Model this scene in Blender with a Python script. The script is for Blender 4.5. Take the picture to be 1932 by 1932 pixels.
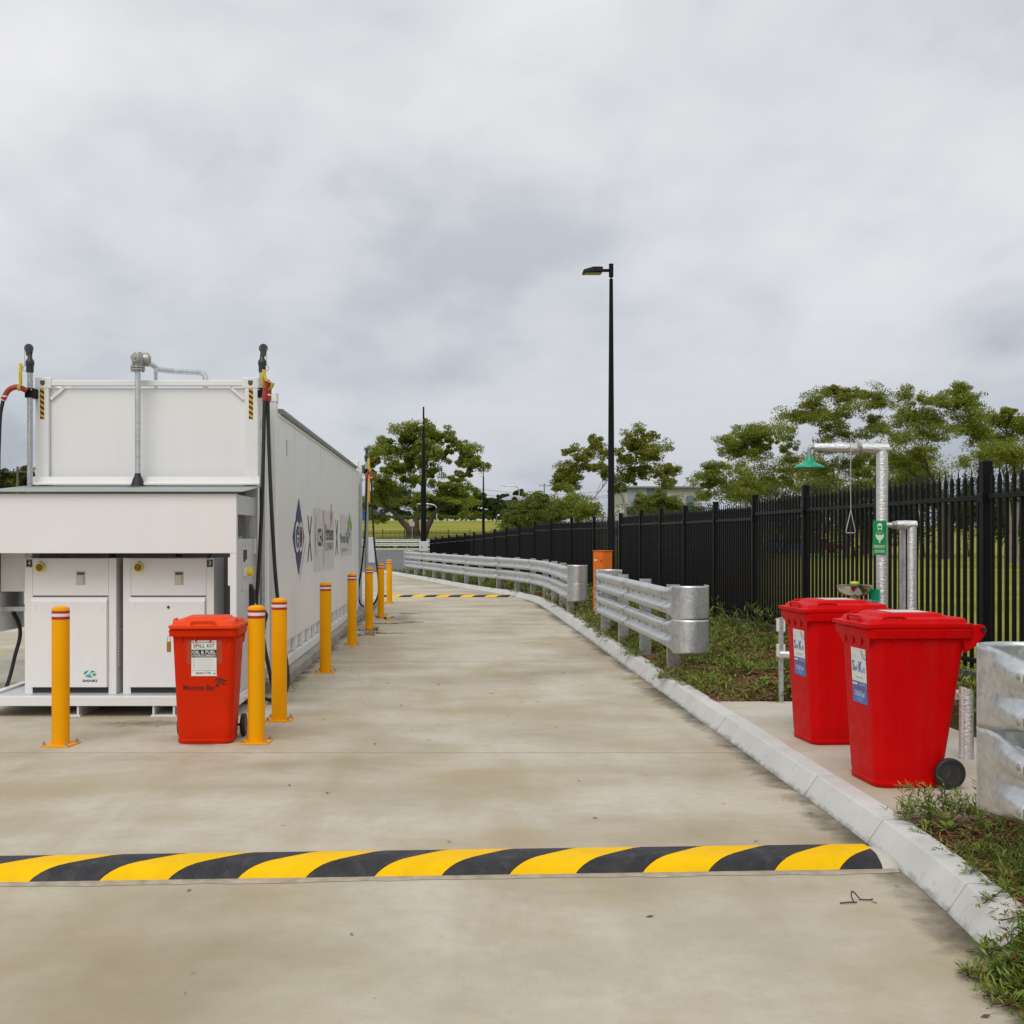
import bpy, bmesh, math, random
import numpy as np
from mathutils import Vector, Matrix
from bisect import bisect_right

random.seed(7)
RNG = np.random.default_rng(11)
R = math.radians
SC = bpy.context.scene
COL = SC.collection
for _o in list(bpy.data.objects):
    bpy.data.objects.remove(_o)

# ------------------------------------------------------------------ camera
CAM_H = 1.75
cd = bpy.data.cameras.new('Camera')
cam = bpy.data.objects.new('Camera', cd)
COL.objects.link(cam)
cam.location = (0, 0, CAM_H)
cam.rotation_euler = (R(90), 0, 0)
cd.sensor_width = 36
cd.lens = 36 * 2200 / 1932
cd.shift_x = 0.0600
cd.shift_y = 0.0254
cd.clip_start = 0.05
cd.clip_end = 6000
SC.camera = cam
SC.render.resolution_x = 1024
SC.render.resolution_y = 1024
vs = SC.view_settings
vs.view_transform = 'Standard'
vs.look = 'None'
vs.exposure = 0.0
vs.gamma = 1.0
vs.use_curve_mapping = False

# ------------------------------------------------------------------ sky + sun
SUN_EL, SUN_AZ = 52.0, 200.0          # degrees; azimuth from +Y clockwise: behind the viewer, a little left
w = bpy.data.worlds.new('World')
SC.world = w
w.use_nodes = True
nt = w.node_tree
nt.nodes.clear()


def N(tree, kind, **kw):
    n = tree.nodes.new(kind)
    for k, v in kw.items():
        if k == 'inp':
            for i, val in v.items():
                n.inputs[i].default_value = val
        else:
            setattr(n, k, v)
    return n


def L(tree, a, b):
    tree.links.new(a, b)


def ramp(tree, fac, stops, interp='LINEAR'):
    r = tree.nodes.new('ShaderNodeValToRGB')
    r.color_ramp.interpolation = interp
    els = r.color_ramp.elements
    while len(els) < len(stops):
        els.new(0.5)
    for e, (p, c) in zip(els, stops):
        e.position = p
        e.color = (*c, 1) if len(c) == 3 else c
    if fac is not None:
        L(tree, fac, r.inputs['Fac'])
    return r.outputs['Color']


def mixc(tree, fac, a, b, blend='MIX'):
    m = tree.nodes.new('ShaderNodeMix')
    m.data_type = 'RGBA'
    m.blend_type = blend
    for sock, v in ((m.inputs[0], fac), (m.inputs[6], a), (m.inputs[7], b)):
        if isinstance(v, (int, float)):
            sock.default_value = v
        elif isinstance(v, tuple):
            sock.default_value = (*v, 1) if len(v) == 3 else v
        else:
            L(tree, v, sock)
    return m.outputs[2]


def mth(tree, op, a, b=0.0, clamp=False):
    m = tree.nodes.new('ShaderNodeMath')
    m.operation = op
    m.use_clamp = clamp
    for sock, v in ((m.inputs[0], a), (m.inputs[1], b)):
        if isinstance(v, (int, float)):
            sock.default_value = v
        else:
            L(tree, v, sock)
    return m.outputs[0]


sky = N(nt, 'ShaderNodeTexSky', sky_type='NISHITA', sun_disc=False)
sky.sun_elevation = R(SUN_EL)
sky.sun_rotation = R(SUN_AZ)
sky.air_density = 1.0
sky.dust_density = 3.0
skyc = N(nt, 'ShaderNodeVectorMath', operation='SCALE')
L(nt, sky.outputs['Color'], skyc.inputs[0])
skyc.inputs['Scale'].default_value = 0.10
tc = N(nt, 'ShaderNodeTexCoord')
sep = N(nt, 'ShaderNodeSeparateXYZ')
L(nt, tc.outputs['Generated'], sep.inputs[0])
up = mth(nt, 'MAXIMUM', sep.outputs[2], 0.0)
den = mth(nt, 'ADD', up, 0.30)
cu = mth(nt, 'DIVIDE', sep.outputs[0], den)
cv = mth(nt, 'DIVIDE', sep.outputs[1], den)
cmb = N(nt, 'ShaderNodeCombineXYZ')
L(nt, cu, cmb.inputs[0])
L(nt, cv, cmb.inputs[1])
mp = N(nt, 'ShaderNodeMapping')
mp.inputs['Location'].default_value = (3.1, 1.7, 0)
mp.inputs['Scale'].default_value = (1.0, 0.8, 1)
L(nt, cmb.outputs[0], mp.inputs[0])
n1 = N(nt, 'ShaderNodeTexNoise', inp={'Scale': 1.5, 'Detail': 4.0, 'Roughness': 0.48, 'Distortion': 0.15})
L(nt, mp.outputs[0], n1.inputs['Vector'])
n2 = N(nt, 'ShaderNodeTexNoise', inp={'Scale': 4.2, 'Detail': 6.0, 'Roughness': 0.55, 'Distortion': 0.2})
L(nt, mp.outputs[0], n2.inputs['Vector'])
nm = mth(nt, 'ADD', mth(nt, 'MULTIPLY', n1.outputs['Fac'], 0.72), mth(nt, 'MULTIPLY', n2.outputs['Fac'], 0.28))
cloud = ramp(nt, nm, [(0.39, (0.605, 0.63, 0.67)), (0.46, (0.74, 0.75, 0.775)), (0.53, (0.83, 0.83, 0.842)), (0.60, (0.90, 0.895, 0.893))])
hz = ramp(nt, up, [(0.0, (0.66, 0.695, 0.76)), (0.12, (0.77, 0.80, 0.845)), (0.28, (0.955, 0.962, 0.975)), (0.6, (1.0, 1.0, 1.0))])
cl2 = mixc(nt, 1.0, cloud, hz, 'MULTIPLY')
skymix = mixc(nt, 0.94, skyc.outputs[0], cl2)
bg = N(nt, 'ShaderNodeBackground')
bg.inputs['Strength'].default_value = 1.0
L(nt, skymix, bg.inputs['Color'])
wo = N(nt, 'ShaderNodeOutputWorld')
L(nt, bg.outputs[0], wo.inputs['Surface'])

sl = bpy.data.lights.new('Sun', 'SUN')
sl.energy = 1.45
sl.angle = R(35)
sl.color = (1.0, 0.965, 0.91)
sun = bpy.data.objects.new('Sun', sl)
COL.objects.link(sun)
_az, _el = R(SUN_AZ), R(SUN_EL)
_d = Vector((math.sin(_az) * math.cos(_el), math.cos(_az) * math.cos(_el), math.sin(_el)))
sun.rotation_euler = _d.to_track_quat('Z', 'Y').to_euler()
sun.location = _d * 50

# ------------------------------------------------------------------ helpers


def at(px, py, Y):
    """point at distance Y on the photograph's 1932-pixel grid"""
    return Vector(((px - 850) * Y / 2200, Y, CAM_H - (py - 1015) * Y / 2200))


def interp(tab, v):
    xs = [t[0] for t in tab]
    if v <= xs[0]:
        a, b = tab[0], tab[1]
    elif v >= xs[-1]:
        a, b = tab[-2], tab[-1]
    else:
        i = bisect_right(xs, v)
        a, b = tab[i - 1], tab[i]
    t = (v - a[0]) / (b[0] - a[0])
    return a[1] + (b[1] - a[1]) * t


def clampi(tab, v):
    return interp(tab, min(max(v, tab[0][0]), tab[-1][0]))


def sstep(a, b, v):
    t = min(max((v - a) / (b - a), 0), 1)
    return t * t * (3 - 2 * t)


def tag(o, label=None, cat=None, group=None, kind=None):
    if label:
        o['label'] = label
    if cat:
        o['category'] = cat
    if group:
        o['group'] = group
    if kind:
        o['kind'] = kind
    return o


def thing(name, label, cat, loc=(0, 0, 0), rz=0.0, group=None):
    o = bpy.data.objects.new(name, None)
    o.empty_display_size = 0.1
    COL.objects.link(o)
    o.location = loc
    o.rotation_euler = (0, 0, rz)
    return tag(o, label, cat, group)


def root_loc(p):
    v = Vector((0, 0, 0))
    while p is not None:
        v = v + p.location
        p = p.parent
    return v


def frame_of(d):
    d = Vector(d).normalized()
    a = Vector((0, 0, 1)) if abs(d.z) < 0.95 else Vector((0, 1, 0))
    u = d.cross(a).normalized()
    return u, u.cross(d).normalized() * -1.0


class MB:
    def __init__(s):
        s.v = []
        s.f = []

    def add(s, vs_, fs):
        b = len(s.v)
        s.v += [tuple(x) for x in vs_]
        s.f += [tuple(i + b for i in f) for f in fs]
        return s

    def box(s, x0, x1, y0, y1, z0, z1):
        return s.add([(x0, y0, z0), (x1, y0, z0), (x1, y1, z0), (x0, y1, z0), (x0, y0, z1), (x1, y0, z1), (x1, y1, z1), (x0, y1, z1)],
                     [(0, 3, 2, 1), (4, 5, 6, 7), (0, 1, 5, 4), (1, 2, 6, 5), (2, 3, 7, 6), (3, 0, 4, 7)])

    def cbox(s, c, sx, sy, sz, rot=None):
        pts = [Vector((i * sx / 2, j * sy / 2, k * sz / 2)) for k in (-1, 1) for (i, j) in ((-1, -1), (1, -1), (1, 1), (-1, 1))]
        if rot is not None:
            pts = [rot @ p for p in pts]
        pts = [p + Vector(c) for p in pts]
        return s.add(pts, [(0, 3, 2, 1), (4, 5, 6, 7), (0, 1, 5, 4), (1, 2, 6, 5), (2, 3, 7, 6), (3, 0, 4, 7)])

    def bar(s, p0, p1, wd, ht=None):
        """rectangular bar from p0 to p1"""
        ht = ht or wd
        p0, p1 = Vector(p0), Vector(p1)
        u, v = frame_of(p1 - p0)
        ring = [u * (i * wd / 2) + v * (j * ht / 2) for i, j in ((-1, -1), (1, -1), (1, 1), (-1, 1))]
        return s.add([p0 + r for r in ring] + [p1 + r for r in ring],
                     [(3, 2, 1, 0), (4, 5, 6, 7), (0, 1, 5, 4), (1, 2, 6, 5), (2, 3, 7, 6), (3, 0, 4, 7)])

    def cyl(s, p0, p1, r0, r1=None, n=16, caps=True):
        r1 = r0 if r1 is None else r1
        return s.loft([s.circ(p0, Vector(p1) - Vector(p0), r0, n), s.circ(p1, Vector(p1) - Vector(p0), r1, n)], caps=caps)

    @staticmethod
    def circ(c, d, r, n):
        u, v = frame_of(d)
        c = Vector(c)
        return [c + u * (r * math.cos(2 * math.pi * i / n)) + v * (r * math.sin(2 * math.pi * i / n)) for i in range(n)]

    def loft(s, rings, caps=True, closed=True):
        n = len(rings[0])
        b = len(s.v)
        for r in rings:
            s.v += [tuple(p) for p in r]
        for k in range(len(rings) - 1):
            for i in range(n if closed else n - 1):
                j = (i + 1) % n
                s.f.append((b + k * n + i, b + k * n + j, b + (k + 1) * n + j, b + (k + 1) * n + i))
        if caps and closed:
            s.f.append(tuple(b + i for i in reversed(range(n))))
            s.f.append(tuple(b + (len(rings) - 1) * n + i for i in range(n)))
        return s

    def tube(s, pts, r, n=10, caps=True):
        pts = [Vector(p) for p in pts]
        rs = r if isinstance(r, (list, tuple)) else [r] * len(pts)
        rings = []
        d0 = (pts[1] - pts[0]).normalized()
        u, v = frame_of(d0)
        for i, p in enumerate(pts):
            a = pts[max(i - 1, 0)]
            b = pts[min(i + 1, len(pts) - 1)]
            d = (b - a).normalized()
            u = (u - d * u.dot(d)).normalized()
            v = d.cross(u)
            rings.append([p + u * (rs[i] * math.cos(2 * math.pi * k / n)) + v * (rs[i] * math.sin(2 * math.pi * k / n)) for k in range(n)])
        return s.loft(rings, caps)

    def lathe(s, prof, c=(0, 0, 0), axis=(0, 0, 1), n=24, caps=True):
        """prof: list of (radius, height along axis)"""
        ax = Vector(axis).normalized()
        return s.loft([s.circ(Vector(c) + ax * h, ax, max(r, 1e-4), n) for r, h in prof], caps)

    def rrect(s, w_, d_, r, z, cx=0, cy=0, n=5):
        out = []
        for (sx, sy, a0) in ((1, 1, 0), (-1, 1, 90), (-1, -1, 180), (1, -1, 270)):
            for i in range(n + 1):
                a = R(a0 + 90 * i / n)
                out.append((cx + sx * (w_ / 2 - r) + r * math.cos(a), cy + sy * (d_ / 2 - r) + r * math.sin(a), z))
        return out

    def prism(s, poly, o, ux, uy, depth):
        """2-D outline in the frame o, ux, uy pushed back by depth along ux x uy"""
        o, ux, uy = Vector(o), Vector(ux), Vector(uy)
        nn = ux.cross(uy).normalized()
        front = [o + ux * a + uy * b for a, b in poly]
        back = [p - nn * depth for p in front]
        k = len(poly)
        return s.add(front + back, [tuple(range(k)), tuple(range(2 * k - 1, k - 1, -1))] + [(i + k, (i + 1) % k + k, (i + 1) % k, i) for i in range(k)])

    def mesh(s, name, off=Vector((0, 0, 0)), smooth=40, fix=True):
        me = bpy.data.meshes.new(name)
        me.from_pydata([(a - off.x, b - off.y, c - off.z) for a, b, c in s.v], [], s.f)
        if fix:
            bm = bmesh.new()
            bm.from_mesh(me)
            bmesh.ops.recalc_face_normals(bm, faces=bm.faces)
            bm.to_mesh(me)
            bm.free()
        if smooth:
            me.polygons.foreach_set('use_smooth', [True] * len(me.polygons))
            me.set_sharp_from_angle(angle=R(smooth))
        me.update()
        return me

    def build(s, name, m, parent=None, smooth=40, bevel=0, local=False, solid=0, fix=True):
        off = Vector((0, 0, 0)) if local else root_loc(parent)
        o = bpy.data.objects.new(name, s.mesh(name, off, smooth, fix))
        COL.objects.link(o)
        if m is not None:
            o.data.materials.append(m)
        if parent is not None:
            o.parent = parent
        if solid:
            md = o.modifiers.new('Solidify', 'SOLIDIFY')
            md.thickness = solid
        if bevel:
            md = o.modifiers.new('Bevel', 'BEVEL')
            md.width = bevel
            md.segments = 2
            md.limit_method = 'ANGLE'
            md.angle_limit = R(35)
        return o


def copy_tree(o, parent=None, skip=()):
    c = o.copy()
    COL.objects.link(c)
    c.parent = parent
    for ch in list(o.children):
        if ch.name.split('.')[0] not in skip:
            copy_tree(ch, c, skip)
    return c


def curve_pts(pts, n=8):
    """Catmull-Rom through the points"""
    pts = [Vector(p) for p in pts]
    P = [pts[0] * 2 - pts[1]] + pts + [pts[-1] * 2 - pts[-2]]
    out = []
    for i in range(1, len(P) - 2):
        for k in range(n):
            t = k / n
            a, b, c, d = P[i - 1], P[i], P[i + 1], P[i + 2]
            out.append(0.5 * ((2 * b) + (c - a) * t + (2 * a - 5 * b + 4 * c - d) * t * t + (3 * b - a - 3 * c + d) * t ** 3))
    out.append(pts[-1])
    return out


def lettering(body, parent, o, ux, uy, width, height, m, bold=0.0, name='lettering', shear=0.0, lift=0.0015):
    """flat print: the text is fitted to the box width x height centred on o"""
    cu_ = bpy.data.curves.new('text', 'FONT')
    cu_.body = body
    cu_.offset = bold
    cu_.shear = shear
    cu_.resolution_u = 3
    to = bpy.data.objects.new('text', cu_)
    COL.objects.link(to)
    dg = bpy.context.evaluated_depsgraph_get()
    me = bpy.data.meshes.new_from_object(to.evaluated_get(dg))
    bpy.data.objects.remove(to)
    bpy.data.curves.remove(cu_)
    co = np.empty(len(me.vertices) * 3)
    me.vertices.foreach_get('co', co)
    co = co.reshape(-1, 3)
    lo, hi = co.min(0), co.max(0)
    ux, uy = Vector(ux).normalized(), Vector(uy).normalized()
    nn = ux.cross(uy)
    off = root_loc(parent)
    o = Vector(o) + nn * lift - off
    sx = width / (hi[0] - lo[0])
    sy = height / (hi[1] - lo[1]) if height else sx
    a = (co[:, 0] - (lo[0] + hi[0]) / 2) * sx
    b = (co[:, 1] - (lo[1] + hi[1]) / 2) * sy
    new = np.outer(a, np.array(ux)) + np.outer(b, np.array(uy)) + np.array(o)
    me.vertices.foreach_set('co', new.ravel())
    me.update()
    ob = bpy.data.objects.new(name, me)
    COL.objects.link(ob)
    me.materials.clear()
    me.materials.append(m)
    ob.parent = parent
    return ob


def flat(poly, parent, o, ux, uy, m, name, lift=0.001, depth=0.0008):
    ux, uy = Vector(ux).normalized(), Vector(uy).normalized()
    nn = ux.cross(uy)
    mb = MB()
    mb.prism(poly, Vector(o) + nn * lift, ux, uy, depth)
    return mb.build(name, m, parent, smooth=0)


def rect(w_, h_, cx=0, cy=0):
    return [(cx - w_ / 2, cy - h_ / 2), (cx + w_ / 2, cy - h_ / 2), (cx + w_ / 2, cy + h_ / 2), (cx - w_ / 2, cy + h_ / 2)]


def raw_mesh(name, V, F, m, parent=None, kind=None):
    """numpy quads"""
    me = bpy.data.meshes.new(name)
    n, k = len(V), len(F)
    me.vertices.add(n)
    me.vertices.foreach_set('co', np.asarray(V, dtype=np.float32).ravel())
    me.loops.add(k * 4)
    me.loops.foreach_set('vertex_index', np.asarray(F, dtype=np.int32).ravel())
    me.polygons.add(k)
    me.polygons.foreach_set('loop_start', np.arange(0, k * 4, 4, dtype=np.int32))
    me.update(calc_edges=True)
    me.materials.append(m)
    o = bpy.data.objects.new(name, me)
    COL.objects.link(o)
    if parent is not None:
        o.parent = parent
    if kind:
        o['kind'] = kind
    return o


# ------------------------------------------------------------------ materials
MATS = {}


def newmat(name):
    m = bpy.data.materials.new(name)
    m.use_nodes = True
    t = m.node_tree
    b = t.nodes['Principled BSDF']
    MATS[name] = m
    return m, t, b


def coords(t, scale=(1, 1, 1), kind='Object', loc=(0, 0, 0)):
    c = N(t, 'ShaderNodeTexCoord')
    mpn = N(t, 'ShaderNodeMapping')
    mpn.inputs['Scale'].default_value = scale
    mpn.inputs['Location'].default_value = loc
    L(t, c.outputs[kind], mpn.inputs[0])
    return mpn.outputs[0]


def noise(t, vec, scale, detail=4, rough=0.55, dist=0.0):
    n = N(t, 'ShaderNodeTexNoise', inp={'Scale': scale, 'Detail': detail, 'Roughness': rough, 'Distortion': dist})
    L(t, vec, n.inputs['Vector'])
    return n.outputs['Fac']


def bump(t, b, h, strength, dist=0.01):
    n = N(t, 'ShaderNodeBump', inp={'Strength': strength, 'Distance': dist})
    L(t, h, n.inputs['Height'])
    L(t, n.outputs[0], b.inputs['Normal'])


def paint(name, col, rough=0.45, var=0.10, scale=3.0, streak=0.0, metal=0.0, bmp=0.0, dirt=(0.30, 0.27, 0.22), coat=0.0, spec=0.5):
    """a plain coated surface: slight mottling, optional run-down streaks of dirt, uneven gloss"""
    m, t, b = newmat(name)
    v = coords(t, kind='Generated' if False else 'Object')
    a = noise(t, v, scale, 5)
    dk = tuple(c * (1 - var) for c in col)
    lt = tuple(min(c * (1 + var * 0.5), 1) for c in col)
    c = ramp(t, a, [(0.3, dk), (0.7, lt)])
    if streak:
        vs_ = coords(t, (9, 9, 0.7))
        sN = noise(t, vs_, 1.4, 6, 0.6)
        f = ramp(t, sN, [(0.52, (0, 0, 0)), (0.78, (streak,) * 3)])
        c = mixc(t, f, c, dirt)
    L(t, c, b.inputs['Base Color'])
    rr = noise(t, v, scale * 6, 4)
    L(t, ramp(t, rr, [(0.3, (rough * 0.85,) * 3), (0.7, (min(rough * 1.2, 1),) * 3)]), b.inputs['Roughness'])
    b.inputs['Metallic'].default_value = metal
    b.inputs['Specular IOR Level'].default_value = spec
    if coat:
        b.inputs['Coat Weight'].default_value = coat
    if bmp:
        bump(t, b, noise(t, v, scale * 25, 3), bmp, 0.002)
    return m


M_WHITE = paint('white_panel_paint', (0.80, 0.795, 0.785), 0.38, 0.03, 1.2, streak=0.045)
M_WHITE2 = paint('white_cabinet_paint', (0.80, 0.785, 0.77), 0.35, 0.03, 1.5, streak=0.05)
M_OFFW = paint('off_white_plastic', (0.70, 0.67, 0.58), 0.5, 0.05)
M_PALEGREY = paint('pale_grey_paint', (0.58, 0.60, 0.61), 0.4, 0.05, 2, streak=0.08)
M_DKGREY = paint('dark_grey_paint', (0.09, 0.09, 0.095), 0.5, 0.15)
M_BLACK = paint('black_powder_coat', (0.006, 0.006, 0.007), 0.45, 0.25, 4, bmp=0.02, spec=0.14)
M_RUBBER = paint('black_rubber', (0.018, 0.017, 0.018), 0.55, 0.25, 6, bmp=0.05)
M_YELLOW = paint('safety_yellow', (0.84, 0.36, 0.0), 0.5, 0.06, 2.5, streak=0.12, dirt=(0.45, 0.20, 0.005), spec=0.12)
M_RED = paint('red_tape', (0.42, 0.012, 0.012), 0.4, 0.05)
M_TAPEW = paint('white_tape', (0.72, 0.69, 0.66), 0.45, 0.05)
M_BINRED = paint('red_bin_plastic', (0.60, 0.0, 0.001), 0.5, 0.10, 2.0, streak=0.20, dirt=(0.42, 0.035, 0.03), bmp=0.03, spec=0.12)
M_BINORG = paint('orange_red_bin_plastic', (0.64, 0.022, 0.0), 0.5, 0.10, 2.0, streak=0.18, dirt=(0.44, 0.04, 0.01), bmp=0.03, spec=0.12)
M_LIDORG = paint('orange_lid_plastic', (0.80, 0.055, 0.0), 0.42, 0.06, 2.0, spec=0.22)
M_CABORG = paint('orange_cabinet_paint', (0.78, 0.17, 0.006), 0.4, 0.05, 1.5)
M_BRASS = paint('brass', (0.42, 0.27, 0.05), 0.35, 0.15, 20, metal=0.8)
M_STEEL = paint('stainless_steel', (0.58, 0.56, 0.52), 0.16, 0.05, 5, metal=1.0)
M_ZINC = paint('grey_cast_fitting', (0.40, 0.39, 0.36), 0.42, 0.2, 12, metal=0.7, bmp=0.08)
M_DKFIT = paint('dark_malleable_fitting', (0.06, 0.06, 0.065), 0.45, 0.3, 15, metal=0.5, bmp=0.1)
M_SAFEY = paint('bright_yellow_plastic', (0.72, 0.62, 0.02), 0.4, 0.05)
M_REDBTN = paint('faded_red_button', (0.38, 0.10, 0.08), 0.45, 0.06)
M_HOSERED = paint('red_hose_saddle', (0.36, 0.035, 0.02), 0.45, 0.15, 8)
M_GREEN = paint('green_powder_coat', (0.0, 0.30, 0.16), 0.35, 0.06)
M_SIGNGRN = paint('green_sign', (0.0, 0.29, 0.07), 0.4, 0.04)
M_SIGNW = paint('sign_white', (0.74, 0.76, 0.73), 0.45, 0.03)
M_INK = paint('black_ink', (0.025, 0.022, 0.022), 0.5, 0.1)
M_INKGREY = paint('grey_ink', (0.30, 0.30, 0.31), 0.5, 0.05)
M_NAVY = paint('navy_vinyl', (0.018, 0.028, 0.115), 0.4, 0.05)
M_BLUE = paint('blue_print', (0.05, 0.13, 0.50), 0.45, 0.05)
M_BLUE2 = paint('mid_blue_print', (0.08, 0.16, 0.46), 0.45, 0.05)
M_LOGOG = paint('logo_green', (0.06, 0.48, 0.03), 0.4, 0.05)
M_LOGOT = paint('logo_teal', (0.0, 0.38, 0.20), 0.4, 0.05)
M_LOGOB = paint('logo_sky_blue', (0.08, 0.34, 0.62), 0.4, 0.05)
M_LOGOO = paint('logo_orange', (0.55, 0.15, 0.02), 0.4, 0.05)
M_STICK = paint('grey_sticker_film', (0.66, 0.66, 0.64), 0.35, 0.04)
M_LCD = paint('green_lcd', (0.03, 0.10, 0.02), 0.25, 0.05)
M_KEY = paint('beige_keypad', (0.50, 0.46, 0.37), 0.5, 0.06)
M_STENCIL = paint('dark_red_stencil', (0.10, 0.008, 0.004), 0.6, 0.2)
M_ROOFG = paint('grey_green_roof_sheet', (0.36, 0.39, 0.38), 0.4, 0.08, 3, streak=0.1)
M_GUTTER = paint('dark_gutter', (0.20, 0.23, 0.23), 0.45, 0.1)
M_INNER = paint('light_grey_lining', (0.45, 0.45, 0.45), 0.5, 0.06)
M_TIMBER = paint('weathered_timber', (0.16, 0.12, 0.09), 0.8, 0.25, 4)
M_GLASS = paint('dark_glass', (0.03, 0.035, 0.04), 0.1, 0.1)
M_CREAM = paint('cream_cladding', (0.44, 0.44, 0.37), 0.6, 0.05)
M_SLATE = paint('slate_blue_cladding', (0.16, 0.18, 0.22), 0.6, 0.08)
M_ROOFB = paint('blue_grey_roof', (0.30, 0.33, 0.38), 0.5, 0.06)
M_CARW = paint('white_car_paint', (0.72, 0.73, 0.74), 0.2, 0.03)
M_CARB = paint('blue_car_paint', (0.04, 0.20, 0.50), 0.2, 0.03)
M_CARR = paint('red_car_paint', (0.42, 0.02, 0.02), 0.2, 0.03)
M_BLUEBOX = paint('blue_corrugated_steel', (0.02, 0.09, 0.30), 0.5, 0.08)


def galvanised(name, base=0.56, rough=0.36, tint=(0.97, 1.0, 1.02)):
    m, t, b = newmat(name)
    v = coords(t)
    vo = N(t, 'ShaderNodeTexVoronoi', inp={'Scale': 38.0})
    L(t, v, vo.inputs['Vector'])
    big = noise(t, v, 3.0, 5, 0.6, 0.6)
    st = noise(t, coords(t, (7, 7, 1.2)), 1.6, 6, 0.6)
    a = mth(t, 'ADD', mth(t, 'MULTIPLY', vo.outputs['Color'], 0.35), mth(t, 'MULTIPLY', big, 0.65))
    c = ramp(t, a, [(0.25, tuple(base * 0.74 * k for k in tint)), (0.75, tuple(base * 1.12 * k for k in tint))])
    f = ramp(t, st, [(0.56, (0, 0, 0)), (0.80, (0.35,) * 3)])
    c = mixc(t, f, c, (base * 0.55, base * 0.52, base * 0.46))
    L(t, c, b.inputs['Base Color'])
    b.inputs['Metallic'].default_value = 0.88
    L(t, ramp(t, a, [(0.2, (rough * 0.8,) * 3), (0.8, (rough * 1.35,) * 3)]), b.inputs['Roughness'])
    bump(t, b, big, 0.05, 0.01)
    return m


M_GALV = galvanised('galvanised_steel', 0.66, 0.38)
M_GALVP = galvanised('galvanised_pipe', 0.52, 0.42)


def foil(name):
    m, t, b = newmat(name)
    v = coords(t, (14, 14, 60))
    a = noise(t, v, 1.3, 5, 0.65, 0.5)
    L(t, ramp(t, a, [(0.3, (0.62, 0.62, 0.62)), (0.7, (0.88, 0.88, 0.87))]), b.inputs['Base Color'])
    b.inputs['Metallic'].default_value = 0.9
    b.inputs['Roughness'].default_value = 0.30
    bump(t, b, a, 0.7, 0.012)
    return m


M_FOIL = foil('crinkled_foil_lagging')


def concrete(name, light, mid, dark, ochre, scale=1.0, broom=0.25):
    m, t, b = newmat(name)
    v = coords(t)
    warp = noise(t, v, 0.35 * scale, 4, 0.55, 1.2)
    v2 = coords(t, (0.85, 1.0, 1.0), loc=(4, 9, 0))
    a = noise(t, v2, 0.55 * scale, 8, 0.60, 0.15)
    c = ramp(t, a, [(0.32, dark), (0.45, mid), (0.57, light), (0.75, tuple(min(k * 1.06, 1) for k in light))])
    o = noise(t, coords(t, (0.9, 1.0, 1.0), loc=(31, 5, 0)), 0.75 * scale, 6, 0.6, 0.2)
    c = mixc(t, ramp(t, o, [(0.47, (0, 0, 0)), (0.68, (0.62,) * 3)]), c, ochre)
    s_ = noise(t, coords(t, (0.7, 1.1, 1), loc=(7, 70, 0)), 2.1 * scale, 8, 0.66, 0.2)
    c = mixc(t, ramp(t, s_, [(0.60, (0, 0, 0)), (0.80, (0.30,) * 3)]), c, (dark[0] * 0.62, dark[1] * 0.62, dark[2] * 0.62))
    wh = noise(t, coords(t, (0.8, 1.0, 1), loc=(17, 3, 0)), 0.8 * scale, 5, 0.5, 0.2)
    c = mixc(t, ramp(t, wh, [(0.56, (0, 0, 0)), (0.72, (0.45,) * 3)]), c, tuple(min(k * 1.20, 1) for k in (light[0], light[1] * 1.02, light[2] * 1.1)))
    ws = noise(t, coords(t, (1.6, 0.28, 1), loc=(2, 41, 0)), 1.0 * scale, 7, 0.62, 0.15)
    c = mixc(t, ramp(t, ws, [(0.50, (0, 0, 0)), (0.72, (0.42,) * 3)]), c, tuple(k * 0.80 for k in ochre))
    md = noise(t, v, 9.0, 6, 0.65)
    c = mixc(t, ramp(t, md, [(0.30, (0.30,) * 3), (0.55, (0, 0, 0))]), c, tuple(k * 0.80 for k in mid))
    bl = noise(t, coords(t, (60, 2.2, 1)), 1.6, 5, 0.6)
    c = mixc(t, mth(t, 'MULTIPLY', bl, broom), c, tuple(k * 0.72 for k in mid))
    g = noise(t, v, 140, 3, 0.7)
    c = mixc(t, ramp(t, g, [(0.34, (0.35,) * 3), (0.50, (0, 0, 0))]), c, tuple(k * 0.6 for k in mid))
    L(t, c, b.inputs['Base Color'])
    L(t, ramp(t, a, [(0.3, (0.58,) * 3), (0.7, (0.80,) * 3)]), b.inputs['Roughness'])
    b.inputs['Specular IOR Level'].default_value = 0.35
    h = mth(t, 'ADD', mth(t, 'MULTIPLY', bl, 0.6), mth(t, 'MULTIPLY', g, 0.4))
    bump(t, b, h, 0.25, 0.003)
    return m


M_CONC = concrete('pavement_concrete', (0.570, 0.525, 0.428), (0.462, 0.410, 0.305), (0.335, 0.280, 0.182), (0.41, 0.305, 0.16))
M_SLAB = concrete('slab_concrete', (0.56, 0.52, 0.44), (0.50, 0.455, 0.37), (0.42, 0.375, 0.29), (0.47, 0.41, 0.27), 1.3, 0.12)
M_PLINTH = concrete('plinth_concrete', (0.40, 0.38, 0.33), (0.34, 0.32, 0.27), (0.22, 0.21, 0.18), (0.32, 0.28, 0.20), 2.0, 0.1)


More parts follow.
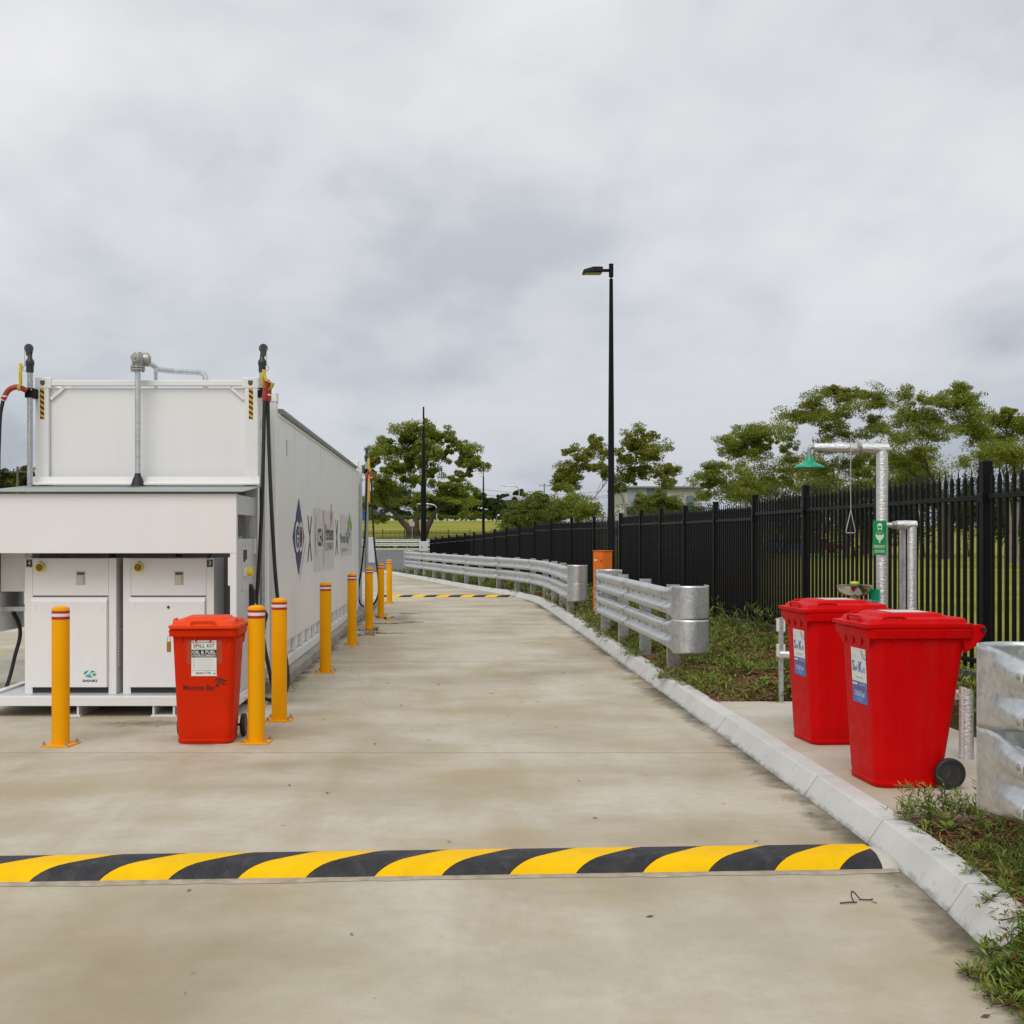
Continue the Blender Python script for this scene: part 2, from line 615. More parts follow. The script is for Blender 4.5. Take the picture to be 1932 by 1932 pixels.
def kerbmat():
    m, t, b = newmat('kerb_concrete')
    c0 = N(t, 'ShaderNodeTexCoord')
    sepn = N(t, 'ShaderNodeSeparateXYZ')
    L(t, c0.outputs['Object'], sepn.inputs[0])
    v = coords(t)
    a = noise(t, v, 2.2, 6, 0.6, 0.6)
    c = ramp(t, a, [(0.3, (0.52, 0.52, 0.495)), (0.7, (0.63, 0.625, 0.595))])
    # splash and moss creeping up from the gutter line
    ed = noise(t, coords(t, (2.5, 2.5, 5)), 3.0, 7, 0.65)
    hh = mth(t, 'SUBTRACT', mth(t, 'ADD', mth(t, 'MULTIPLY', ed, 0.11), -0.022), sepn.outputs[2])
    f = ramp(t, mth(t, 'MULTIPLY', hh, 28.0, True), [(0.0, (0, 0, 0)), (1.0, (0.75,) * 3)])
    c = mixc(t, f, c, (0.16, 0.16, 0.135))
    sc = noise(t, coords(t, (6, 6, 2)), 2.0, 6, 0.7)
    c = mixc(t, ramp(t, sc, [(0.60, (0, 0, 0)), (0.74, (0.45,) * 3)]), c, (0.27, 0.27, 0.265))
    L(t, c, b.inputs['Base Color'])
    b.inputs['Roughness'].default_value = 0.8
    bump(t, b, noise(t, v, 60, 4, 0.7), 0.25, 0.004)
    return m


M_KERB = kerbmat()


def asphalt():
    m, t, b = newmat('asphalt')
    v = coords(t)
    a = noise(t, coords(t, (0.3, 1, 1)), 0.5, 6, 0.6, 0.5)
    L(t, ramp(t, a, [(0.3, (0.085, 0.085, 0.088)), (0.7, (0.13, 0.13, 0.13))]), b.inputs['Base Color'])
    b.inputs['Roughness'].default_value = 0.7
    bump(t, b, noise(t, v, 80, 3), 0.4, 0.004)
    return m


M_ASPH = asphalt()


def grassmat():
    m, t, b = newmat('mown_grass')
    v = coords(t)
    a = noise(t, coords(t, (0.5, 1.2, 1)), 0.11, 8, 0.62, 0.8)
    c = ramp(t, a, [(0.32, (0.15, 0.19, 0.020)), (0.45, (0.24, 0.26, 0.030)), (0.56, (0.34, 0.30, 0.055)), (0.70, (0.36, 0.28, 0.085))])
    f = noise(t, v, 9, 6, 0.7)
    c = mixc(t, ramp(t, f, [(0.35, (0.6,) * 3), (0.6, (0, 0, 0))]), c, (0.10, 0.14, 0.014))
    L(t, c, b.inputs['Base Color'])
    b.inputs['Roughness'].default_value = 0.9
    b.inputs['Specular IOR Level'].default_value = 0.1
    bump(t, b, f, 0.6, 0.05)
    return m


M_GRASS = grassmat()


def mulchmat():
    m, t, b = newmat('bark_mulch')
    v = coords(t, (1, 1, 1))
    f = noise(t, v, 26, 6, 0.7, 1.0)
    c = ramp(t, f, [(0.32, (0.030, 0.018, 0.012)), (0.5, (0.105, 0.050, 0.028)), (0.66, (0.18, 0.09, 0.05))])
    g = noise(t, v, 1.6, 5, 0.6)
    c = mixc(t, ramp(t, g, [(0.45, (0, 0, 0)), (0.62, (0.6,) * 3)]), c, (0.045, 0.055, 0.014))
    L(t, c, b.inputs['Base Color'])
    b.inputs['Roughness'].default_value = 0.95
    b.inputs['Specular IOR Level'].default_value = 0.1
    bump(t, b, f, 0.9, 0.03)
    return m


M_MULCH = mulchmat()


def leafmat(name, cols, trans=0.45, rough=0.5):
    m, t, b = newmat(name)
    g = N(t, 'ShaderNodeNewGeometry')
    stops = [((i + 0.5) / len(cols), c) for i, c in enumerate(cols)]
    c = ramp(t, g.outputs['Random Per Island'], stops)
    big = noise(t, coords(t), 0.9, 3)
    c = mixc(t, ramp(t, big, [(0.35, (0.0,) * 3), (0.7, (0.28,) * 3)]), c, tuple(k * 1.5 for k in cols[-1]))
    L(t, c, b.inputs['Base Color'])
    b.inputs['Roughness'].default_value = rough
    b.inputs['Specular IOR Level'].default_value = 0.3
    tr = N(t, 'ShaderNodeBsdfTranslucent')
    L(t, c, tr.inputs['Color'])
    ms = N(t, 'ShaderNodeMixShader')
    ms.inputs[0].default_value = trans
    L(t, b.outputs[0], ms.inputs[1])
    L(t, tr.outputs[0], ms.inputs[2])
    L(t, ms.outputs[0], t.nodes['Material Output'].inputs['Surface'])
    return m


M_LEAF_A = leafmat('gum_leaves', [(0.09, 0.135, 0.016), (0.17, 0.23, 0.026), (0.24, 0.29, 0.032), (0.31, 0.32, 0.045)])
M_LEAF_B = leafmat('olive_gum_leaves', [(0.09, 0.13, 0.016), (0.175, 0.215, 0.024), (0.30, 0.27, 0.036), (0.25, 0.275, 0.034)])
M_LEAF_D = leafmat('dark_evergreen_leaves', [(0.03, 0.052, 0.012), (0.05, 0.082, 0.017), (0.075, 0.105, 0.022)])
M_LEAF_L = leafmat('bright_shrub_leaves', [(0.085, 0.13, 0.018), (0.13, 0.185, 0.022), (0.175, 0.22, 0.028), (0.20, 0.225, 0.045)])
M_LEAF_G = leafmat('groundcover_leaves', [(0.05, 0.095, 0.02), (0.09, 0.165, 0.028), (0.26, 0.095, 0.03), (0.14, 0.23, 0.034), (0.32, 0.32, 0.05), (0.18, 0.28, 0.038), (0.15, 0.24, 0.034)], 0.15, 0.42)
M_LEAF_W = leafmat('weed_leaves', [(0.10, 0.19, 0.012), (0.14, 0.25, 0.018), (0.17, 0.27, 0.02)], 0.3, 0.45)
M_STEM = paint('red_stems', (0.10, 0.030, 0.020), 0.6, 0.3, 10)
M_STRAW = leafmat('mulch_straw', [(0.08, 0.032, 0.016), (0.16, 0.06, 0.025), (0.27, 0.105, 0.035), (0.32, 0.18, 0.075)], 0.0, 0.8)
M_BARK = paint('gum_bark', (0.085, 0.060, 0.047), 0.85, 0.4, 1.5, bmp=0.4)
M_BARKP = paint('pale_gum_bark', (0.27, 0.225, 0.185), 0.8, 0.35, 1.5, bmp=0.3)


def water():
    m, t, b = newmat('puddle_water')
    b.inputs['Base Color'].default_value = (0.055, 0.050, 0.042, 1)
    b.inputs['Roughness'].default_value = 0.04
    b.inputs['Specular IOR Level'].default_value = 0.9
    v = coords(t)
    bump(t, b, noise(t, v, 6, 3), 0.03, 0.01)
    return m


M_WATER = water()
M_WET = paint('damp_concrete', (0.30, 0.265, 0.20), 0.75, 0.25, 2.0, spec=0.15)

# ================================================================== SETTING
KERB = [(1.0, 1.86), (3.0, 2.06), (4.0, 2.17), (4.76, 2.25), (5.5, 2.33), (6.2, 2.38), (7.5, 2.395), (15, 2.385), (21, 2.38), (27, 2.36), (31, 2.32), (33, 2.15), (35.6, 1.71), (39.7, 0.59), (46.9, -0.92), (55, -2.7), (60, -3.85)]
FENCE_X = [(3.6, 5.05), (6.0, 5.03), (8.45, 5.01), (10.85, 4.98), (13.3, 4.90), (15.7, 4.78), (18.1, 4.72), (20.5, 4.66), (22.9, 4.61), (25.3, 4.57), (27.7, 4.53), (30.1, 4.39), (32.4, 3.99), (34.7, 3.60), (37.0, 3.20), (64.6, -1.16)]
FENCE_TOP = [(3.6, 2.47), (10.85, 2.45), (18.1, 2.44), (18.2, 2.365), (22.9, 2.37), (30.1, 2.41), (30.2, 2.33), (37.0, 2.335), (39.3, 2.29), (41.6, 2.19), (46.2, 2.09), (50.8, 1.99), (64.6, 1.75)]


def kerb_x(y):
    # smoothed
    return sum(interp(KERB, y + d) for d in (-0.8, -0.4, 0, 0.4, 0.8)) / 5


def fence_ground(y):
    return clampi(FENCE_TOP, y) - 2.05


GL = [(-50, -0.03), (58, -0.03), (62, 0.0), (100, 0.25), (128, 0.45), (140, 0.85), (200, 4.75), (260, 5.4), (600, 6.0), (4000, 6.0)]
GR = [(-50, 0.30), (38, 0.22), (65, -0.40), (90, -0.2), (128, 0.42), (140, 0.85), (200, 4.75), (260, 5.4), (600, 6.0), (4000, 6.0)]
GF = [(-50, 0.33), (100, 0.33), (140, 0.85), (200, 3.0), (260, 4.5), (600, 6.0), (4000, 6.0)]


def gz(x, y):
    fx = interp(FENCE_X, min(max(y, 3), 70))
    a = clampi(GL, y)
    b = clampi(GR, y)
    c = clampi(GF, y)
    v = a + (b - a) * sstep(fx - 0.4, fx + 0.1, x)
    return v + (c - v) * sstep(8, 15, x)


def axis_vals(segs):
    out = []
    for a, b, n in segs:
        out += [a + (b - a) * i / n for i in range(n)]
    out.append(segs[-1][1])
    return out


def grid_obj(name, xs, ys, fz, m, kind='structure'):
    V = np.array([(x, y, fz(x, y)) for y in ys for x in xs])
    nx, ny = len(xs), len(ys)
    i = np.arange((nx - 1) * (ny - 1))
    r, c = i // (nx - 1), i % (nx - 1)
    a = r * nx + c
    F = np.stack([a, a + 1, a + nx + 1, a + nx], 1)
    o = raw_mesh(name, V, F, m, kind=kind)
    o.data.polygons.foreach_set('use_smooth', [True] * len(F))
    return o


grid_obj('ground', axis_vals([(-1800, -100, 8), (-100, -12, 16), (-12, 16, 90), (16, 120, 30), (120, 1800, 10)]),
         axis_vals([(-40, 0, 6), (0, 70, 90), (70, 270, 60), (270, 700, 14), (700, 3500, 8)]), gz, M_GRASS)

# concrete roadway up to the kerb line
ys = axis_vals([(-12, 30, 60), (30, 60, 60)])
V, F = [], []
for y in ys:
    for x in (-60.0, -6.0, -2.0, kerb_x(max(y, 1.0)) + 0.03):
        V.append((x, y, 0.0))
for k in range(len(ys) - 1):
    for i in range(3):
        a = k * 4 + i
        F.append((a, a + 1, a + 5, a + 4))
raw_mesh('concrete_pavement', V, F, M_CONC, kind='structure')
V, F = [], []
ys = axis_vals([(60, 128, 34)])
for y in ys:
    for x in (-90.0, -30.0, -1.6 - 0.0 * y):
        V.append((x, y, max(clampi(GL, y), 0.0) + 0.012))
for k in range(len(ys) - 1):
    for i in range(2):
        a = k * 3 + i
        F.append((a, a + 1, a + 4, a + 3))
raw_mesh('asphalt_road', V, F, M_ASPH, kind='structure')

# plinth under the tank
mb = MB()
mb.box(-6.2, -1.93, 13.15, 31.0, -0.02, 0.13)
mb.build('concrete_plinth', M_PLINTH, smooth=0, bevel=0.012)['kind'] = 'structure'

# kerb: separate stones on one line
kerb = bpy.data.objects.new('kerb', None)
COL.objects.link(kerb)
kerb['kind'] = 'structure'


def kerb_ring(x, y, nx, ny):
    prof = [(0.0, -0.03), (0.0, 0.004), (0.086, 0.135), (0.098, 0.143), (0.225, 0.143), (0.225, -0.03)]
    return [(x + nx * a, y + ny * a, h) for a, h in prof]


def kerb_run(fx, y0, y1, length, parent, step=0.35):
    pts = []
    y = y0
    acc = []
    while y < y1:
        acc.append((fx(y), y))
        y += 0.1
    # walk by arc length
    s = [0.0]
    for (xa, ya), (xb, yb) in zip(acc, acc[1:]):
        s.append(s[-1] + math.hypot(xb - xa, yb - ya))
    tot = s[-1]

    def pos(d):
        i = min(max(bisect_right(s, d) - 1, 0), len(s) - 2)
        t = (d - s[i]) / (s[i + 1] - s[i])
        (xa, ya), (xb, yb) = acc[i], acc[i + 1]
        tx, ty = xb - xa, yb - ya
        ln = math.hypot(tx, ty)
        return xa + tx * t, ya + ty * t, ty / ln, -tx / ln
    d = 0.0
    while d < tot - 0.1:
        ln = length * random.uniform(0.85, 1.15)
        e = min(d + ln, tot)
        n = max(2, int((e - d) / step) + 1)
        rings = []
        jx = random.uniform(-0.006, 0.006)
        for k in range(n + 1):
            q = d + 0.010 + (e - d - 0.020) * k / n
            x, y, nx, ny = pos(q)
            rings.append(kerb_ring(x + jx * nx, y + jx * ny, nx, ny))
        m_ = MB()
        m_.loft(rings)
        m_.build('kerb_stone', M_KERB, parent, smooth=18, bevel=0.004)
        d = e
    return kerb


kerb_run(kerb_x, 1.2, 59.5, 1.42, kerb)
# mortar seen in the joints
mb = MB()
rg = []
for y in axis_vals([(1.2, 59.4, 150)]):
    x = kerb_x(y)
    dx = (kerb_x(y + 0.1) - x) / 0.1
    ln = math.hypot(dx, 1)
    rg.append([(x + (a * 1) / ln, y - a * dx / ln, h) for a, h in ((0.022, -0.03), (0.020, 0.0), (0.112, 0.124), (0.215, 0.128), (0.215, -0.03))])
mb.loft(rg)
mb.build('mortar', paint('joint_mortar', (0.20, 0.18, 0.14), 0.9, 0.3, 8), kerb, smooth=30)

# planted bed between kerb and fence
def bed_z(t, y):
    g = fence_ground(y)
    z = 0.125 + (g - 0.125) * (t ** 1.15) + 0.02 * math.sin(7 * t + y * 1.9) + 0.015 * math.sin(y * 4.1 + 11 * t)
    return max(z, 0.118) if t < 0.06 else z


def bed_point(t, y):
    xa = kerb_x(y) + 0.20
    xb = interp(FENCE_X, y) + 0.35
    return xa + (xb - xa) * t


SLAB_Y0, SLAB_Y1 = 6.72, 11.5
V, F = [], []
ysb = axis_vals([(1.2, 30, 120), (30, 62, 70)])
NT = 14
for y in ysb:
    for i in range(NT + 1):
        t = i / NT
        z = bed_z(t, y)
        if SLAB_Y0 - 0.15 < y < SLAB_Y1 + 0.15:
            z = min(z, 0.10) if t < 0.75 else z
        V.append((bed_point(t, y), y, z))
for k in range(len(ysb) - 1):
    for i in range(NT):
        a = k * (NT + 1) + i
        F.append((a, a + 1, a + NT + 2, a + NT + 1))
o = raw_mesh('mulch_bed', V, F, M_MULCH, kind='structure')
o.data.polygons.foreach_set('use_smooth', [True] * len(F))

# bin slab
mb = MB()
mb.box(2.605, 4.25, SLAB_Y0, SLAB_Y1, 0.0, 0.140)
mb.build('bin_slab', M_SLAB, smooth=0, bevel=0.008)['kind'] = 'structure'
mb = MB()
mb.box(2.60, 3.6, 23.2, 24.2, 0.0, 0.165)
mb.build('cabinet_slab', M_SLAB, smooth=0, bevel=0.008)['kind'] = 'structure'

# puddles: blobs of standing water with a damp margin
def blob(name, cx, cy, rx, ry, z, m, seed, n=48, amp=0.35):
    rr = random.Random(seed)
    ph = [rr.uniform(0, 6.28) for _ in range(6)]
    mb_ = MB()
    ring = []
    for i in range(n):
        a = 2 * math.pi * i / n
        k = 1 + amp * sum(math.sin((j + 2) * a + ph[j]) / (j + 2) for j in range(6))
        ring.append((cx + rx * k * math.cos(a), cy + ry * k * math.sin(a), z))
    mb_.add(ring + [(cx, cy, z + 0.0004)], [(i, (i + 1) % n, n) for i in range(n)])
    o_ = mb_.build(name, m, smooth=0, fix=False)
    o_['kind'] = 'structure'
    return o_


for i, (cx, cy, rx, ry) in enumerate([(-1.50, 21.2, 0.20, 0.30), (-1.55, 22.3, 0.16, 0.42), (-1.20, 21.4, 0.22, 0.07), (-1.25, 23.9, 0.34, 0.10), (-0.85, 24.3, 0.34, 0.07), (-1.45, 25.6, 0.16, 0.45), (-0.95, 27.0, 0.30, 0.11)]):
    blob('puddle', cx, cy, rx, ry, 0.005, M_WATER, 20 + i, amp=0.75, n=72)


# speed humps: black and yellow rubber modules cut on a diagonal
def speed_hump(name, label, x0, x1, yc, slope, wdt, hgt, per, phase, skew):
    t = thing(name, label, 'speed hump', ((x0 + x1) / 2, yc, 0))
    prof = [(-0.5, 0.004), (-0.488, 0.10), (-0.45, 0.36), (-0.39, 0.62), (-0.32, 0.82), (-0.24, 0.94), (-0.15, 0.99), (0.0, 1.0), (0.22, 0.99), (0.32, 0.92), (0.40, 0.70), (0.46, 0.38), (0.5, 0.004)]

    def row(xb):
        out = []
        for u, h in prof:
            x = min(max(xb + skew * (u + 0.5), x0), x1)
            out.append((x, yc + slope * (x - (x0 + x1) / 2) + u * wdt, 0.003 + hgt * h))
        return out
    m_y, m_b = HUMP_Y, HUMP_B
    k = math.floor((x0 - skew - phase) / per) * 2
    while phase + k * per / 2 < x1:
        a = phase + k * per / 2
        b = a + per / 2
        if b + skew > x0 and a < x1:
            n = 6
            m_ = MB()
            m_.loft([row(a + 0.002 + (b - a - 0.004) * i / n) for i in range(n + 1)], closed=False)
            m_.build('yellow_module' if k % 2 == 0 else 'black_module', m_y if k % 2 == 0 else m_b, t, smooth=50)
        k += 1
    return t, prof


HUMP_Y = paint('hump_yellow_rubber', (0.90, 0.53, 0.0), 0.6, 0.08, 5, bmp=0.15, streak=0.25, dirt=(0.55, 0.36, 0.05), spec=0.12)
HUMP_B = paint('hump_black_rubber', (0.030, 0.030, 0.035), 0.6, 0.4, 9, bmp=0.3, streak=0.35, dirt=(0.13, 0.125, 0.12), spec=0.3)
hump, _ = speed_hump('speed_hump', 'black and yellow striped rubber speed hump across the foreground', -4.6, 2.27, 6.13, 0.052, 0.36, 0.068, 0.696, -1.791, 0.48)
# pale end cap and bedding strip of the near hump
mb = MB()
rings = []
for i, (x, k) in enumerate(((2.275, 1.0), (2.31, 0.97), (2.345, 0.82), (2.372, 0.5), (2.385, 0.1))):
    rings.append([(x, 6.13 + 0.052 * (x + 1.165) + u * 0.36 * (0.75 + 0.25 * k), 0.003 + 0.062 * k * h) for u, h in [(-0.5, 0.004), (-0.42, 0.45), (-0.24, 0.93), (0, 1.0), (0.24, 0.93), (0.42, 0.45), (0.5, 0.004)]])
mb.loft(rings, closed=False)
mb.build('end_cap', paint('hump_end_mortar', (0.52, 0.50, 0.45), 0.7, 0.15, 5), hump, smooth=50)
mb = MB()
V = []
n = 60
for i in range(n + 1):
    x = -4.6 + 6.95 * i / n
    y = 6.13 + 0.052 * (x + 1.165) - 0.18
    V.append((x, y + 0.01))
ed = [random.uniform(0.045, 0.075) for _ in range(n + 1)]
mb.loft([[(x, y + 0.03, 0.002), (x, y, 0.010), (x, y - e * 0.8, 0.009), (x, y - e, 0.002)] for (x, y), e in zip(V, ed)], closed=False)
mb.build('bedding_strip', paint('hump_bedding', (0.40, 0.345, 0.26), 0.85, 0.3, 12, bmp=0.3), hump, smooth=50)
speed_hump('speed_hump', 'far black and yellow speed hump across the roadway beyond the bollards', -2.0, 1.80, 34.7, -0.0, 0.36, 0.055, 0.722, -1.9, 0.50)


# grime gathered along the gutter, the plinth and in front of the hump
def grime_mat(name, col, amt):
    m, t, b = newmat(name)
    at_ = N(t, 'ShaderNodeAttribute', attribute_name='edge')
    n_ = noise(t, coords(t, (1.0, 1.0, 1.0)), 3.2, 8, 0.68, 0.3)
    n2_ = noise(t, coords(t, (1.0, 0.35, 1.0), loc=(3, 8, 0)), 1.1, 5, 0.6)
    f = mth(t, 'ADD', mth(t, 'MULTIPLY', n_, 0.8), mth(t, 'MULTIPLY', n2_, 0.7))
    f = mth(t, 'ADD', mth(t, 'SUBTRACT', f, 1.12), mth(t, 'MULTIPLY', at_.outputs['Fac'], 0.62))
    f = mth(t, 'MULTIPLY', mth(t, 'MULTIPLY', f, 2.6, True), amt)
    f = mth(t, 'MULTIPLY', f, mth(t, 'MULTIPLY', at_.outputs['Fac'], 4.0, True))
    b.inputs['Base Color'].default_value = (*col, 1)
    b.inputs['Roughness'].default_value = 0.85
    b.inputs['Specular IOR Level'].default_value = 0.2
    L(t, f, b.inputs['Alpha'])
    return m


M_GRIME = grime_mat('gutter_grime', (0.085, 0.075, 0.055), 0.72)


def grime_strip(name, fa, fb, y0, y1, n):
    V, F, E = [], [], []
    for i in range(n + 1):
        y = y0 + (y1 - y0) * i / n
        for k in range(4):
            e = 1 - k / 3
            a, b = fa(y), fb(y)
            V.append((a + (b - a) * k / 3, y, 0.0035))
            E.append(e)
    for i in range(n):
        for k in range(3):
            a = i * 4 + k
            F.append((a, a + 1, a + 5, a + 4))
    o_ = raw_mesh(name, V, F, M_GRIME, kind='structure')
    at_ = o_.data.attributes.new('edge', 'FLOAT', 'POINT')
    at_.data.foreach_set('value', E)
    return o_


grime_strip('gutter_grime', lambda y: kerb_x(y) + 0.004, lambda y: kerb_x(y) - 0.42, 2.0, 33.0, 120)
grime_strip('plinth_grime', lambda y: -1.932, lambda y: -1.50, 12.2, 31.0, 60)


M_DAMP = grime_mat('damp_stain', (0.14, 0.125, 0.095), 0.55)
for (cx, cy, rx, ry, n) in ((-1.50, 21.8, 0.50, 2.6, 30), (-1.15, 25.6, 0.95, 2.8, 30), (-2.9, 11.0, 1.4, 0.5, 30), (-2.1, 9.9, 0.7, 0.35, 30)):
    V = [(cx, cy, 0.0030)]
    E = [1.0]
    F = []
    for r_ in range(1, 5):
        for i in range(n):
            a = 2 * math.pi * i / n
            V.append((cx + rx * r_ / 4 * math.cos(a), cy + ry * r_ / 4 * math.sin(a), 0.0030))
            E.append(1 - r_ / 4)
    for r_ in range(1, 4):
        for i in range(n):
            p = 1 + (r_ - 1) * n
            F.append((p + i, p + n + i, p + n + (i + 1) % n, p + (i + 1) % n))
    for i in range(0, n, 2):
        F.append((0, 1 + i, 1 + (i + 1) % n, 1 + (i + 2) % n))
    o_ = raw_mesh('damp_stain', V, F, M_DAMP, kind='structure')
    at_ = o_.data.attributes.new('edge', 'FLOAT', 'POINT')
    at_.data.foreach_set('value', E)

# faint construction joints across the roadway
pave = bpy.data.objects['concrete_pavement']
M_JOINT = paint('joint_sealant', (0.34, 0.30, 0.225), 0.9, 0.3, 6)
for y in (9.5, 16.5, 23.5, 30.5):
    m_ = MB()
    m_.box(-1.92 if y > 13 else -30, kerb_x(y) - 0.005, y - 0.003, y + 0.003, -0.002, 0.0022)
    m_.build('control_joint', M_JOINT, pave, smooth=0)

# ================================================================== FENCE
fence = thing('picket_fence', 'tall black steel spear-top security fence along the right side', 'fence', (4.98, 10.85, 0.4))
posts_y = [3.65, 6.05, 8.45, 10.85, 13.3, 15.7, 18.1, 20.5, 22.9, 25.3, 27.7, 30.1, 32.4, 34.7, 37.0]
while posts_y[-1] < 64:
    posts_y.append(posts_y[-1] + 2.3)
NP = 17
PIC_H = 1.93


def picket_mesh():
    mb_ = MB()
    w_, d_ = 0.0148, 0.0148
    zs = [(1.0, 1.0, 0.0), (1.0, 1.0, PIC_H - 0.13), (0.95, 0.9, PIC_H - 0.105), (0.55, 0.55, PIC_H - 0.085), (0.42, 0.30, PIC_H - 0.078), (0.55, 0.22, PIC_H - 0.050), (0.03, 0.06, PIC_H)]
    mb_.loft([[(sx * a * w_, sy * b * d_, z) for sx, sy in ((-1, -1), (1, -1), (1, 1), (-1, 1))] for a, b, z in zs])
    return mb_.mesh('picket', smooth=30)


pm = picket_mesh()
pm.materials.append(M_BLACK)
cands = []
post_proto = None
for a, b in zip(posts_y, posts_y[1:]):
    A = Vector((interp(FENCE_X, a), a, 0))
    B = Vector((interp(FENCE_X, b), b, 0))
    top = min(clampi(FENCE_TOP, (a + b) / 2), clampi(FENCE_TOP, b) + 0.03)
    dv = B - A
    zr = top - 0.32
    for q, zz in (('rail', zr), ('rail', top - 1.86)):
        m_ = MB()
        m_.bar(A + Vector((0, 0, zz)) + dv * 0.022, B + Vector((0, 0, zz)) - dv * 0.022, 0.045, 0.045)
        m_.build(q, M_BLACK, fence, smooth=0, bevel=0.004)
    for k in range(NP):
        t = (k + 1) / (NP + 1)
        p = A + dv * t
        cands.append((p.x, p.y, top - 0.03 - PIC_H, math.atan2(dv.y, dv.x)))
    # post
    m_ = MB()
    px = clampi(FENCE_TOP, a + 0.05)
    m_.cbox((A.x, A.y, px / 2 + 0.05), 0.09, 0.09, px - 0.1)
    m_.build('post', M_BLACK, fence, smooth=0, bevel=0.006)
    m_ = MB()
    m_.loft([m_.rrect(0.096, 0.096, 0.012, px - 0.005, A.x, A.y, 3), m_.rrect(0.096, 0.096, 0.012, px + 0.012, A.x, A.y, 3), m_.rrect(0.07, 0.07, 0.012, px + 0.022, A.x, A.y, 3)])
    m_.build('post_cap', M_BLACK, fence, smooth=30)
    if a < 24:
        m_ = MB()
        m_.cbox((A.x, A.y, zr), 0.104, 0.104, 0.09)
        m_.build('rail_bracket', M_BLACK, fence, smooth=0, bevel=0.003)
inview = [c for c in cands if c[1] > 10.1]
outv = [c for c in cands if c[1] <= 10.1]
for (x, y, z, az) in inview[:300]:
    o = bpy.data.objects.new('picket', pm)
    COL.objects.link(o)
    o.parent = fence
    o.location = Vector((x, y, z)) - fence.location
    o.rotation_euler = (0, 0, az)
rest = MB()
for (x, y, z, az) in inview[300:] + outv:
    rest.loft([[(x + sx * s_ * 0.0165, y + sy * s_ * 0.0165, z + h) for sx, sy in ((-1, -1), (1, -1), (1, 1), (-1, 1))] for s_, h in ((1, 0), (1, PIC_H - 0.12), (0.5, PIC_H - 0.08), (0.04, PIC_H))])
rest.build('pickets', M_BLACK, fence, smooth=0)['kind'] = 'stuff'
# plinth rail under the pickets
m_ = MB()
for a, b in zip(posts_y[3:12], posts_y[4:12]):
    m_.bar((interp(FENCE_X, a), a, fence_ground(a) + 0.03), (interp(FENCE_X, b), b, fence_ground(b) + 0.03), 0.04, 0.10)
m_.build('plinth_edge', M_DKGREY, fence, smooth=0)


# far fence across the field
farf = thing('boundary_fence', 'low black picket fence far off in front of the grassy rise', 'fence', (-7, 141, 0.85))
m_ = MB()
mp_ = MB()
x = -24.0
k = 0
while x < 9.0:
    z = gz(x, 141)
    if k % 17 == 0:
        mpost = MB()
        mpost.box(x - 0.05, x + 0.05, 140.95, 141.05, z - 0.2, z + 1.9)
        mpost.build('post', M_BLACK, farf, smooth=0)
    else:
        m_.box(x - 0.02, x + 0.02, 140.98, 141.02, z - 0.1, z + 1.78)
    x += 0.155
    k += 1
m_.build('pickets', M_BLACK, farf, smooth=0)['kind'] = 'stuff'
for zz in (1.45, 0.25):
    mr = MB()
    mr.box(-24, 9, 140.97, 141.03, 0.87 + zz, 0.92 + zz)
    mr.build('rail', M_BLACK, farf, smooth=0)


# ================================================================== GUARDRAILS
WPROF = [(0.156, 0.006), (0.150, 0.030), (0.128, 0.072), (0.112, 0.083), (0.078, 0.083), (0.062, 0.072), (0.024, 0.010), (0.010, 0.002), (-0.010, 0.002), (-0.024, 0.010), (-0.062, 0.072), (-0.078, 0.083), (-0.112, 0.083), (-0.128, 0.072), (-0.150, 0.030), (-0.156, 0.006)]
EDGE = paint('dark_seam', (0.05, 0.055, 0.06), 0.5, 0.1)  # dark tone for the painted lap shadows and the slot bolt heads


def path_eval(pts):
    pts = [Vector((p[0], p[1], 0)) for p in pts]
    s = [0.0]
    for a, b in zip(pts, pts[1:]):
        s.append(s[-1] + (b - a).length)

    def f(d):
        i = min(max(bisect_right(s, d) - 1, 0), len(s) - 2)
        t = (d - s[i]) / (s[i + 1] - s[i])
        h = 0.3
        p = pts[i].lerp(pts[i + 1], t)
        return p, (pts[i + 1] - pts[i]).normalized()
    return f, s[-1]


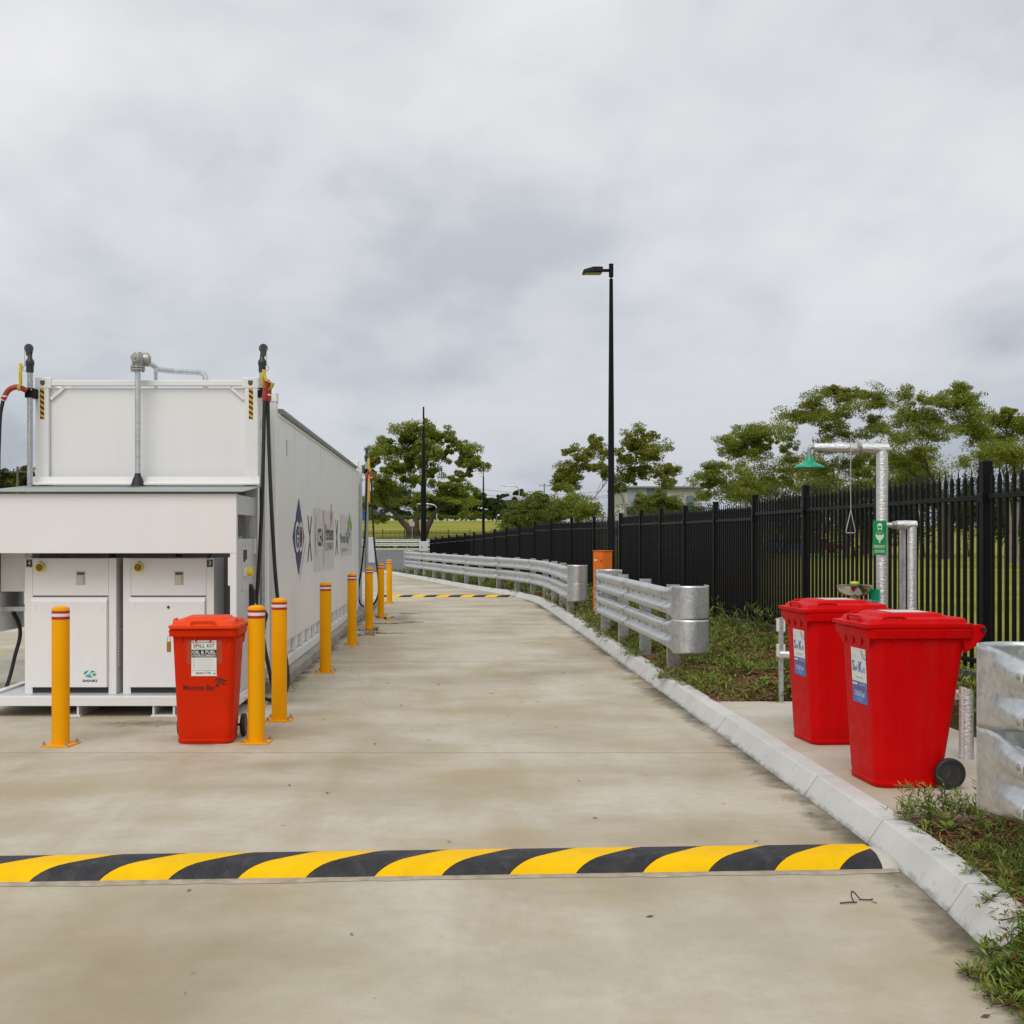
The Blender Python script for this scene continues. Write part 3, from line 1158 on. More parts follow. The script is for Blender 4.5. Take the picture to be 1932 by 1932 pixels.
def guardrail(name, label, pts, side, zrails, zg, splice=2.0, nose=(True, True), bolts=True, post_gap=2.0, first_post=0.3, nose_r=0.21, nose_len=0.36):
    """pts run from the near end to the far end; side = +1 puts the traffic face to the left of the path"""
    f, tot = path_eval(pts)
    p0, _ = f(0)
    g = thing(name, label, 'guardrail', (p0.x, p0.y, zg))

    def sec(d, zc, blend=0.0, extra=0.0):
        p, tv = f(min(max(d, 0), tot))
        # average the tangent for smooth bends
        t2 = (f(min(d + 0.3, tot))[1] + f(max(d - 0.3, 0))[1]).normalized()
        nl = Vector((-t2.y, t2.x, 0)) * side
        return [p + nl * (o_ + extra) + Vector((0, 0, zc + h)) for h, o_ in WPROF]
    step = 0.35
    for zc in zrails:
        d = 0.0
        while d < tot - 0.05:
            e = min(d + splice, tot)
            n = max(2, int((e - d) / step))
            m_ = MB()
            lap = 0.0 if e >= tot else 0.03
            m_.loft([sec(d + (e + lap - d) * i / n, zc, extra=0.004 * (1 - i / n)) for i in range(n + 1)], closed=False)
            m_.build('rail_beam', M_GALV, g, smooth=50, solid=0.004)
            if bolts and d > 0:
                mbk = MB()
                for hh in (0.095, -0.095):
                    for dd in (0.06, 0.14):
                        p, tv = f(d + dd)
                        nl = Vector((-tv.y, tv.x, 0)) * side
                        c = p + nl * 0.086 + Vector((0, 0, zc + hh))
                        mbk = MB()
                        mbk.lathe([(0.016, 0), (0.016, 0.005), (0.010, 0.011)], c, nl, 10)
                        mbk.build('splice_bolt', M_ZINC, g, smooth=40)
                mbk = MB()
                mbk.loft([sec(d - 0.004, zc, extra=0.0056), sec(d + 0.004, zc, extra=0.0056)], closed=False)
                mbk.build('lap_shadow', EDGE, g, smooth=50)  # dark strip painting the shadow line where the beams overlap
            if bolts:
                q = d + 0.45
                while q < e - 0.2:
                    p, tv = f(q)
                    nl = Vector((-tv.y, tv.x, 0)) * side
                    c = p + nl * 0.003 + Vector((0, 0, zc))
                    mbk = MB()
                    mbk.cbox(c, 0.035, 0.012, 0.022, Matrix.Rotation(math.atan2(tv.y, tv.x), 3, 'Z'))
                    mbk.build('slot_bolt', EDGE, g, smooth=0)
                    q += 0.55
            d = e
    # posts: C sections behind the face
    d = first_post
    while d < tot:
        p, tv = f(d)
        nl = Vector((-tv.y, tv.x, 0)) * side
        a = math.atan2(tv.y, tv.x)
        rot = Matrix.Rotation(a, 3, 'Z')
        m_ = MB()
        ztop = max(zrails) + 0.19
        zb = zg - 0.15
        c = p - nl * 0.075
        hh = ztop - zb
        m_.cbox(c + Vector((0, 0, zb + hh / 2)) + tv * 0.05 * 0, 0.006, 0.145, hh, rot)
        for sgn in (-1, 1):
            m_.cbox(c + nl * 0.0725 * sgn + tv * 0.03 + Vector((0, 0, zb + hh / 2)), 0.062, 0.006, hh - 0.001, rot)
        m_.build('post', M_GALV, g, smooth=0)
        d += post_gap
    # rounded terminals
    for end, use in enumerate(nose):
        if not use:
            continue
        p, tv = f(0.0 if end == 0 else tot)
        out = -tv if end == 0 else tv
        nl = Vector((-tv.y, tv.x, 0)) * side
        for zi, zc in enumerate(zrails):
            rings = []
            zcc = zc
            hn = 0.197
            path = []
            for i in range(6):
                path.append((out * (nose_len * i / 5 - 0.05) + nl * 0.006, nl, i / 5))
            cc = out * (nose_len - 0.05) - nl * (nose_r - 0.006 - 0.03)
            for i in range(1, 15):
                a = math.pi * i / 14
                dirn = nl * math.cos(a) + out * math.sin(a)
                path.append((cc + dirn * nose_r * (1.0 if i > 2 else 0.985), dirn, 1.0))
            path.append((cc - nl * nose_r - out * 0.22, -nl, 1.0))
            for off, nn, b in path:
                bl = sstep(0.12, 1.0, b)
                ring = []
                for k, (h, o_) in enumerate(WPROF):
                    hf = hn * (1 - 2 * k / (len(WPROF) - 1))
                    hh = h + (hf - h) * bl
                    oo = (o_ + 0.005) * (1 - bl) + 0.012 * bl
                    ring.append(p + off + nn * oo + Vector((0, 0, zcc + hh)))
                rings.append(ring)
            m_ = MB()
            m_.loft(rings, closed=False)
            m_.build('end_terminal', M_GALV, g, smooth=50, solid=0.004)
            if bolts:
                for hh in (0.10, -0.10):
                    for dd in (0.0, 0.09):
                        c = p + out * dd + nl * (0.092 - 0.25 * dd) + Vector((0, 0, zcc + hh))
                        mbk = MB()
                        mbk.lathe([(0.017, 0), (0.017, 0.004), (0.008, 0.010)], c, nl, 10)
                        mbk.build('terminal_bolt', M_ZINC, g, smooth=40)
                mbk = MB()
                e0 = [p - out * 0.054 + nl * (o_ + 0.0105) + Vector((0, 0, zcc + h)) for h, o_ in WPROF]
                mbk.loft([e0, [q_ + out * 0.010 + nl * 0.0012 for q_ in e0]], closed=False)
                mbk.build('lap_shadow', EDGE, g, smooth=50)  # same painted shadow line where the terminal laps the beam
    return g


ZR = (1.00, 0.605)
guardrail('guardrail', 'double galvanised guardrail end with rounded nose at the right edge beside the red bin', [(2.68, 2.0), (2.606, 5.16)], 1, (1.035, 0.635), 0.16, splice=1.6, nose=(False, True), first_post=0.9, post_gap=1.6, nose_r=0.23, nose_len=0.49)
guardrail('guardrail', 'short double galvanised guardrail with rounded ends in front of the orange cabinet', [(2.62, 13.95), (2.60, 17.0), (2.575, 20.1)], 1, ZR, 0.19, splice=3.05, first_post=0.12, post_gap=1.95)
gp = []
y = 25.2
while y <= 53.0:
    xk = kerb_x(y)
    dx = kerb_x(y + 0.2) - kerb_x(y - 0.2)
    ln = math.hypot(dx, 0.4)
    off = 0.20 if y > 27 else 0.16
    gp.append((xk + off * 0.4 / ln, y - off * dx / ln))
    y += 0.6
guardrail('guardrail', 'long double galvanised guardrail curving left along the far kerb', gp, 1, (0.98, 0.60), 0.16, splice=4.0, post_gap=2.0, first_post=0.1)
g4 = guardrail('guardrail', 'distant straight guardrail across the asphalt below the far fence', [(-0.5, 129.6), (-26.0, 129.6)], 1, (0.45 + 0.98, 0.45 + 0.56), 0.45, splice=8.0, nose=(False, False), bolts=False, post_gap=4.0)
mb = MB()
mb.box(-60, -0.3, 128.3, 128.6, 0.3, 0.62)
mb.build('far_kerb', M_KERB, smooth=0)['kind'] = 'structure'

# ================================================================== BOLLARDS
def make_bollard():
    t = thing('bollard', 'x', 'bollard', (0, 0, 0), group='yellow bollards round the fuel tank')
    r, H = 0.0735, 1.175
    m_ = MB()
    m_.lathe([(r, 0.01), (r, H - 0.036), (r * 0.985, H - 0.026), (r * 0.90, H - 0.014), (r * 0.62, H - 0.004), (r * 0.2, H)], n=32)
    m_.build('tube', M_YELLOW, t, smooth=35, local=True)
    for nm, z0, z1, mt in (('red_band', H - 0.062, H - 0.040, M_RED), ('white_band', H - 0.088, H - 0.062, M_TAPEW), ('red_band', H - 0.112, H - 0.088, M_RED)):
        m_ = MB()
        m_.lathe([(r + 0.0005, z0), (r + 0.0014, z0 + 0.001), (r + 0.0014, z1 - 0.001), (r + 0.0005, z1)], n=32, caps=False)
        m_.build(nm, mt, t, smooth=35, local=True)
    m_ = MB()
    m_.box(-0.125, 0.125, -0.125, 0.125, 0.0, 0.012)
    m_.build('base_plate', M_YELLOW, t, smooth=0, bevel=0.004, local=True)
    for sx in (-1, 1):
        for sy in (-1, 1):
            m_ = MB()
            m_.lathe([(0.020, 0.012), (0.020, 0.016), (0.0125, 0.0165), (0.0125, 0.030), (0.007, 0.0305), (0.007, 0.044)], (sx * 0.098, sy * 0.098, 0), n=6)
            m_.build('anchor_bolt', M_ZINC, t, smooth=0, local=True)
    return t


bol = make_bollard()
BOLL = [(-3.30, 9.87, 'yellow bollard with red and white bands in front of pump 4 at the left'),
        (-1.665, 10.0, 'yellow bollard with red and white bands right beside the orange spill bin'),
        (-1.645, 11.2, 'yellow bollard with red and white bands just behind the one beside the orange bin'),
        (-1.63, 15.2, 'third yellow bollard of the right row, standing alone below the blue diamond logo'),
        (-1.61, 19.05, 'fourth yellow bollard of the right row, below the Moreton Bay lettering'),
        (-1.59, 22.8, 'fifth yellow bollard of the right row, in front of the rear hose mast'),
        (-1.57, 26.3, 'sixth yellow bollard of the right row, standing in the puddles'),
        (-1.64, 31.2, 'farthest yellow bollard of the right row, by the far speed hump')]
for i, (x, y, lb) in enumerate(BOLL):
    o = bol if i == 0 else copy_tree(bol)
    o.location = (x, y, 0.0)
    o.rotation_euler = (0, 0, R(random.uniform(-12, 12)) if i != 2 else 0)
    o['label'] = lb


M_HUB = paint('black_hub_plastic', (0.035, 0.035, 0.038), 0.3, 0.2, 20)

# ================================================================== WHEELED BINS
def make_bin(name, label, loc, rz, body_m, lid_m, W=0.58, D=0.80, H=1.08, comb=False, z_g=0.0, group=None):
    """front is -y, hinge and wheels are at +y"""
    t = thing(name, label, 'wheeled bin', (*loc, z_g), rz, group)
    m_ = MB()
    bw, bd, tw, td = W * 0.80, D * 0.56, W * 0.93, D * 0.80
    yft, yfb = -0.022 - td / 2, -0.022 - td / 2 + 0.045      # front face, top and bottom
    ybt, ybb = -0.022 + td / 2, yfb + bd
    prof = [(0.004, 0.955, 0.0), (0.012, 0.985, 0.0), (0.040, 1.0, 0.0), (0.044, 1.025, 0.0)]
    rings = []

    def sect(z, k=1.0):
        f_ = z / (H * 0.87)
        ya_, yb_ = yfb + (yft - yfb) * f_, ybb + (ybt - ybb) * f_
        return m_.rrect((bw + (tw - bw) * f_) * k, (yb_ - ya_) * k, 0.075, z, 0, (ya_ + yb_) / 2, 6)
    for z, k in ((0.0, 0.95), (0.010, 0.985), (0.034, 0.995), (0.038, 0.972), (0.060, 0.972), (0.075, 0.985)):
        rings.append(sect(z, k))
    for i in range(1, 9):
        rings.append(sect(0.075 + (H * 0.87 - 0.075) * i / 8, 0.985))
    m_.loft(rings)
    body = m_.build('body', body_m, t, smooth=40, local=True)
    # moulded rim
    zr = H * 0.868
    m_ = MB()
    rim = []
    for dz, dw in ((0.0, -0.01), (0.0, 0.035), (0.050, 0.045), (0.052, 0.030), (0.066, 0.030), (0.066, -0.01)):
        rim.append(m_.rrect(tw + dw, td + dw + 0.02, 0.055, zr + dz, 0, -0.022, 6))
    m_.loft(rim)
    m_.build('rim', body_m, t, smooth=30, local=True)
    # gussets under the rim
    for sx in (-1, 1):
        for k in range(3):
            m_ = MB()
            y = -td * 0.32 + k * td * 0.28
            m_.add([(sx * tw * 0.485, y - 0.006, zr), (sx * (tw * 0.5 + 0.016), y - 0.006, zr), (sx * tw * 0.482, y - 0.006, zr - 0.05), (sx * tw * 0.485, y + 0.006, zr), (sx * (tw * 0.5 + 0.016), y + 0.006, zr), (sx * tw * 0.482, y + 0.006, zr - 0.05)],
                   [(0, 1, 2), (3, 5, 4), (0, 3, 4, 1), (1, 4, 5, 2), (2, 5, 3, 0)])
            m_.build('gusset', body_m, t, smooth=0, local=True)
    yf = -0.022 - td / 2
    if comb:
        # lifting comb: a zigzag hung below the front rim
        for k in range(4):
            x = -tw * 0.36 + k * tw * 0.24
            m_ = MB()
            ww = tw * 0.118
            m_.add([(x - ww, yf - 0.016, zr), (x + ww, yf - 0.016, zr), (x, yf + 0.012, zr - 0.085), (x - ww, yf + 0.03, zr), (x + ww, yf + 0.03, zr)],
                   [(0, 1, 2), (0, 2, 3), (1, 4, 2), (3, 2, 4), (0, 3, 4, 1)])
            m_.build('comb_tooth', body_m, t, smooth=0, local=True)
    else:
        for k in range(4):
            x = -tw * 0.34 + k * tw * 0.225
            m_ = MB()
            m_.box(x - 0.006, x + 0.006, yf - 0.008, yf + 0.02, zr - 0.05, zr)
            m_.build('gusset', body_m, t, smooth=0, local=True)
    # lid
    zl = zr + 0.066
    lw, ld = W * 1.0, D * 0.90
    cy = -0.035
    m_ = MB()
    rings = []
    for z, w_, d_, yy in ((0.0, lw, ld, 0.0), (0.022, lw, ld, 0.0), (0.026, lw * 0.93, ld * 0.90, 0.010), (0.052, lw * 0.90, ld * 0.86, 0.016), (0.058, lw * 0.86, ld * 0.83, 0.018), (0.062, lw * 0.66, ld * 0.62, 0.0), (0.084, lw * 0.60, ld * 0.55, 0.0), (0.088, lw * 0.54, ld * 0.49, 0.0)):
        rings.append(m_.rrect(w_, d_, 0.055 if z < 0.06 else 0.035, zl + 0.002 + z, 0, cy + yy, 6))
    m_.loft(rings)
    lid = m_.build('lid', lid_m, t, smooth=28, local=True)
    for sx in (-1, 1):
        m_ = MB()
        y0 = cy - ld * 0.22
        m_.tube(curve_pts([(sx * lw * 0.44, y0 - 0.075, zl + 0.030), (sx * lw * 0.44, y0 - 0.065, zl + 0.066), (sx * lw * 0.44, y0, zl + 0.070), (sx * lw * 0.44, y0 + 0.065, zl + 0.066), (sx * lw * 0.44, y0 + 0.075, zl + 0.030)], 5), 0.009, 8)
        m_.build('handle', lid_m, lid, smooth=40, local=True)
    m_ = MB()
    yh = cy - ld * 0.44
    m_.tube(curve_pts([(-0.10, yh, zl + 0.03), (-0.09, yh, zl + 0.060), (0, yh, zl + 0.064), (0.09, yh, zl + 0.060), (0.10, yh, zl + 0.03)], 5), 0.009, 8)
    m_.build('handle', lid_m, lid, smooth=40, local=True)
    # hinge lugs and pin at the back
    yb = -0.022 + td / 2
    for sx in (-1, 1):
        m_ = MB()
        xo = sx * (tw / 2 - 0.02)
        poly = [(-0.03, -0.10), (0.04, -0.055), (0.105, 0.02), (0.115, 0.05), (0.10, 0.078), (0.06, 0.088), (-0.05, 0.070)]
        m_.prism(poly, (xo + 0.015, yb, zr), (0, 1, 0), (0, 0, 1), 0.03)
        m_.build('hinge_lug', body_m, t, smooth=30, bevel=0.006, local=True)
    m_ = MB()
    m_.cyl((-tw / 2 - 0.012, yb + 0.085, zr + 0.055), (tw / 2 + 0.012, yb + 0.085, zr + 0.055), 0.014, n=14)
    m_.build('hinge_pin', M_RUBBER, t, smooth=40, local=True)
    # axle and wheels
    ya = ybb + 0.012
    m_ = MB()
    m_.cyl((-W * 0.47, ya, 0.10), (W * 0.47, ya, 0.10), 0.011, n=10)
    m_.build('axle', M_DKFIT, t, smooth=40, local=True)
    for sx in (-1, 1):
        m_ = MB()
        x0 = sx * W * 0.43
        m_.lathe([(0.066, -0.004), (0.072, 0.000), (0.092, 0.002), (0.099, 0.010), (0.100, 0.022), (0.099, 0.036), (0.092, 0.044), (0.070, 0.045), (0.066, 0.040)], (x0, ya, 0.10), (sx, 0, 0), 36)
        wh = m_.build('wheel', M_RUBBER, t, smooth=35, local=True)
        m_ = MB()
        m_.lathe([(0.067, 0.043), (0.058, 0.020), (0.034, 0.022), (0.028, 0.044), (0.010, 0.048)], (x0, ya, 0.10), (sx, 0, 0), 28)
        m_.build('hub', M_HUB, wh, smooth=35, local=True)
    slope = math.atan2((td - bd) / 2 + 0.010, H * 0.87)

    def front(z):
        """point on the front face, and the up direction along it"""
        f_ = z / (H * 0.87)
        ya_, yb_ = yfb + (yft - yfb) * f_, ybb + (ybt - ybb) * f_
        y = (ya_ + yb_) / 2 - (yb_ - ya_) * 0.985 / 2
        return y, Vector((0, yft - yfb, H * 0.87)).normalized()
    return t, front, lid, zl


# --- orange spill kit bin
ob, fr, lid, zl = make_bin('wheeled_bin', 'orange wheeled spill kit bin with Moreton Bay stencil beside the yellow bollard', (-2.10, 10.16), R(2), M_BINORG, M_LIDORG, W=0.585, D=0.72, H=1.06)
X3 = Vector((1, 0, 0))


def on_front(frf, z, x=0):
    y, u = frf(z)
    return Vector((x, y, z)), u


def lab(parent, frf, base, poly, m, name, x, z, lift):
    p, u = on_front(frf, z, x)
    return flat(poly, parent, p + base, X3, u, m, name, lift=lift, depth=0.0006)


def txt(parent, frf, base, body, x, z, w_, h_, m, bold=0.0, lift=0.0035, shear=0):
    p, u = on_front(frf, z, x)
    return lettering(body, parent, p + base, X3, u, w_, h_, m, bold, lift=lift, shear=shear)


bs = ob.location.copy()
lx = 0.005
lab(ob, fr, bs, rect(0.295, 0.20), paint('old_sticker_mark', (0.42, 0.05, 0.012), 0.5, 0.1), 'old_sticker_patch', lx + 0.003, 0.785, 0.0012)  # duller rectangle where an earlier sticker sat
lb_ = lab(ob, fr, bs, [(-0.108, -0.148), (-0.112, -0.153), (0.112, -0.153), (0.104, -0.145), (0.104, 0.150), (-0.104, 0.148)], M_SIGNW, 'label', lx, 0.735, 0.0022)
txt(lb_, fr, bs, 'ENVIRONMENTAL', lx + 0.014, 0.868, 0.165, 0.013, M_INK)
for k in range(3):
    lab(lb_, fr, bs, [(-0.010, -0.0015), (0.010, 0.001), (0.010, 0.0035), (-0.010, 0.001)], M_INK, 'wave_mark', lx - 0.09, 0.860 + 0.007 * k, 0.0034)
txt(lb_, fr, bs, 'SPILL KIT', lx, 0.838, 0.180, 0.028, M_INK, 0.012)
txt(lb_, fr, bs, 'ABSORBENT KIT FOR OIL & FUEL SPILLS', lx, 0.814, 0.185, 0.005, M_INKGREY)
lab(lb_, fr, bs, rect(0.207, 0.066), M_INK, 'black_panel', lx, 0.773, 0.0030)
txt(lb_, fr, bs, 'OIL & FUEL', lx, 0.786, 0.195, 0.027, M_SIGNW, 0.022, lift=0.0045)
txt(lb_, fr, bs, 'HYDROCARBON', lx, 0.756, 0.192, 0.021, M_SIGNW, 0.018, lift=0.0045)
rr_ = random.Random(4)
for k in range(7):
    z = 0.722 - k * 0.0125
    lab(lb_, fr, bs, rect(0.016, 0.0025), M_INKGREY, 'print_line', lx - 0.085, z, 0.0034)
    lab(lb_, fr, bs, rect(0.13 - rr_.uniform(0, 0.02), 0.003), M_STICK, 'print_line', lx + 0.012, z, 0.0034)
lab(lb_, fr, bs, rect(0.207, 0.002), M_INKGREY, 'print_line', lx, 0.630, 0.0034)
txt(lb_, fr, bs, 'eco', lx - 0.045, 0.607, 0.047, 0.015, M_INK, 0.012)
txt(lb_, fr, bs, 'spill', lx + 0.006, 0.609, 0.050, 0.023, M_LOGOO)
lab(lb_, fr, bs, rect(0.014, 0.018), M_LOGOT, 'logo_mark', lx + 0.045, 0.609, 0.0034)
lab(lb_, fr, bs, [(-0.014, 0.004), (0.012, 0.005), (0.006, -0.002), (0.0, -0.006), (0.002, 0.0)], M_INK, 'logo_mark', lx + 0.085, 0.601, 0.0034)
txt(ob, fr, bs, 'Moreton Bay', lx - 0.045, 0.478, 0.265, 0.058, M_STENCIL, 0.015)
for poly in ([(0.07, 0.035), (0.115, 0.072), (0.15, 0.062), (0.185, 0.045), (0.20, 0.042), (0.17, 0.032), (0.13, 0.045), (0.11, 0.052)],
             [(0.085, 0.026), (0.12, 0.045), (0.15, 0.030), (0.19, 0.012), (0.165, 0.004), (0.13, 0.022), (0.11, 0.034)],
             [(0.09, -0.002), (0.10, 0.02), (0.13, 0.008), (0.12, -0.012)]):
    lab(ob, fr, bs, poly, M_STENCIL, 'stencil_leaf', lx, 0.498, 0.0012)
# padlock on the hasp, left of the rim
pl = thing('padlock', 'small brass padlock hanging under the rim of the orange bin', 'padlock', (-2.395, 9.92, 0.80))
m_ = MB()
m_.box(-2.412, -2.378, 9.905, 9.922, 0.780, 0.872)
m_.build('lock_body', M_BRASS, pl, smooth=0, bevel=0.004)
m_ = MB()
m_.tube(curve_pts([(-2.405, 9.9135, 0.868), (-2.405, 9.9135, 0.905), (-2.395, 9.9135, 0.922), (-2.385, 9.9135, 0.905), (-2.385, 9.9135, 0.868)], 5), 0.003, 8)
m_.build('shackle', M_STEEL, pl)

# --- red spill kit bins (front to the road)
def red_bin(label, x, y, rz):
    t, f_, lid_, zl_ = make_bin('wheeled_bin', label, (x, y), rz, M_BINRED, M_BINRED, W=0.60, D=0.80, H=1.115, comb=True, z_g=0.141, group='red spill kit bins on the slab')
    return t, f_, lid_, zl_


rb, fr2, lid2, zl2 = red_bin('near red wheeled spill kit bin, its black wheel beside the guardrail nose', 0, 0, 0)
rb.location = (0, 0, 0)
Z0 = Vector((0, 0, 0))
bx = 0.03
lw_, = (0.225,)
lb_ = lab(rb, fr2, Z0, rect(0.235, 0.262), M_SIGNW, 'label', bx, 0.752, 0.0016)
txt(lb_, fr2, Z0, 'S', bx - 0.085, 0.763, 0.040, 0.070, M_BLUE2, 0.02)
txt(lb_, fr2, Z0, 'pill', bx - 0.040, 0.744, 0.045, 0.046, M_BLUE2)
txt(lb_, fr2, Z0, 'K', bx + 0.030, 0.762, 0.058, 0.072, M_BLUE, 0.02)
txt(lb_, fr2, Z0, 'it', bx + 0.085, 0.748, 0.034, 0.040, M_BLUE2)
for r_ in (0.062, 0.050, 0.036):
    poly = [(r_ * math.cos(R(a)), r_ * math.sin(R(a))) for a in range(185, 300, 12)] + [((r_ - 0.004) * math.cos(R(a)), (r_ - 0.004) * math.sin(R(a))) for a in range(293, 180, -12)]
    lab(lb_, fr2, Z0, poly, M_NAVY if r_ > 0.06 else M_INKGREY, 'swirl_mark', bx + 0.105, 0.876, 0.0028)
for k, (w_, z) in enumerate(((0.05, 0.838), (0.065, 0.828), (0.06, 0.819))):
    lab(lb_, fr2, Z0, rect(w_, 0.004), M_STICK, 'print_line', bx - 0.07, z, 0.0028)
lab(lb_, fr2, Z0, rect(0.12, 0.005), M_INKGREY, 'print_line', bx + 0.005, 0.690, 0.0028)
lb3 = lab(rb, fr2, Z0, rect(0.235, 0.040), M_BLUE2, 'contact_strip', bx, 0.642, 0.0030)
lab(lb3, fr2, Z0, rect(0.075, 0.012), M_SIGNW, 'print_line', bx - 0.068, 0.645, 0.0042)
txt(lb3, fr2, Z0, '1300 302 429', bx + 0.055, 0.646, 0.090, 0.012, M_SIGNW, 0.01, lift=0.0045)
lb4 = lab(rb, fr2, Z0, rect(0.235, 0.095), M_BLUE2, 'contents_label', bx, 0.568, 0.0016)
txt(lb4, fr2, Z0, 'Oil & Fuel', bx, 0.582, 0.155, 0.036, M_SIGNW, 0.015)
lab(lb4, fr2, Z0, rect(0.11, 0.009), M_LOGOB, 'print_line', bx, 0.549, 0.0028)
lab(lb4, fr2, Z0, rect(0.09, 0.007), M_LOGOB, 'print_line', bx, 0.537, 0.0028)
# worn sticker on the lid
flat(rect(0.24, 0.24), lid2, (0, -0.02, zl2 + 0.0905), X3, (0, 1, 0), M_STICK, 'lid_sticker', lift=0.001)
rb2 = copy_tree(rb)
rb2['label'] = 'far red wheeled spill kit bin, beside the eye wash basin and the steel post'
rb.location = (3.02, 7.74, 0.141)
rb.rotation_euler = (0, 0, R(-90 + 3))
rb2.location = (3.09, 9.30, 0.141)
rb2.rotation_euler = (0, 0, R(-90 + 4))


# ================================================================== EYE WASH STATION
ew = thing('eyewash_station', 'foil-lagged emergency shower pipe with green shower rose and steel eye wash bowl', 'emergency shower', (3.885, 10.5, 0.14))
PX, PY = 3.885, 10.5
pip = MB()
pip.tube(curve_pts([(PX, PY, 1.13), (PX, PY, 1.6), (PX, PY, 2.2), (PX, PY, 2.54)], 6), 0.050, 20)
pip.build('lagged_riser', M_FOIL, ew)
m_ = MB()
m_.tube([(PX + 0.05, PY, 2.555), (PX - 0.2, PY, 2.56), (PX - 0.4, PY, 2.563), (PX - 0.62, PY, 2.568)], [0.05, 0.046, 0.044, 0.036], 18)
m_.build('lagged_arm', M_FOIL, ew)
m_ = MB()
m_.cyl((PX, PY, 0.14), (PX, PY, 1.15), 0.022, n=14)
m_.lathe([(0.032, 1.02), (0.032, 1.10), (0.026, 1.12)], (PX, PY, 0), n=16)
m_.build('stand_pipe', M_ZINC, ew)
m_ = MB()
m_.lathe([(0.10, 0.141), (0.10, 0.150), (0.03, 0.155), (0.025, 0.19)], (PX, PY, 0), n=24)
m_.build('floor_flange', M_ZINC, ew)
m_ = MB()
m_.tube(curve_pts([(PX - 0.60, PY, 2.568), (PX - 0.645, PY, 2.565), (PX - 0.655, PY, 2.53), (PX - 0.655, PY, 2.47)], 5), 0.018, 12)
m_.build('elbow', M_ZINC, ew)
m_ = MB()
m_.lathe([(0.020, 2.495), (0.028, 2.48), (0.034, 2.452), (0.055, 2.43), (0.095, 2.412), (0.130, 2.395), (0.134, 2.382), (0.128, 2.384), (0.09, 2.402), (0.02, 2.43)], (PX - 0.655, PY, 0), n=36)
m_.build('shower_rose', M_GREEN, ew, smooth=45)
m_ = MB()
m_.bar((PX - 0.20, PY - 0.055, 2.555), (PX - 0.305, PY - 0.055, 2.672), 0.028, 0.005)
m_.build('valve_lever', M_STEEL, ew, smooth=0)
m_ = MB()
m_.cyl((PX - 0.203, PY - 0.06, 2.553), (PX - 0.203, PY + 0.06, 2.553), 0.014, n=10)
m_.lathe([(0.052, -0.012), (0.052, 0.012)], (PX - 0.203, PY, 2.56), (1, 0, 0), 20)
m_.build('ball_valve', M_ZINC, ew)
m_ = MB()
m_.tube([(PX - 0.30, PY - 0.055, 2.668), (PX - 0.302, PY - 0.056, 2.2), (PX - 0.300, PY - 0.058, 2.00)], 0.0045, 8)
m_.build('pull_rod', M_STEEL, ew)
m_ = MB()
tri = [(PX - 0.300, PY - 0.058, 2.00), (PX - 0.345, PY - 0.058, 1.803), (PX - 0.342, PY - 0.058, 1.795), (PX - 0.262, PY - 0.058, 1.795), (PX - 0.260, PY - 0.058, 1.803), (PX - 0.300, PY - 0.058, 2.00)]
m_.tube(tri, 0.005, 8)
m_.build('pull_handle', M_STEEL, ew)
bx_, by_ = PX - 0.255, PY - 0.02
m_ = MB()
m_.lathe([(0.150, 1.322), (0.153, 1.326), (0.152, 1.30), (0.140, 1.262), (0.095, 1.236), (0.03, 1.226), (0.03, 1.23), (0.09, 1.242), (0.134, 1.266), (0.146, 1.30), (0.148, 1.322)], (bx_, by_, 0), n=40)
m_.build('bowl', M_STEEL, ew, smooth=45)
m_ = MB()
m_.lathe([(0.042, 1.226), (0.036, 1.215), (0.034, 1.15), (0.022, 1.14), (0.022, 0.60)], (bx_, by_, 0), n=20)
m_.build('bowl_waste', M_ZINC, ew)
m_ = MB()
m_.cyl((bx_, by_, 1.185), (PX + 0.04, PY, 1.175), 0.014, n=12)
m_.cyl((bx_ + 0.09, by_, 1.181), (bx_ + 0.15, by_, 1.179), 0.022, n=12)
m_.build('supply_pipe', M_ZINC, ew)
m_ = MB()
m_.lathe([(0.040, 1.318), (0.040, 1.333), (0.036, 1.336)], (bx_, by_, 0), n=20)
m_.build('nozzle_base', M_GREEN, ew)
m_ = MB()
m_.lathe([(0.041, 1.336), (0.041, 1.350), (0.030, 1.356), (0.010, 1.360)], (bx_, by_, 0), n=20)
m_.build('nozzle_cap', M_SAFEY, ew)
m_ = MB()
m_.cbox((PX - 0.085, PY - 0.06, 1.24), 0.006, 0.10, 0.10, Matrix.Rotation(R(25), 3, 'Z'))
m_.build('push_plate', M_GREEN, ew, smooth=0)

sg = thing('safety_sign', 'green EMERGENCY EYE WASH sign on the foil-lagged pipe', 'sign', (PX - 0.04, PY - 0.06, 1.6))
so = Vector((PX - 0.042, PY - 0.058, 1.752))
m_ = MB()
m_.prism(rect(0.118, 0.306), so, X3, (0, 0, 1), 0.003)
m_.build('plate', M_SIGNGRN, sg, smooth=0)
ZU = Vector((0, 0, 1))


def sflat(poly, nm='pictogram', m=M_SIGNW, lift=0.0015):
    return flat(poly, sg, so, X3, ZU, m, nm, lift=lift)


sc_ = 0.118 / 560.0


def sp(pts):
    return [((a - 507) * sc_, (940 - b) * sc_) for a, b in pts]


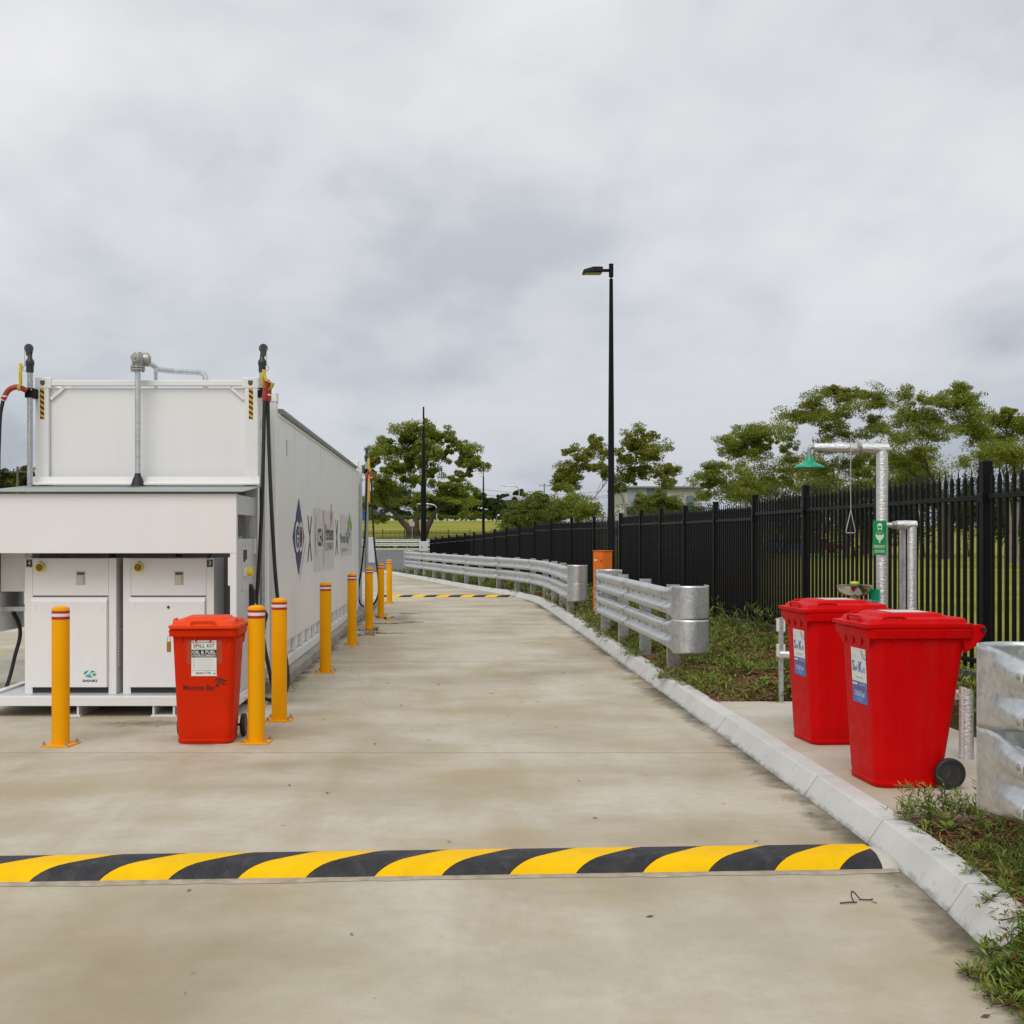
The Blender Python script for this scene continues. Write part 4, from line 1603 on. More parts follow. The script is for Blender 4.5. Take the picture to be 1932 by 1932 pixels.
sflat(sp([(330, 830), (350, 785), (385, 785), (385, 825), (625, 825), (625, 790), (660, 790), (682, 830), (670, 900), (610, 1000), (545, 1055), (535, 1060), (535, 1150), (507, 1172), (475, 1150), (475, 1060), (400, 1010), (345, 910)]))
head = [(507 + 100 * math.cos(a), 420 - 105 * math.sin(a)) for a in [math.pi * i / 10 for i in range(11)]]
sflat(sp(head + [(405, 520), (430, 600), (450, 720), (507, 800), (560, 720), (585, 600), (608, 520)]), 'pictogram')
sflat(sp([(430, 425), (495, 450), (570, 425), (575, 520), (500, 530), (430, 520)]), 'pictogram', M_SIGNGRN, 0.0028)
sflat(sp([(440, 600), (470, 575), (540, 575), (570, 600), (545, 720), (507, 770), (468, 720)]), 'pictogram', M_SIGNGRN, 0.0028)
for a, b in ((372, 760), (395, 715), (345, 735), (630, 760), (610, 715), (650, 735)):
    sflat(sp([(a - 12, b), (a, b - 12), (a + 12, b), (a, b + 12)]), 'spray_drop')
lettering('EMERGENCY', sg, so + Vector((0, 0, -0.078)), X3, ZU, 0.100, 0.027, M_SIGNW, 0.01)
lettering('EYE WASH', sg, so + Vector((0, 0, -0.121)), X3, ZU, 0.084, 0.027, M_SIGNW, 0.01)

wp = thing('lagged_water_pipe', 'foil-lagged supply pipe bent over behind the near red bin', 'pipe', (4.10, 10.35, 0.14))
m_ = MB()
m_.tube([(4.115, 10.4, 0.14), (4.115, 10.4, 1.0), (4.115, 10.4, 1.84)], 0.040, 18)
m_.build('lagged_riser', M_FOIL, wp)
m_ = MB()
m_.tube([(4.15, 10.4, 1.865), (4.05, 10.4, 1.868), (3.975, 10.4, 1.865)], 0.040, 18)
m_.build('lagged_arm', M_FOIL, wp)
m_ = MB()
m_.cyl((3.98, 10.4, 1.865), (3.94, 10.4, 1.865), 0.034, n=16)
m_.cyl((3.945, 10.4, 1.865), (3.90, 10.42, 1.865), 0.024, n=16)
m_.build('union', M_ZINC, wp)
m_ = MB()
m_.bar((4.055, 10.46, 0.14), (4.055, 10.46, 1.84), 0.041, 0.041)
m_.build('strut', M_GALV, wp, smooth=0)
wp2 = thing('lagged_pipe_stub', 'short foil-lagged pipe stub standing between near red bin and guardrail nose', 'pipe', (3.76, 8.5, 0.14))
m_ = MB()
m_.loft([MB.circ((3.76, 8.5, 0.13), (0, 0, 1), 0.052, 20), MB.circ((3.76, 8.5, 0.40), (0, 0, 1), 0.050, 20), [p + Vector((0, 0, -0.35 * (p.x - 3.76))) for p in MB.circ((3.76, 8.5, 0.655), (0, 0, 1), 0.050, 20)]])
m_.build('lagging', M_FOIL, wp2)
m_ = MB()
m_.tube([(3.74, 8.5, 0.60), (3.55, 9.6, 0.60), (3.5, 11.35, 0.61), (3.22, 11.4, 0.61)], 0.035, 14)
m_.build('lagged_run', M_FOIL, wp2)
sp_ = thing('steel_post', 'slim galvanised strut post with pale clamps left of the far red bin', 'post', (3.25, 11.48, 0.14))
m_ = MB()
m_.box(3.232, 3.273, 11.46, 11.50, 0.14, 0.965)
m_.build('strut', M_GALV, sp_, smooth=0, bevel=0.002)
for z in (0.89, 0.64):
    m_ = MB()
    m_.box(3.212, 3.233, 11.455, 11.51, z - 0.06, z + 0.065)
    m_.box(3.273, 3.290, 11.455, 11.51, z - 0.06, z + 0.065)
    m_.build('clamp', M_OFFW, sp_, smooth=0, bevel=0.004)

# ================================================================== TANK AND PUMPS
YF = 12.73
# ---- front end module
pc = thing('pump_container', 'white container end module with hazard tape on its corner posts above the pumps', 'container', (-3.32, YF, 0.13))
XL, XR = -4.54, -2.10
for x in (XL, XR):
    s_ = 1 if x == XL else -1
    for yb_ in (YF, 13.40):
        m_ = MB()
        xa, xb = sorted((x + 0.004 * s_, x + s_ * 0.150))
        m_.box(xa, xb, yb_ + 0.004, yb_ + 0.15, 0.25, 3.385)
        m_.build('corner_post', M_WHITE, pc, smooth=0, bevel=0.006)
        for z0, z1 in ((3.385, 3.505), (0.13, 0.25)):
            m_ = MB()
            xa, xb = sorted((x, x + s_ * 0.178))
            m_.box(xa, xb, yb_, yb_ + 0.165, z0, z1)
            cas = m_.build('corner_casting', M_WHITE, pc, smooth=0, bevel=0.008)
            if z0 > 3 and yb_ == YF:
                xc = x + s_ * 0.085
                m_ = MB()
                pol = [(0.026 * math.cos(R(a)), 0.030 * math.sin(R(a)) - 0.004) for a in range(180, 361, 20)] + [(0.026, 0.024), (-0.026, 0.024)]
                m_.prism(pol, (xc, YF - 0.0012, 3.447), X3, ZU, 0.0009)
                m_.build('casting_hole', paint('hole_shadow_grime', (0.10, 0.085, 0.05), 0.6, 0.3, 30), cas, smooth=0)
    # hazard tape on the front posts
    xc = x + s_ * 0.080
    tp = flat(rect(0.046, 0.335), pc, (xc, YF + 0.004, 3.215), X3, ZU, paint('hazard_yellow', (0.72, 0.38, 0.01), 0.45, 0.05), 'hazard_tape', lift=0.0012)
    for k in range(6):
        zc = 3.215 - 0.1675 + 0.028 + k * 0.0585
        lo, hi = 3.0475, 3.3825
        pol = [(-0.023, zc - 0.006 - 0.014), (0.023, zc - 0.034 - 0.014), (0.023, zc - 0.006 - 0.014), (-0.023, zc + 0.022 - 0.014)]
        pol = [(a, min(max(b, lo), hi) - 3.215) for a, b in pol]
        flat(pol, tp, (xc, YF + 0.004, 3.215), X3, ZU, M_INK, 'black_stripe', lift=0.0024)
m_ = MB()
m_.box(XL + 0.178, XR - 0.178, YF + 0.01, YF + 0.09, 3.415, 3.475)
m_.build('top_rail', M_WHITE, pc, smooth=0, bevel=0.006)
m_ = MB()
m_.box(XL + 0.15, XR - 0.15, YF + 0.06, 13.48, 0.25, 3.395)
m_.build('end_panel', M_WHITE, pc, smooth=0, bevel=0.01)
for s_, x in ((1, XL + 0.16), (-1, XR - 0.16)):
    m_ = MB()
    m_.bar((x, YF + 0.04, 3.27), (x + s_ * 0.15, YF + 0.04, 3.40), 0.018, 0.03)
    m_.build('corner_brace', M_WHITE, pc, smooth=0)
m_ = MB()
m_.box(XL + 0.01, XR - 0.01, 13.40, 13.5, 3.42, 3.47)
m_.build('rear_rail', M_WHITE, pc, smooth=0, bevel=0.006)
for x in (XL + 0.01, XR - 0.07):
    m_ = MB()
    m_.box(x, x + 0.06, YF + 0.17, 13.40, 3.40, 3.46)
    m_.build('side_rail', M_WHITE, pc, smooth=0, bevel=0.006)
for x in (XL + 0.02, XR - 0.06):
    m_ = MB()
    m_.box(x, x + 0.04, YF + 0.17, 13.40, 0.25, 3.30)
    m_.build('side_panel', M_WHITE, pc, smooth=0)

# ---- main tank container
tk = thing('fuel_tank_container', 'long white fuel tank container with company logos along its side', 'container', (-3.27, 13.75, 0.13))
TX0, TX1, TY0, TY1 = -4.49, -2.05, 13.72, 26.02
m_ = MB()
m_.box(TX0 + 0.05, TX1 - 0.055, TY0 + 0.05, TY1 - 0.05, 0.27, 3.18)
m_.build('tank_shell', M_WHITE, tk, smooth=0)
for yb_ in (TY0, TY1 - 0.16):
    for x in (TX0, TX1 - 0.16):
        m_ = MB()
        m_.box(x + 0.004, x + 0.156, yb_ + 0.004, yb_ + 0.156, 0.26, 3.35)
        m_.build('corner_post', M_WHITE, tk, smooth=0, bevel=0.006)
        for z0, z1 in ((3.35, 3.47), (0.135, 0.26)):
            m_ = MB()
            m_.box(x - 0.004, x + 0.164, yb_ - 0.004, yb_ + 0.164, z0, z1)
            m_.build('corner_casting', M_WHITE, tk, smooth=0, bevel=0.008)
PW = (TY1 - TY0 - 0.32) / 8
for k in range(8):
    y0 = TY0 + 0.16 + k * PW
    m_ = MB()
    m_.box(TX1 - 0.05, TX1, y0 + 0.006, y0 + PW - 0.006, 0.455, 3.19)
    m_.build('side_panel', M_WHITE, tk, smooth=0, bevel=0.004)
    m_ = MB()
    m_.box(TX1 - 0.045, TX1 + 0.006, y0 - 0.010, y0 + 0.004, 0.46, 3.18)
    m_.build('seam_bead', M_WHITE, tk, smooth=0)
    for yy in (y0, y0 + PW / 2):
        m_ = MB()
        m_.box(TX1 - 0.05, TX1 - 0.006, yy + 0.02, yy + 0.07, 0.262, 0.452)
        m_.build('stiffener', M_WHITE, tk, smooth=0)
m_ = MB()
m_.box(TX1 - 0.10, TX1 + 0.012, TY0 + 0.166, TY1 - 0.166, 0.137, 0.258)
m_.build('bottom_rail', M_WHITE, tk, smooth=0, bevel=0.006)
m_ = MB()
m_.box(TX1 - 0.06, TX1 + 0.010, TY0 + 0.166, TY1 - 0.166, 3.193, 3.235)
m_.build('top_rail', M_WHITE, tk, smooth=0, bevel=0.004)
m_ = MB()
m_.loft([[(TX1 - 0.06, y, 3.30), (TX1 + 0.045, y, 3.295), (TX1 + 0.05, y, 3.275), (TX1 + 0.045, y, 3.240), (TX1 - 0.06, y, 3.238)] for y in (TY0 + 0.25, TY1 - 0.9)])
m_.build('gutter', M_GUTTER, tk, smooth=0)
m_ = MB()
m_.box(TX0 + 0.02, TX1 - 0.065, TY0 + 0.2, TY1 - 0.2, 3.19, 3.245)
m_.build('roof', M_ROOFG, tk, smooth=0)
for k, (y, z) in enumerate(((19.6, 3.40), (22.4, 3.36))):
    m_ = MB()
    m_.lathe([(0.05, 3.25), (0.05, z - 0.06), (0.09, z - 0.05), (0.09, z), (0.03, z + 0.03)], (-2.25, y, 0), n=18)
    m_.build('roof_vent', M_ZINC, tk)
for y in (13.95, 25.7, 24.6):
    m_ = MB()
    m_.prism([(0.0, -0.10), (0.11, -0.10), (0.05, 0.0), (0.0, 0.02)], (TX1 + 0.013, y, 0.245), (1, 0, 0), (0, 0, 1), 0.012)
    m_.box(TX1 + 0.013, TX1 + 0.13, y - 0.05, y + 0.06, 0.131, 0.142)
    m_.build('tie_down_foot', M_ROOFG, tk, smooth=0)
m_ = MB()
m_.box(TX1 + 0.001, TX1 + 0.010, 14.55, 14.66, 2.78, 2.98)
m_.build('data_plate', M_PALEGREY, tk, smooth=0)

# ---- logos on the side (printed vinyl)
YD = Vector((0, 1, 0))
SX = TX1 + 0.002


def side(poly, y, z, m, nm, lift=0.004, parent=tk):
    return flat(poly, parent, (SX, y, z), YD, ZU, m, nm, lift=lift)


go = side([(-0.60, 0), (0, -0.52), (0.36, -0.21), (0.36, 0.21), (0, 0.52)], 15.72, 1.765, M_NAVY, 'diamond_logo')
side([(0.37, -0.20), (0.60, 0), (0.37, 0.20)], 15.72, 1.765, M_RED, 'red_corner', parent=go)
lettering('GO', go, (SX, 15.72, 1.765), YD, ZU, 0.80, 0.42, M_TAPEW, 0.055, lift=0.0062)
lettering('GO', go, (SX, 15.72, 1.765), YD, ZU, 0.66, 0.30, M_NAVY, -0.0, lift=0.0078)
rr_ = random.Random(9)
for k in range(22):
    u = k / 21
    c = (0.10 + 0.66 * u, -0.585 + 0.50 * u)
    a_, b_ = rr_.uniform(0.006, 0.014), rr_.uniform(0.02, 0.035)
    side([(c[0] - a_, c[1] - b_), (c[0] + a_, c[1] - b_ + 0.012), (c[0] + a_ * 0.6, c[1] + b_), (c[0] - a_, c[1] + b_ * 0.8)], 15.72, 1.765, M_INKGREY, 'small_print', parent=go)
for (yc_, h_, zc_, w_) in ((16.95, 0.66, 1.74, 0.52), (20.98, 0.64, 1.76, 0.50)):
    xg = side([(-w_ / 2, -h_ / 2), (-w_ / 2 + 0.07, -h_ / 2), (w_ / 2, h_ / 2), (w_ / 2 - 0.07, h_ / 2)], yc_, zc_, M_INK, 'cross_mark')
    side([(w_ / 2 - 0.06, -h_ / 2), (w_ / 2, -h_ / 2), (-w_ / 2 + 0.06, h_ / 2), (-w_ / 2, h_ / 2)], yc_, zc_, M_INK, 'cross_stroke', lift=0.0052, parent=xg)
st = side(rect(2.95, 0.98), 18.95, 1.72, M_STICK, 'sticker_film', lift=0.0022)
lettering('CEA', st, (SX, 18.32, 1.76), YD, ZU, 0.80, 0.28, M_INK, 0.02, lift=0.0045)
side([(0.0, 0.30), (0.06, 0.31), (-0.06, 0.0), (0.08, -0.30), (0.02, -0.31), (-0.13, 0.0)], 17.72, 1.78, M_LOGOO, 'left_bracket', lift=0.0045, parent=st)
side([(-0.12, 0.43), (-0.04, 0.44), (0.14, 0.0), (-0.04, -0.44), (-0.10, -0.43), (0.06, 0.0)], 18.83, 1.76, M_LOGOO, 'right_bracket', lift=0.0045, parent=st)
lettering('Petroleum', st, (SX, 19.70, 1.84), YD, ZU, 1.30, 0.27, M_INK, 0.01, lift=0.0045)
lettering('EQUIPMENT', st, (SX, 19.70, 1.60), YD, ZU, 1.36, 0.15, M_INKGREY, 0.005, lift=0.0045)
for dx, tp_ in ((-0.16, 0.0), (-0.05, 0.16), (0.06, 0.16), (0.16, 0.02)):
    side([(-0.02, -0.10), (0.03, -0.10), (dx + 0.05, 0.10 + tp_), (dx, 0.14 + tp_ * 0.9)], 19.95, 2.05, M_LOGOO, 'flame_stroke', lift=0.0045 + abs(dx) * 0.004, parent=st)
st2 = side(rect(2.50, 0.78), 22.95, 1.80, M_STICK, 'sticker_film', lift=0.0022)
lettering('Moreton Bay', st2, (SX, 22.45, 1.72), YD, ZU, 1.65, 0.24, M_INK, 0.0, lift=0.0045)
lettering('Regional Council', st2, (SX, 22.55, 1.52), YD, ZU, 1.30, 0.11, M_INKGREY, 0.0, lift=0.0045)
side([(-0.35, 0.02), (-0.18, 0.21), (0.05, 0.05), (0.42, -0.05), (0.20, -0.22), (-0.05, -0.10)], 23.75, 2.06, M_LOGOG, 'green_leaf', lift=0.0045, parent=st2)
side([(-0.20, 0.16), (-0.05, 0.18), (0.15, -0.06), (0.40, -0.10), (0.20, -0.20), (-0.02, -0.08)], 23.40, 1.92, M_LOGOO, 'orange_leaf', lift=0.0052, parent=st2)
side([(-0.55, 0.0), (-0.20, 0.02), (0.05, 0.16), (0.20, -0.10), (0.28, -0.22), (0.14, -0.20), (-0.02, 0.06), (-0.30, -0.06)], 23.15, 1.84, M_LOGOB, 'blue_leaf', lift=0.0060, parent=st2)

# ---- rear pump module
rm = thing('rear_pump_module', 'white pump module at the far end of the tank', 'container', (-3.27, 26.2, 0.13))
m_ = MB()
m_.box(-4.45, -2.12, 26.16, 27.3, 0.14, 3.30)
m_.build('housing', M_WHITE, rm, smooth=0, bevel=0.01)
for y in (26.12, 27.2):
    m_ = MB()
    m_.box(-2.20, -2.07, y, y + 0.13, 0.14, 3.42)
    m_.build('corner_post', M_PALEGREY, rm, smooth=0, bevel=0.006)
m_ = MB()
m_.box(-2.115, -2.10, 26.3, 27.15, 0.3, 3.0)
m_.build('green_grey_panel', M_ROOFG, rm, smooth=0)
rr_ = random.Random(2)
for k, z in enumerate((2.72, 2.55, 2.36, 2.18, 1.95, 1.4, 1.3, 1.2)):
    flat(rect(0.05 + 0.04 * rr_.random(), 0.06), rm, (-2.068, 26.185, z), YD, ZU, M_INK, 'marking', lift=0.0012)
yp = thing('yellow_panel', 'tall orange-yellow rounded panel behind the rear hose mast', 'panel', (-1.88, 27.9, 2.4))
m_ = MB()
m_.loft([m_.rrect(0.11, 0.06, 0.025, z, -1.985, 27.9, 4) for z in (2.6, 2.64, 3.62)] + [m_.rrect(0.09, 0.05, 0.02, 3.68, -1.985, 27.9, 4)])
m_.build('panel_shell', M_CABORG if False else paint('amber_panel', (0.72, 0.36, 0.06), 0.45, 0.05), yp)
m_ = MB()
m_.cyl((-2.0, 27.96, 0.0), (-2.0, 27.96, 3.5), 0.03, n=12)
m_.build('stand_tube', M_GALVP, yp)

# ---- dispenser canopy
cp = thing('dispenser_canopy', 'white canopy and base frame sheltering the two fuel pumps', 'canopy', (-3.32, 11.5, 0))
CX0, CX1 = -4.62, -2.105
m_ = MB()
m_.box(CX0, CX1, 11.46, 11.50, 1.60, 2.185)
m_.build('fascia', M_WHITE, cp, smooth=0, bevel=0.004)
m_ = MB()
m_.box(CX1 - 0.02, CX1 + 0.004, 11.503, 12.60, 1.985, 2.18)
m_.build('side_fascia', M_PALEGREY, cp, smooth=0, bevel=0.003)
m_ = MB()
rings = []
nwav = 100 * 6
for i in range(nwav + 1):
    x = CX0 - 0.02 + (CX1 + 0.085 - CX0) * i / nwav
    zz = 0.0045 * math.sin(2 * math.pi * i / 6)
    rings.append([(x, 11.41, 2.205 + zz), (x, 12.70, 2.315 + zz)])
m_.loft(rings, closed=False)
m_.build('roof_sheet', M_ROOFG, cp, smooth=60, solid=0.002)
m_ = MB()
m_.box(CX0, CX1 + 0.02, 11.44, 11.47, 2.187, 2.194)
m_.build('drip_edge', M_GUTTER, cp, smooth=0)
m_ = MB()
m_.loft([[(x, 12.60, 2.325), (x, 12.72, 2.345), (x, 12.725, 2.42), (x, 12.71, 2.42), (x, 12.70, 2.36), (x, 12.60, 2.34)] for x in (XL - 0.02, -3.9, -3.2, -2.6, XR + 0.03)])
m_.build('flashing', M_WHITE, cp, smooth=0)
m_ = MB()
m_.box(CX1 - 0.062, CX1, 11.46, 11.50, 0.202, 1.598)
m_.build('front_post', M_WHITE, cp, smooth=0, bevel=0.003)
m_ = MB()
m_.box(CX1 - 0.012, CX1 + 0.004, 11.503, 12.58, 0.205, 1.742)
sdp = m_.build('side_wall', M_PALEGREY, cp, smooth=0, bevel=0.003)
m_ = MB()
m_.box(CX1 - 0.05, CX1 + 0.002, 12.50, 12.58, 1.746, 1.982)
m_.box(CX1 - 0.05, CX1 + 0.002, 11.503, 11.53, 1.746, 1.982)
m_.build('side_mullion', M_PALEGREY, cp, smooth=0)
m_ = MB()
m_.box(CX0, CX0 + 0.012, 11.50, 12.60, 0.79, 2.18)
m_.build('side_wall', M_WHITE2, cp, smooth=0)
m_ = MB()
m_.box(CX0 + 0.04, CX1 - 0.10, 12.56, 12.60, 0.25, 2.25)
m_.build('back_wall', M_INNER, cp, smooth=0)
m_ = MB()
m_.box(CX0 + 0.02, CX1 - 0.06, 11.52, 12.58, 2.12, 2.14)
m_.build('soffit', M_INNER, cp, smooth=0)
# pipes seen in the shadow under the fascia
m_ = MB()
m_.cyl((CX0 + 0.1, 12.3, 1.72), (CX1 - 0.1, 12.3, 1.72), 0.05, n=14)
m_.build('header_pipe', M_PALEGREY, cp)
for x in (-3.55, -2.85):
    m_ = MB()
    m_.cyl((x, 12.25, 1.5), (x, 12.25, 2.1), 0.035, n=12)
    m_.build('drop_pipe', M_DKFIT, cp)
# base frame
m_ = MB()
m_.box(CX0 - 0.02, CX1 + 0.03, 11.40, 11.48, 0.107, 0.198)
m_.build('front_beam', M_WHITE, cp, smooth=0, bevel=0.004)
m_ = MB()
m_.box(CX1 - 0.05, CX1 + 0.03, 11.483, 12.62, 0.107, 0.198)
m_.build('side_beam', M_WHITE, cp, smooth=0, bevel=0.004)
m_ = MB()
m_.box(CX0 - 0.02, CX0 + 0.06, 11.483, 12.62, 0.107, 0.198)
m_.build('side_beam', M_WHITE, cp, smooth=0, bevel=0.004)
m_ = MB()
m_.box(CX0 + 0.07, CX1 - 0.06, 11.49, 12.60, 0.150, 0.176)
m_.build('floor_tray', M_PALEGREY, cp, smooth=0)
for x in (-3.86, -2.92):
    m_ = MB()
    for a, b, c_, d_ in ((x, x + 0.018, 0.0, 0.105), (x + 0.20, x + 0.218, 0.0, 0.105), (x - 0.015, x + 0.233, -0.0005, 0.016)):
        m_.box(a, b, 11.42 + (0.001 if c_ == 0.0 else 0), 12.5, c_ + 0.001, d_)
    m_.build('fork_pocket', M_WHITE, cp, smooth=0)
for x in (-4.15, -2.2):
    m_ = MB()
    m_.box(x, x + 0.15, 12.3, 12.55, 0.0, 0.107)
    m_.build('support_foot', M_DKGREY, cp, smooth=0)
m_ = MB()
m_.cyl((CX1 + 0.03, 11.75, 0.15), (CX1 + 0.085, 11.75, 0.15), 0.022, n=14)
m_.build('drain_stub', M_OFFW, cp)
# left electrical box
m_ = MB()
m_.box(-4.58, -4.27, 11.9, 12.12, 1.21, 1.72)
eb = m_.build('electrical_box', M_WHITE2, cp, smooth=0, bevel=0.006)
m_ = MB()
m_.box(-4.585, -4.33, 11.888, 11.900, 1.205, 1.73)
m_.build('box_door', M_WHITE2, eb, smooth=0, bevel=0.003)
m_ = MB()
m_.tube(curve_pts([(-4.32, 12.0, 1.21), (-4.33, 12.0, 1.15), (-4.37, 12.02, 1.07), (-4.38, 12.02, 1.02)], 5), 0.012, 8)
m_.build('cable', M_RUBBER, eb)
m_ = MB()
m_.box(-4.607, -4.30, 11.95, 12.40, 1.00, 1.045)
m_.build('strut_rail', M_GALV, cp, smooth=0)
m_ = MB()
m_.tube(curve_pts([(-2.42, 11.75, 1.60), (-2.46, 11.78, 1.50), (-2.50, 11.8, 1.40), (-2.50, 11.8, 1.15), (-2.50, 11.8, 1.05), (-2.46, 11.79, 1.00), (-2.44, 11.78, 0.95), (-2.47, 11.78, 0.91), (-2.50, 11.8, 0.90)], 6), 0.018, 10)
m_.build('conduit', M_RUBBER, cp)
for z in (1.35, 1.10):
    m_ = MB()
    m_.cyl((-2.50, 11.8, z - 0.012), (-2.50, 11.8, z + 0.012), 0.024, n=12)
    m_.build('conduit_clip', M_PALEGREY, cp)
m_ = MB()
m_.box(CX1 - 0.085, CX1 - 0.064, 11.47, 11.49, 1.28, 1.56)
m_.build('hinge', M_WHITE2, cp, smooth=0, bevel=0.002)
# control plate on the outer side wall
m_ = MB()
m_.box(CX1 + 0.0045, CX1 + 0.010, 11.72, 12.08, 1.20, 1.70)
ctl = m_.build('control_plate', M_PALEGREY, sdp, smooth=0, bevel=0.001)
for (y0, y1, z0, z1, mt, nm, pr) in ((11.79, 11.88, 1.51, 1.63, M_INK, 'display', 0.006), (11.92, 11.97, 1.53, 1.63, M_INK, 'counter', 0.006), (11.78, 11.89, 1.36, 1.45, M_OFFW, 'stop_housing', 0.02)):
    m_ = MB()
    m_.box(CX1 + 0.0105, CX1 + 0.010 + pr, y0, y1, z0, z1)
    m_.build(nm, mt, sdp, smooth=0, bevel=0.001)
m_ = MB()
m_.lathe([(0.045, 0.0), (0.045, 0.055), (0.035, 0.055), (0.033, 0.02)], (CX1 + 0.031, 11.93, 1.405), (1, 0, 0), 24)
m_.lathe([(0.02, 0.0), (0.02, 0.02)], (CX1 + 0.0105, 11.93, 1.405), (1, 0, 0), 12)
m_.build('stop_shroud', M_SAFEY, sdp)
for y in (11.74, 11.9, 12.06):
    for z in (1.22, 1.68):
        mbk = MB()
        mbk.lathe([(0.009, 0), (0.006, 0.006)], (CX1 + 0.0102, y, z), (1, 0, 0), 8)
        mbk.build('screw', M_ZINC, sdp)
m_ = MB()
m_.box(CX1 + 0.006, CX1 + 0.035, 12.40, 12.47, 1.58, 1.75)
m_.build('door_catch', M_OFFW, sdp, smooth=0, bevel=0.003)
m_ = MB()
m_.loft([[(CX1 + 0.006 + d_, 12.20 + w_, z) for d_, w_ in ((0, -0.045), (dd, -0.04), (dd, 0.04), (0, 0.045))] for z, dd in ((0.86, 0.05), (0.95, 0.06), (1.20, 0.05), (1.27, 0.02))])
m_.build('nozzle_holster', M_RUBBER, sdp, smooth=0, bevel=0.006)


# ---- fuel dispensers
def make_pump(x0, x1, num, side_tag, label):
    t = thing('fuel_dispenser', label, 'fuel pump', ((x0 + x1) / 2, 11.75, 0.176), group='fuel pumps under the canopy')
    yf, z0, z1 = 11.75, 0.177, 1.547
    m_ = MB()
    m_.box(x0, x1, yf + 0.012, yf + 0.52, z0 + 0.001, z1)
    m_.build('cabinet', M_WHITE2, t, smooth=0, bevel=0.006)
    fl, fr_ = x0 + 0.080, x1 - 0.078
    for a, b in ((x0, fl - 0.002), (fr_ + 0.002, x1)):
        m_ = MB()
        m_.box(a, b, yf, yf + 0.012, z0, z1)
        m_.build('frame_stile', M_WHITE2, t, smooth=0, bevel=0.002)
    m_ = MB()
    m_.box(fl, fr_, yf + 0.001, yf + 0.0125, 1.170, z1 - 0.002)
    up_ = m_.build('upper_door', M_WHITE2, t, smooth=0, bevel=0.002)
    m_ = MB()
    m_.box(fl, fr_, yf + 0.006, yf + 0.0128, 1.160, 1.169)
    m_.build('door_gap', M_INK, t, smooth=0)
    # lower door with bevelled head, standing proud
    m_ = MB()
    ld0, ld1 = fl - 0.015, fr_ - 0.004
    m_.loft([[(ld0 + i, yf - d_, 0.250 + 0.0 * i), (ld1 - i, yf - d_, 0.250), (ld1 - i, yf - d_, 1.155 - zt), (ld0 + i, yf - d_, 1.155 - zt)] for i, d_, zt in ((0.0, -0.006, 0.0), (0.0, 0.006, 0.004), (0.006, 0.034, 0.045))])
    dr = m_.build('lower_door', M_WHITE2, t, smooth=0, bevel=0.003)
    m_ = MB()
    m_.box(fl - 0.008, fr_ - 0.004, yf + 0.004, yf + 0.0125, 0.190, 0.248)
    m_.build('kick_strip', M_INK, t, smooth=0)
    # emergency stop
    ex = fl + 0.082
    m_ = MB()
    m_.lathe([(0.046, 0.0), (0.044, 0.05), (0.036, 0.05), (0.034, 0.012)], (ex, yf + 0.001, 1.455), (0, -1, 0), 28)
    es = m_.build('stop_shroud', M_SAFEY, up_)
    m_ = MB()
    m_.lathe([(0.012, 0.0), (0.012, 0.02), (0.023, 0.022), (0.023, 0.034), (0.014, 0.040)], (ex, yf + 0.001, 1.455), (0, -1, 0), 20)
    m_.build('stop_button', M_REDBTN, up_)
    flat(rect(0.04, 0.006), up_, (ex, yf + 0.001, 1.512), X3, ZU, M_INKGREY, 'small_print', lift=0.0012)
    # keypad
    kx = fl + 0.485
    m_ = MB()
    m_.prism(rect(0.088, 0.135), (kx, yf - 0.004, 1.345), X3, ZU, 0.0048)
    kp = m_.build('keypad', M_KEY, up_, smooth=0)
    return t, dr, kx, yf, kp, fl, fr_, up_


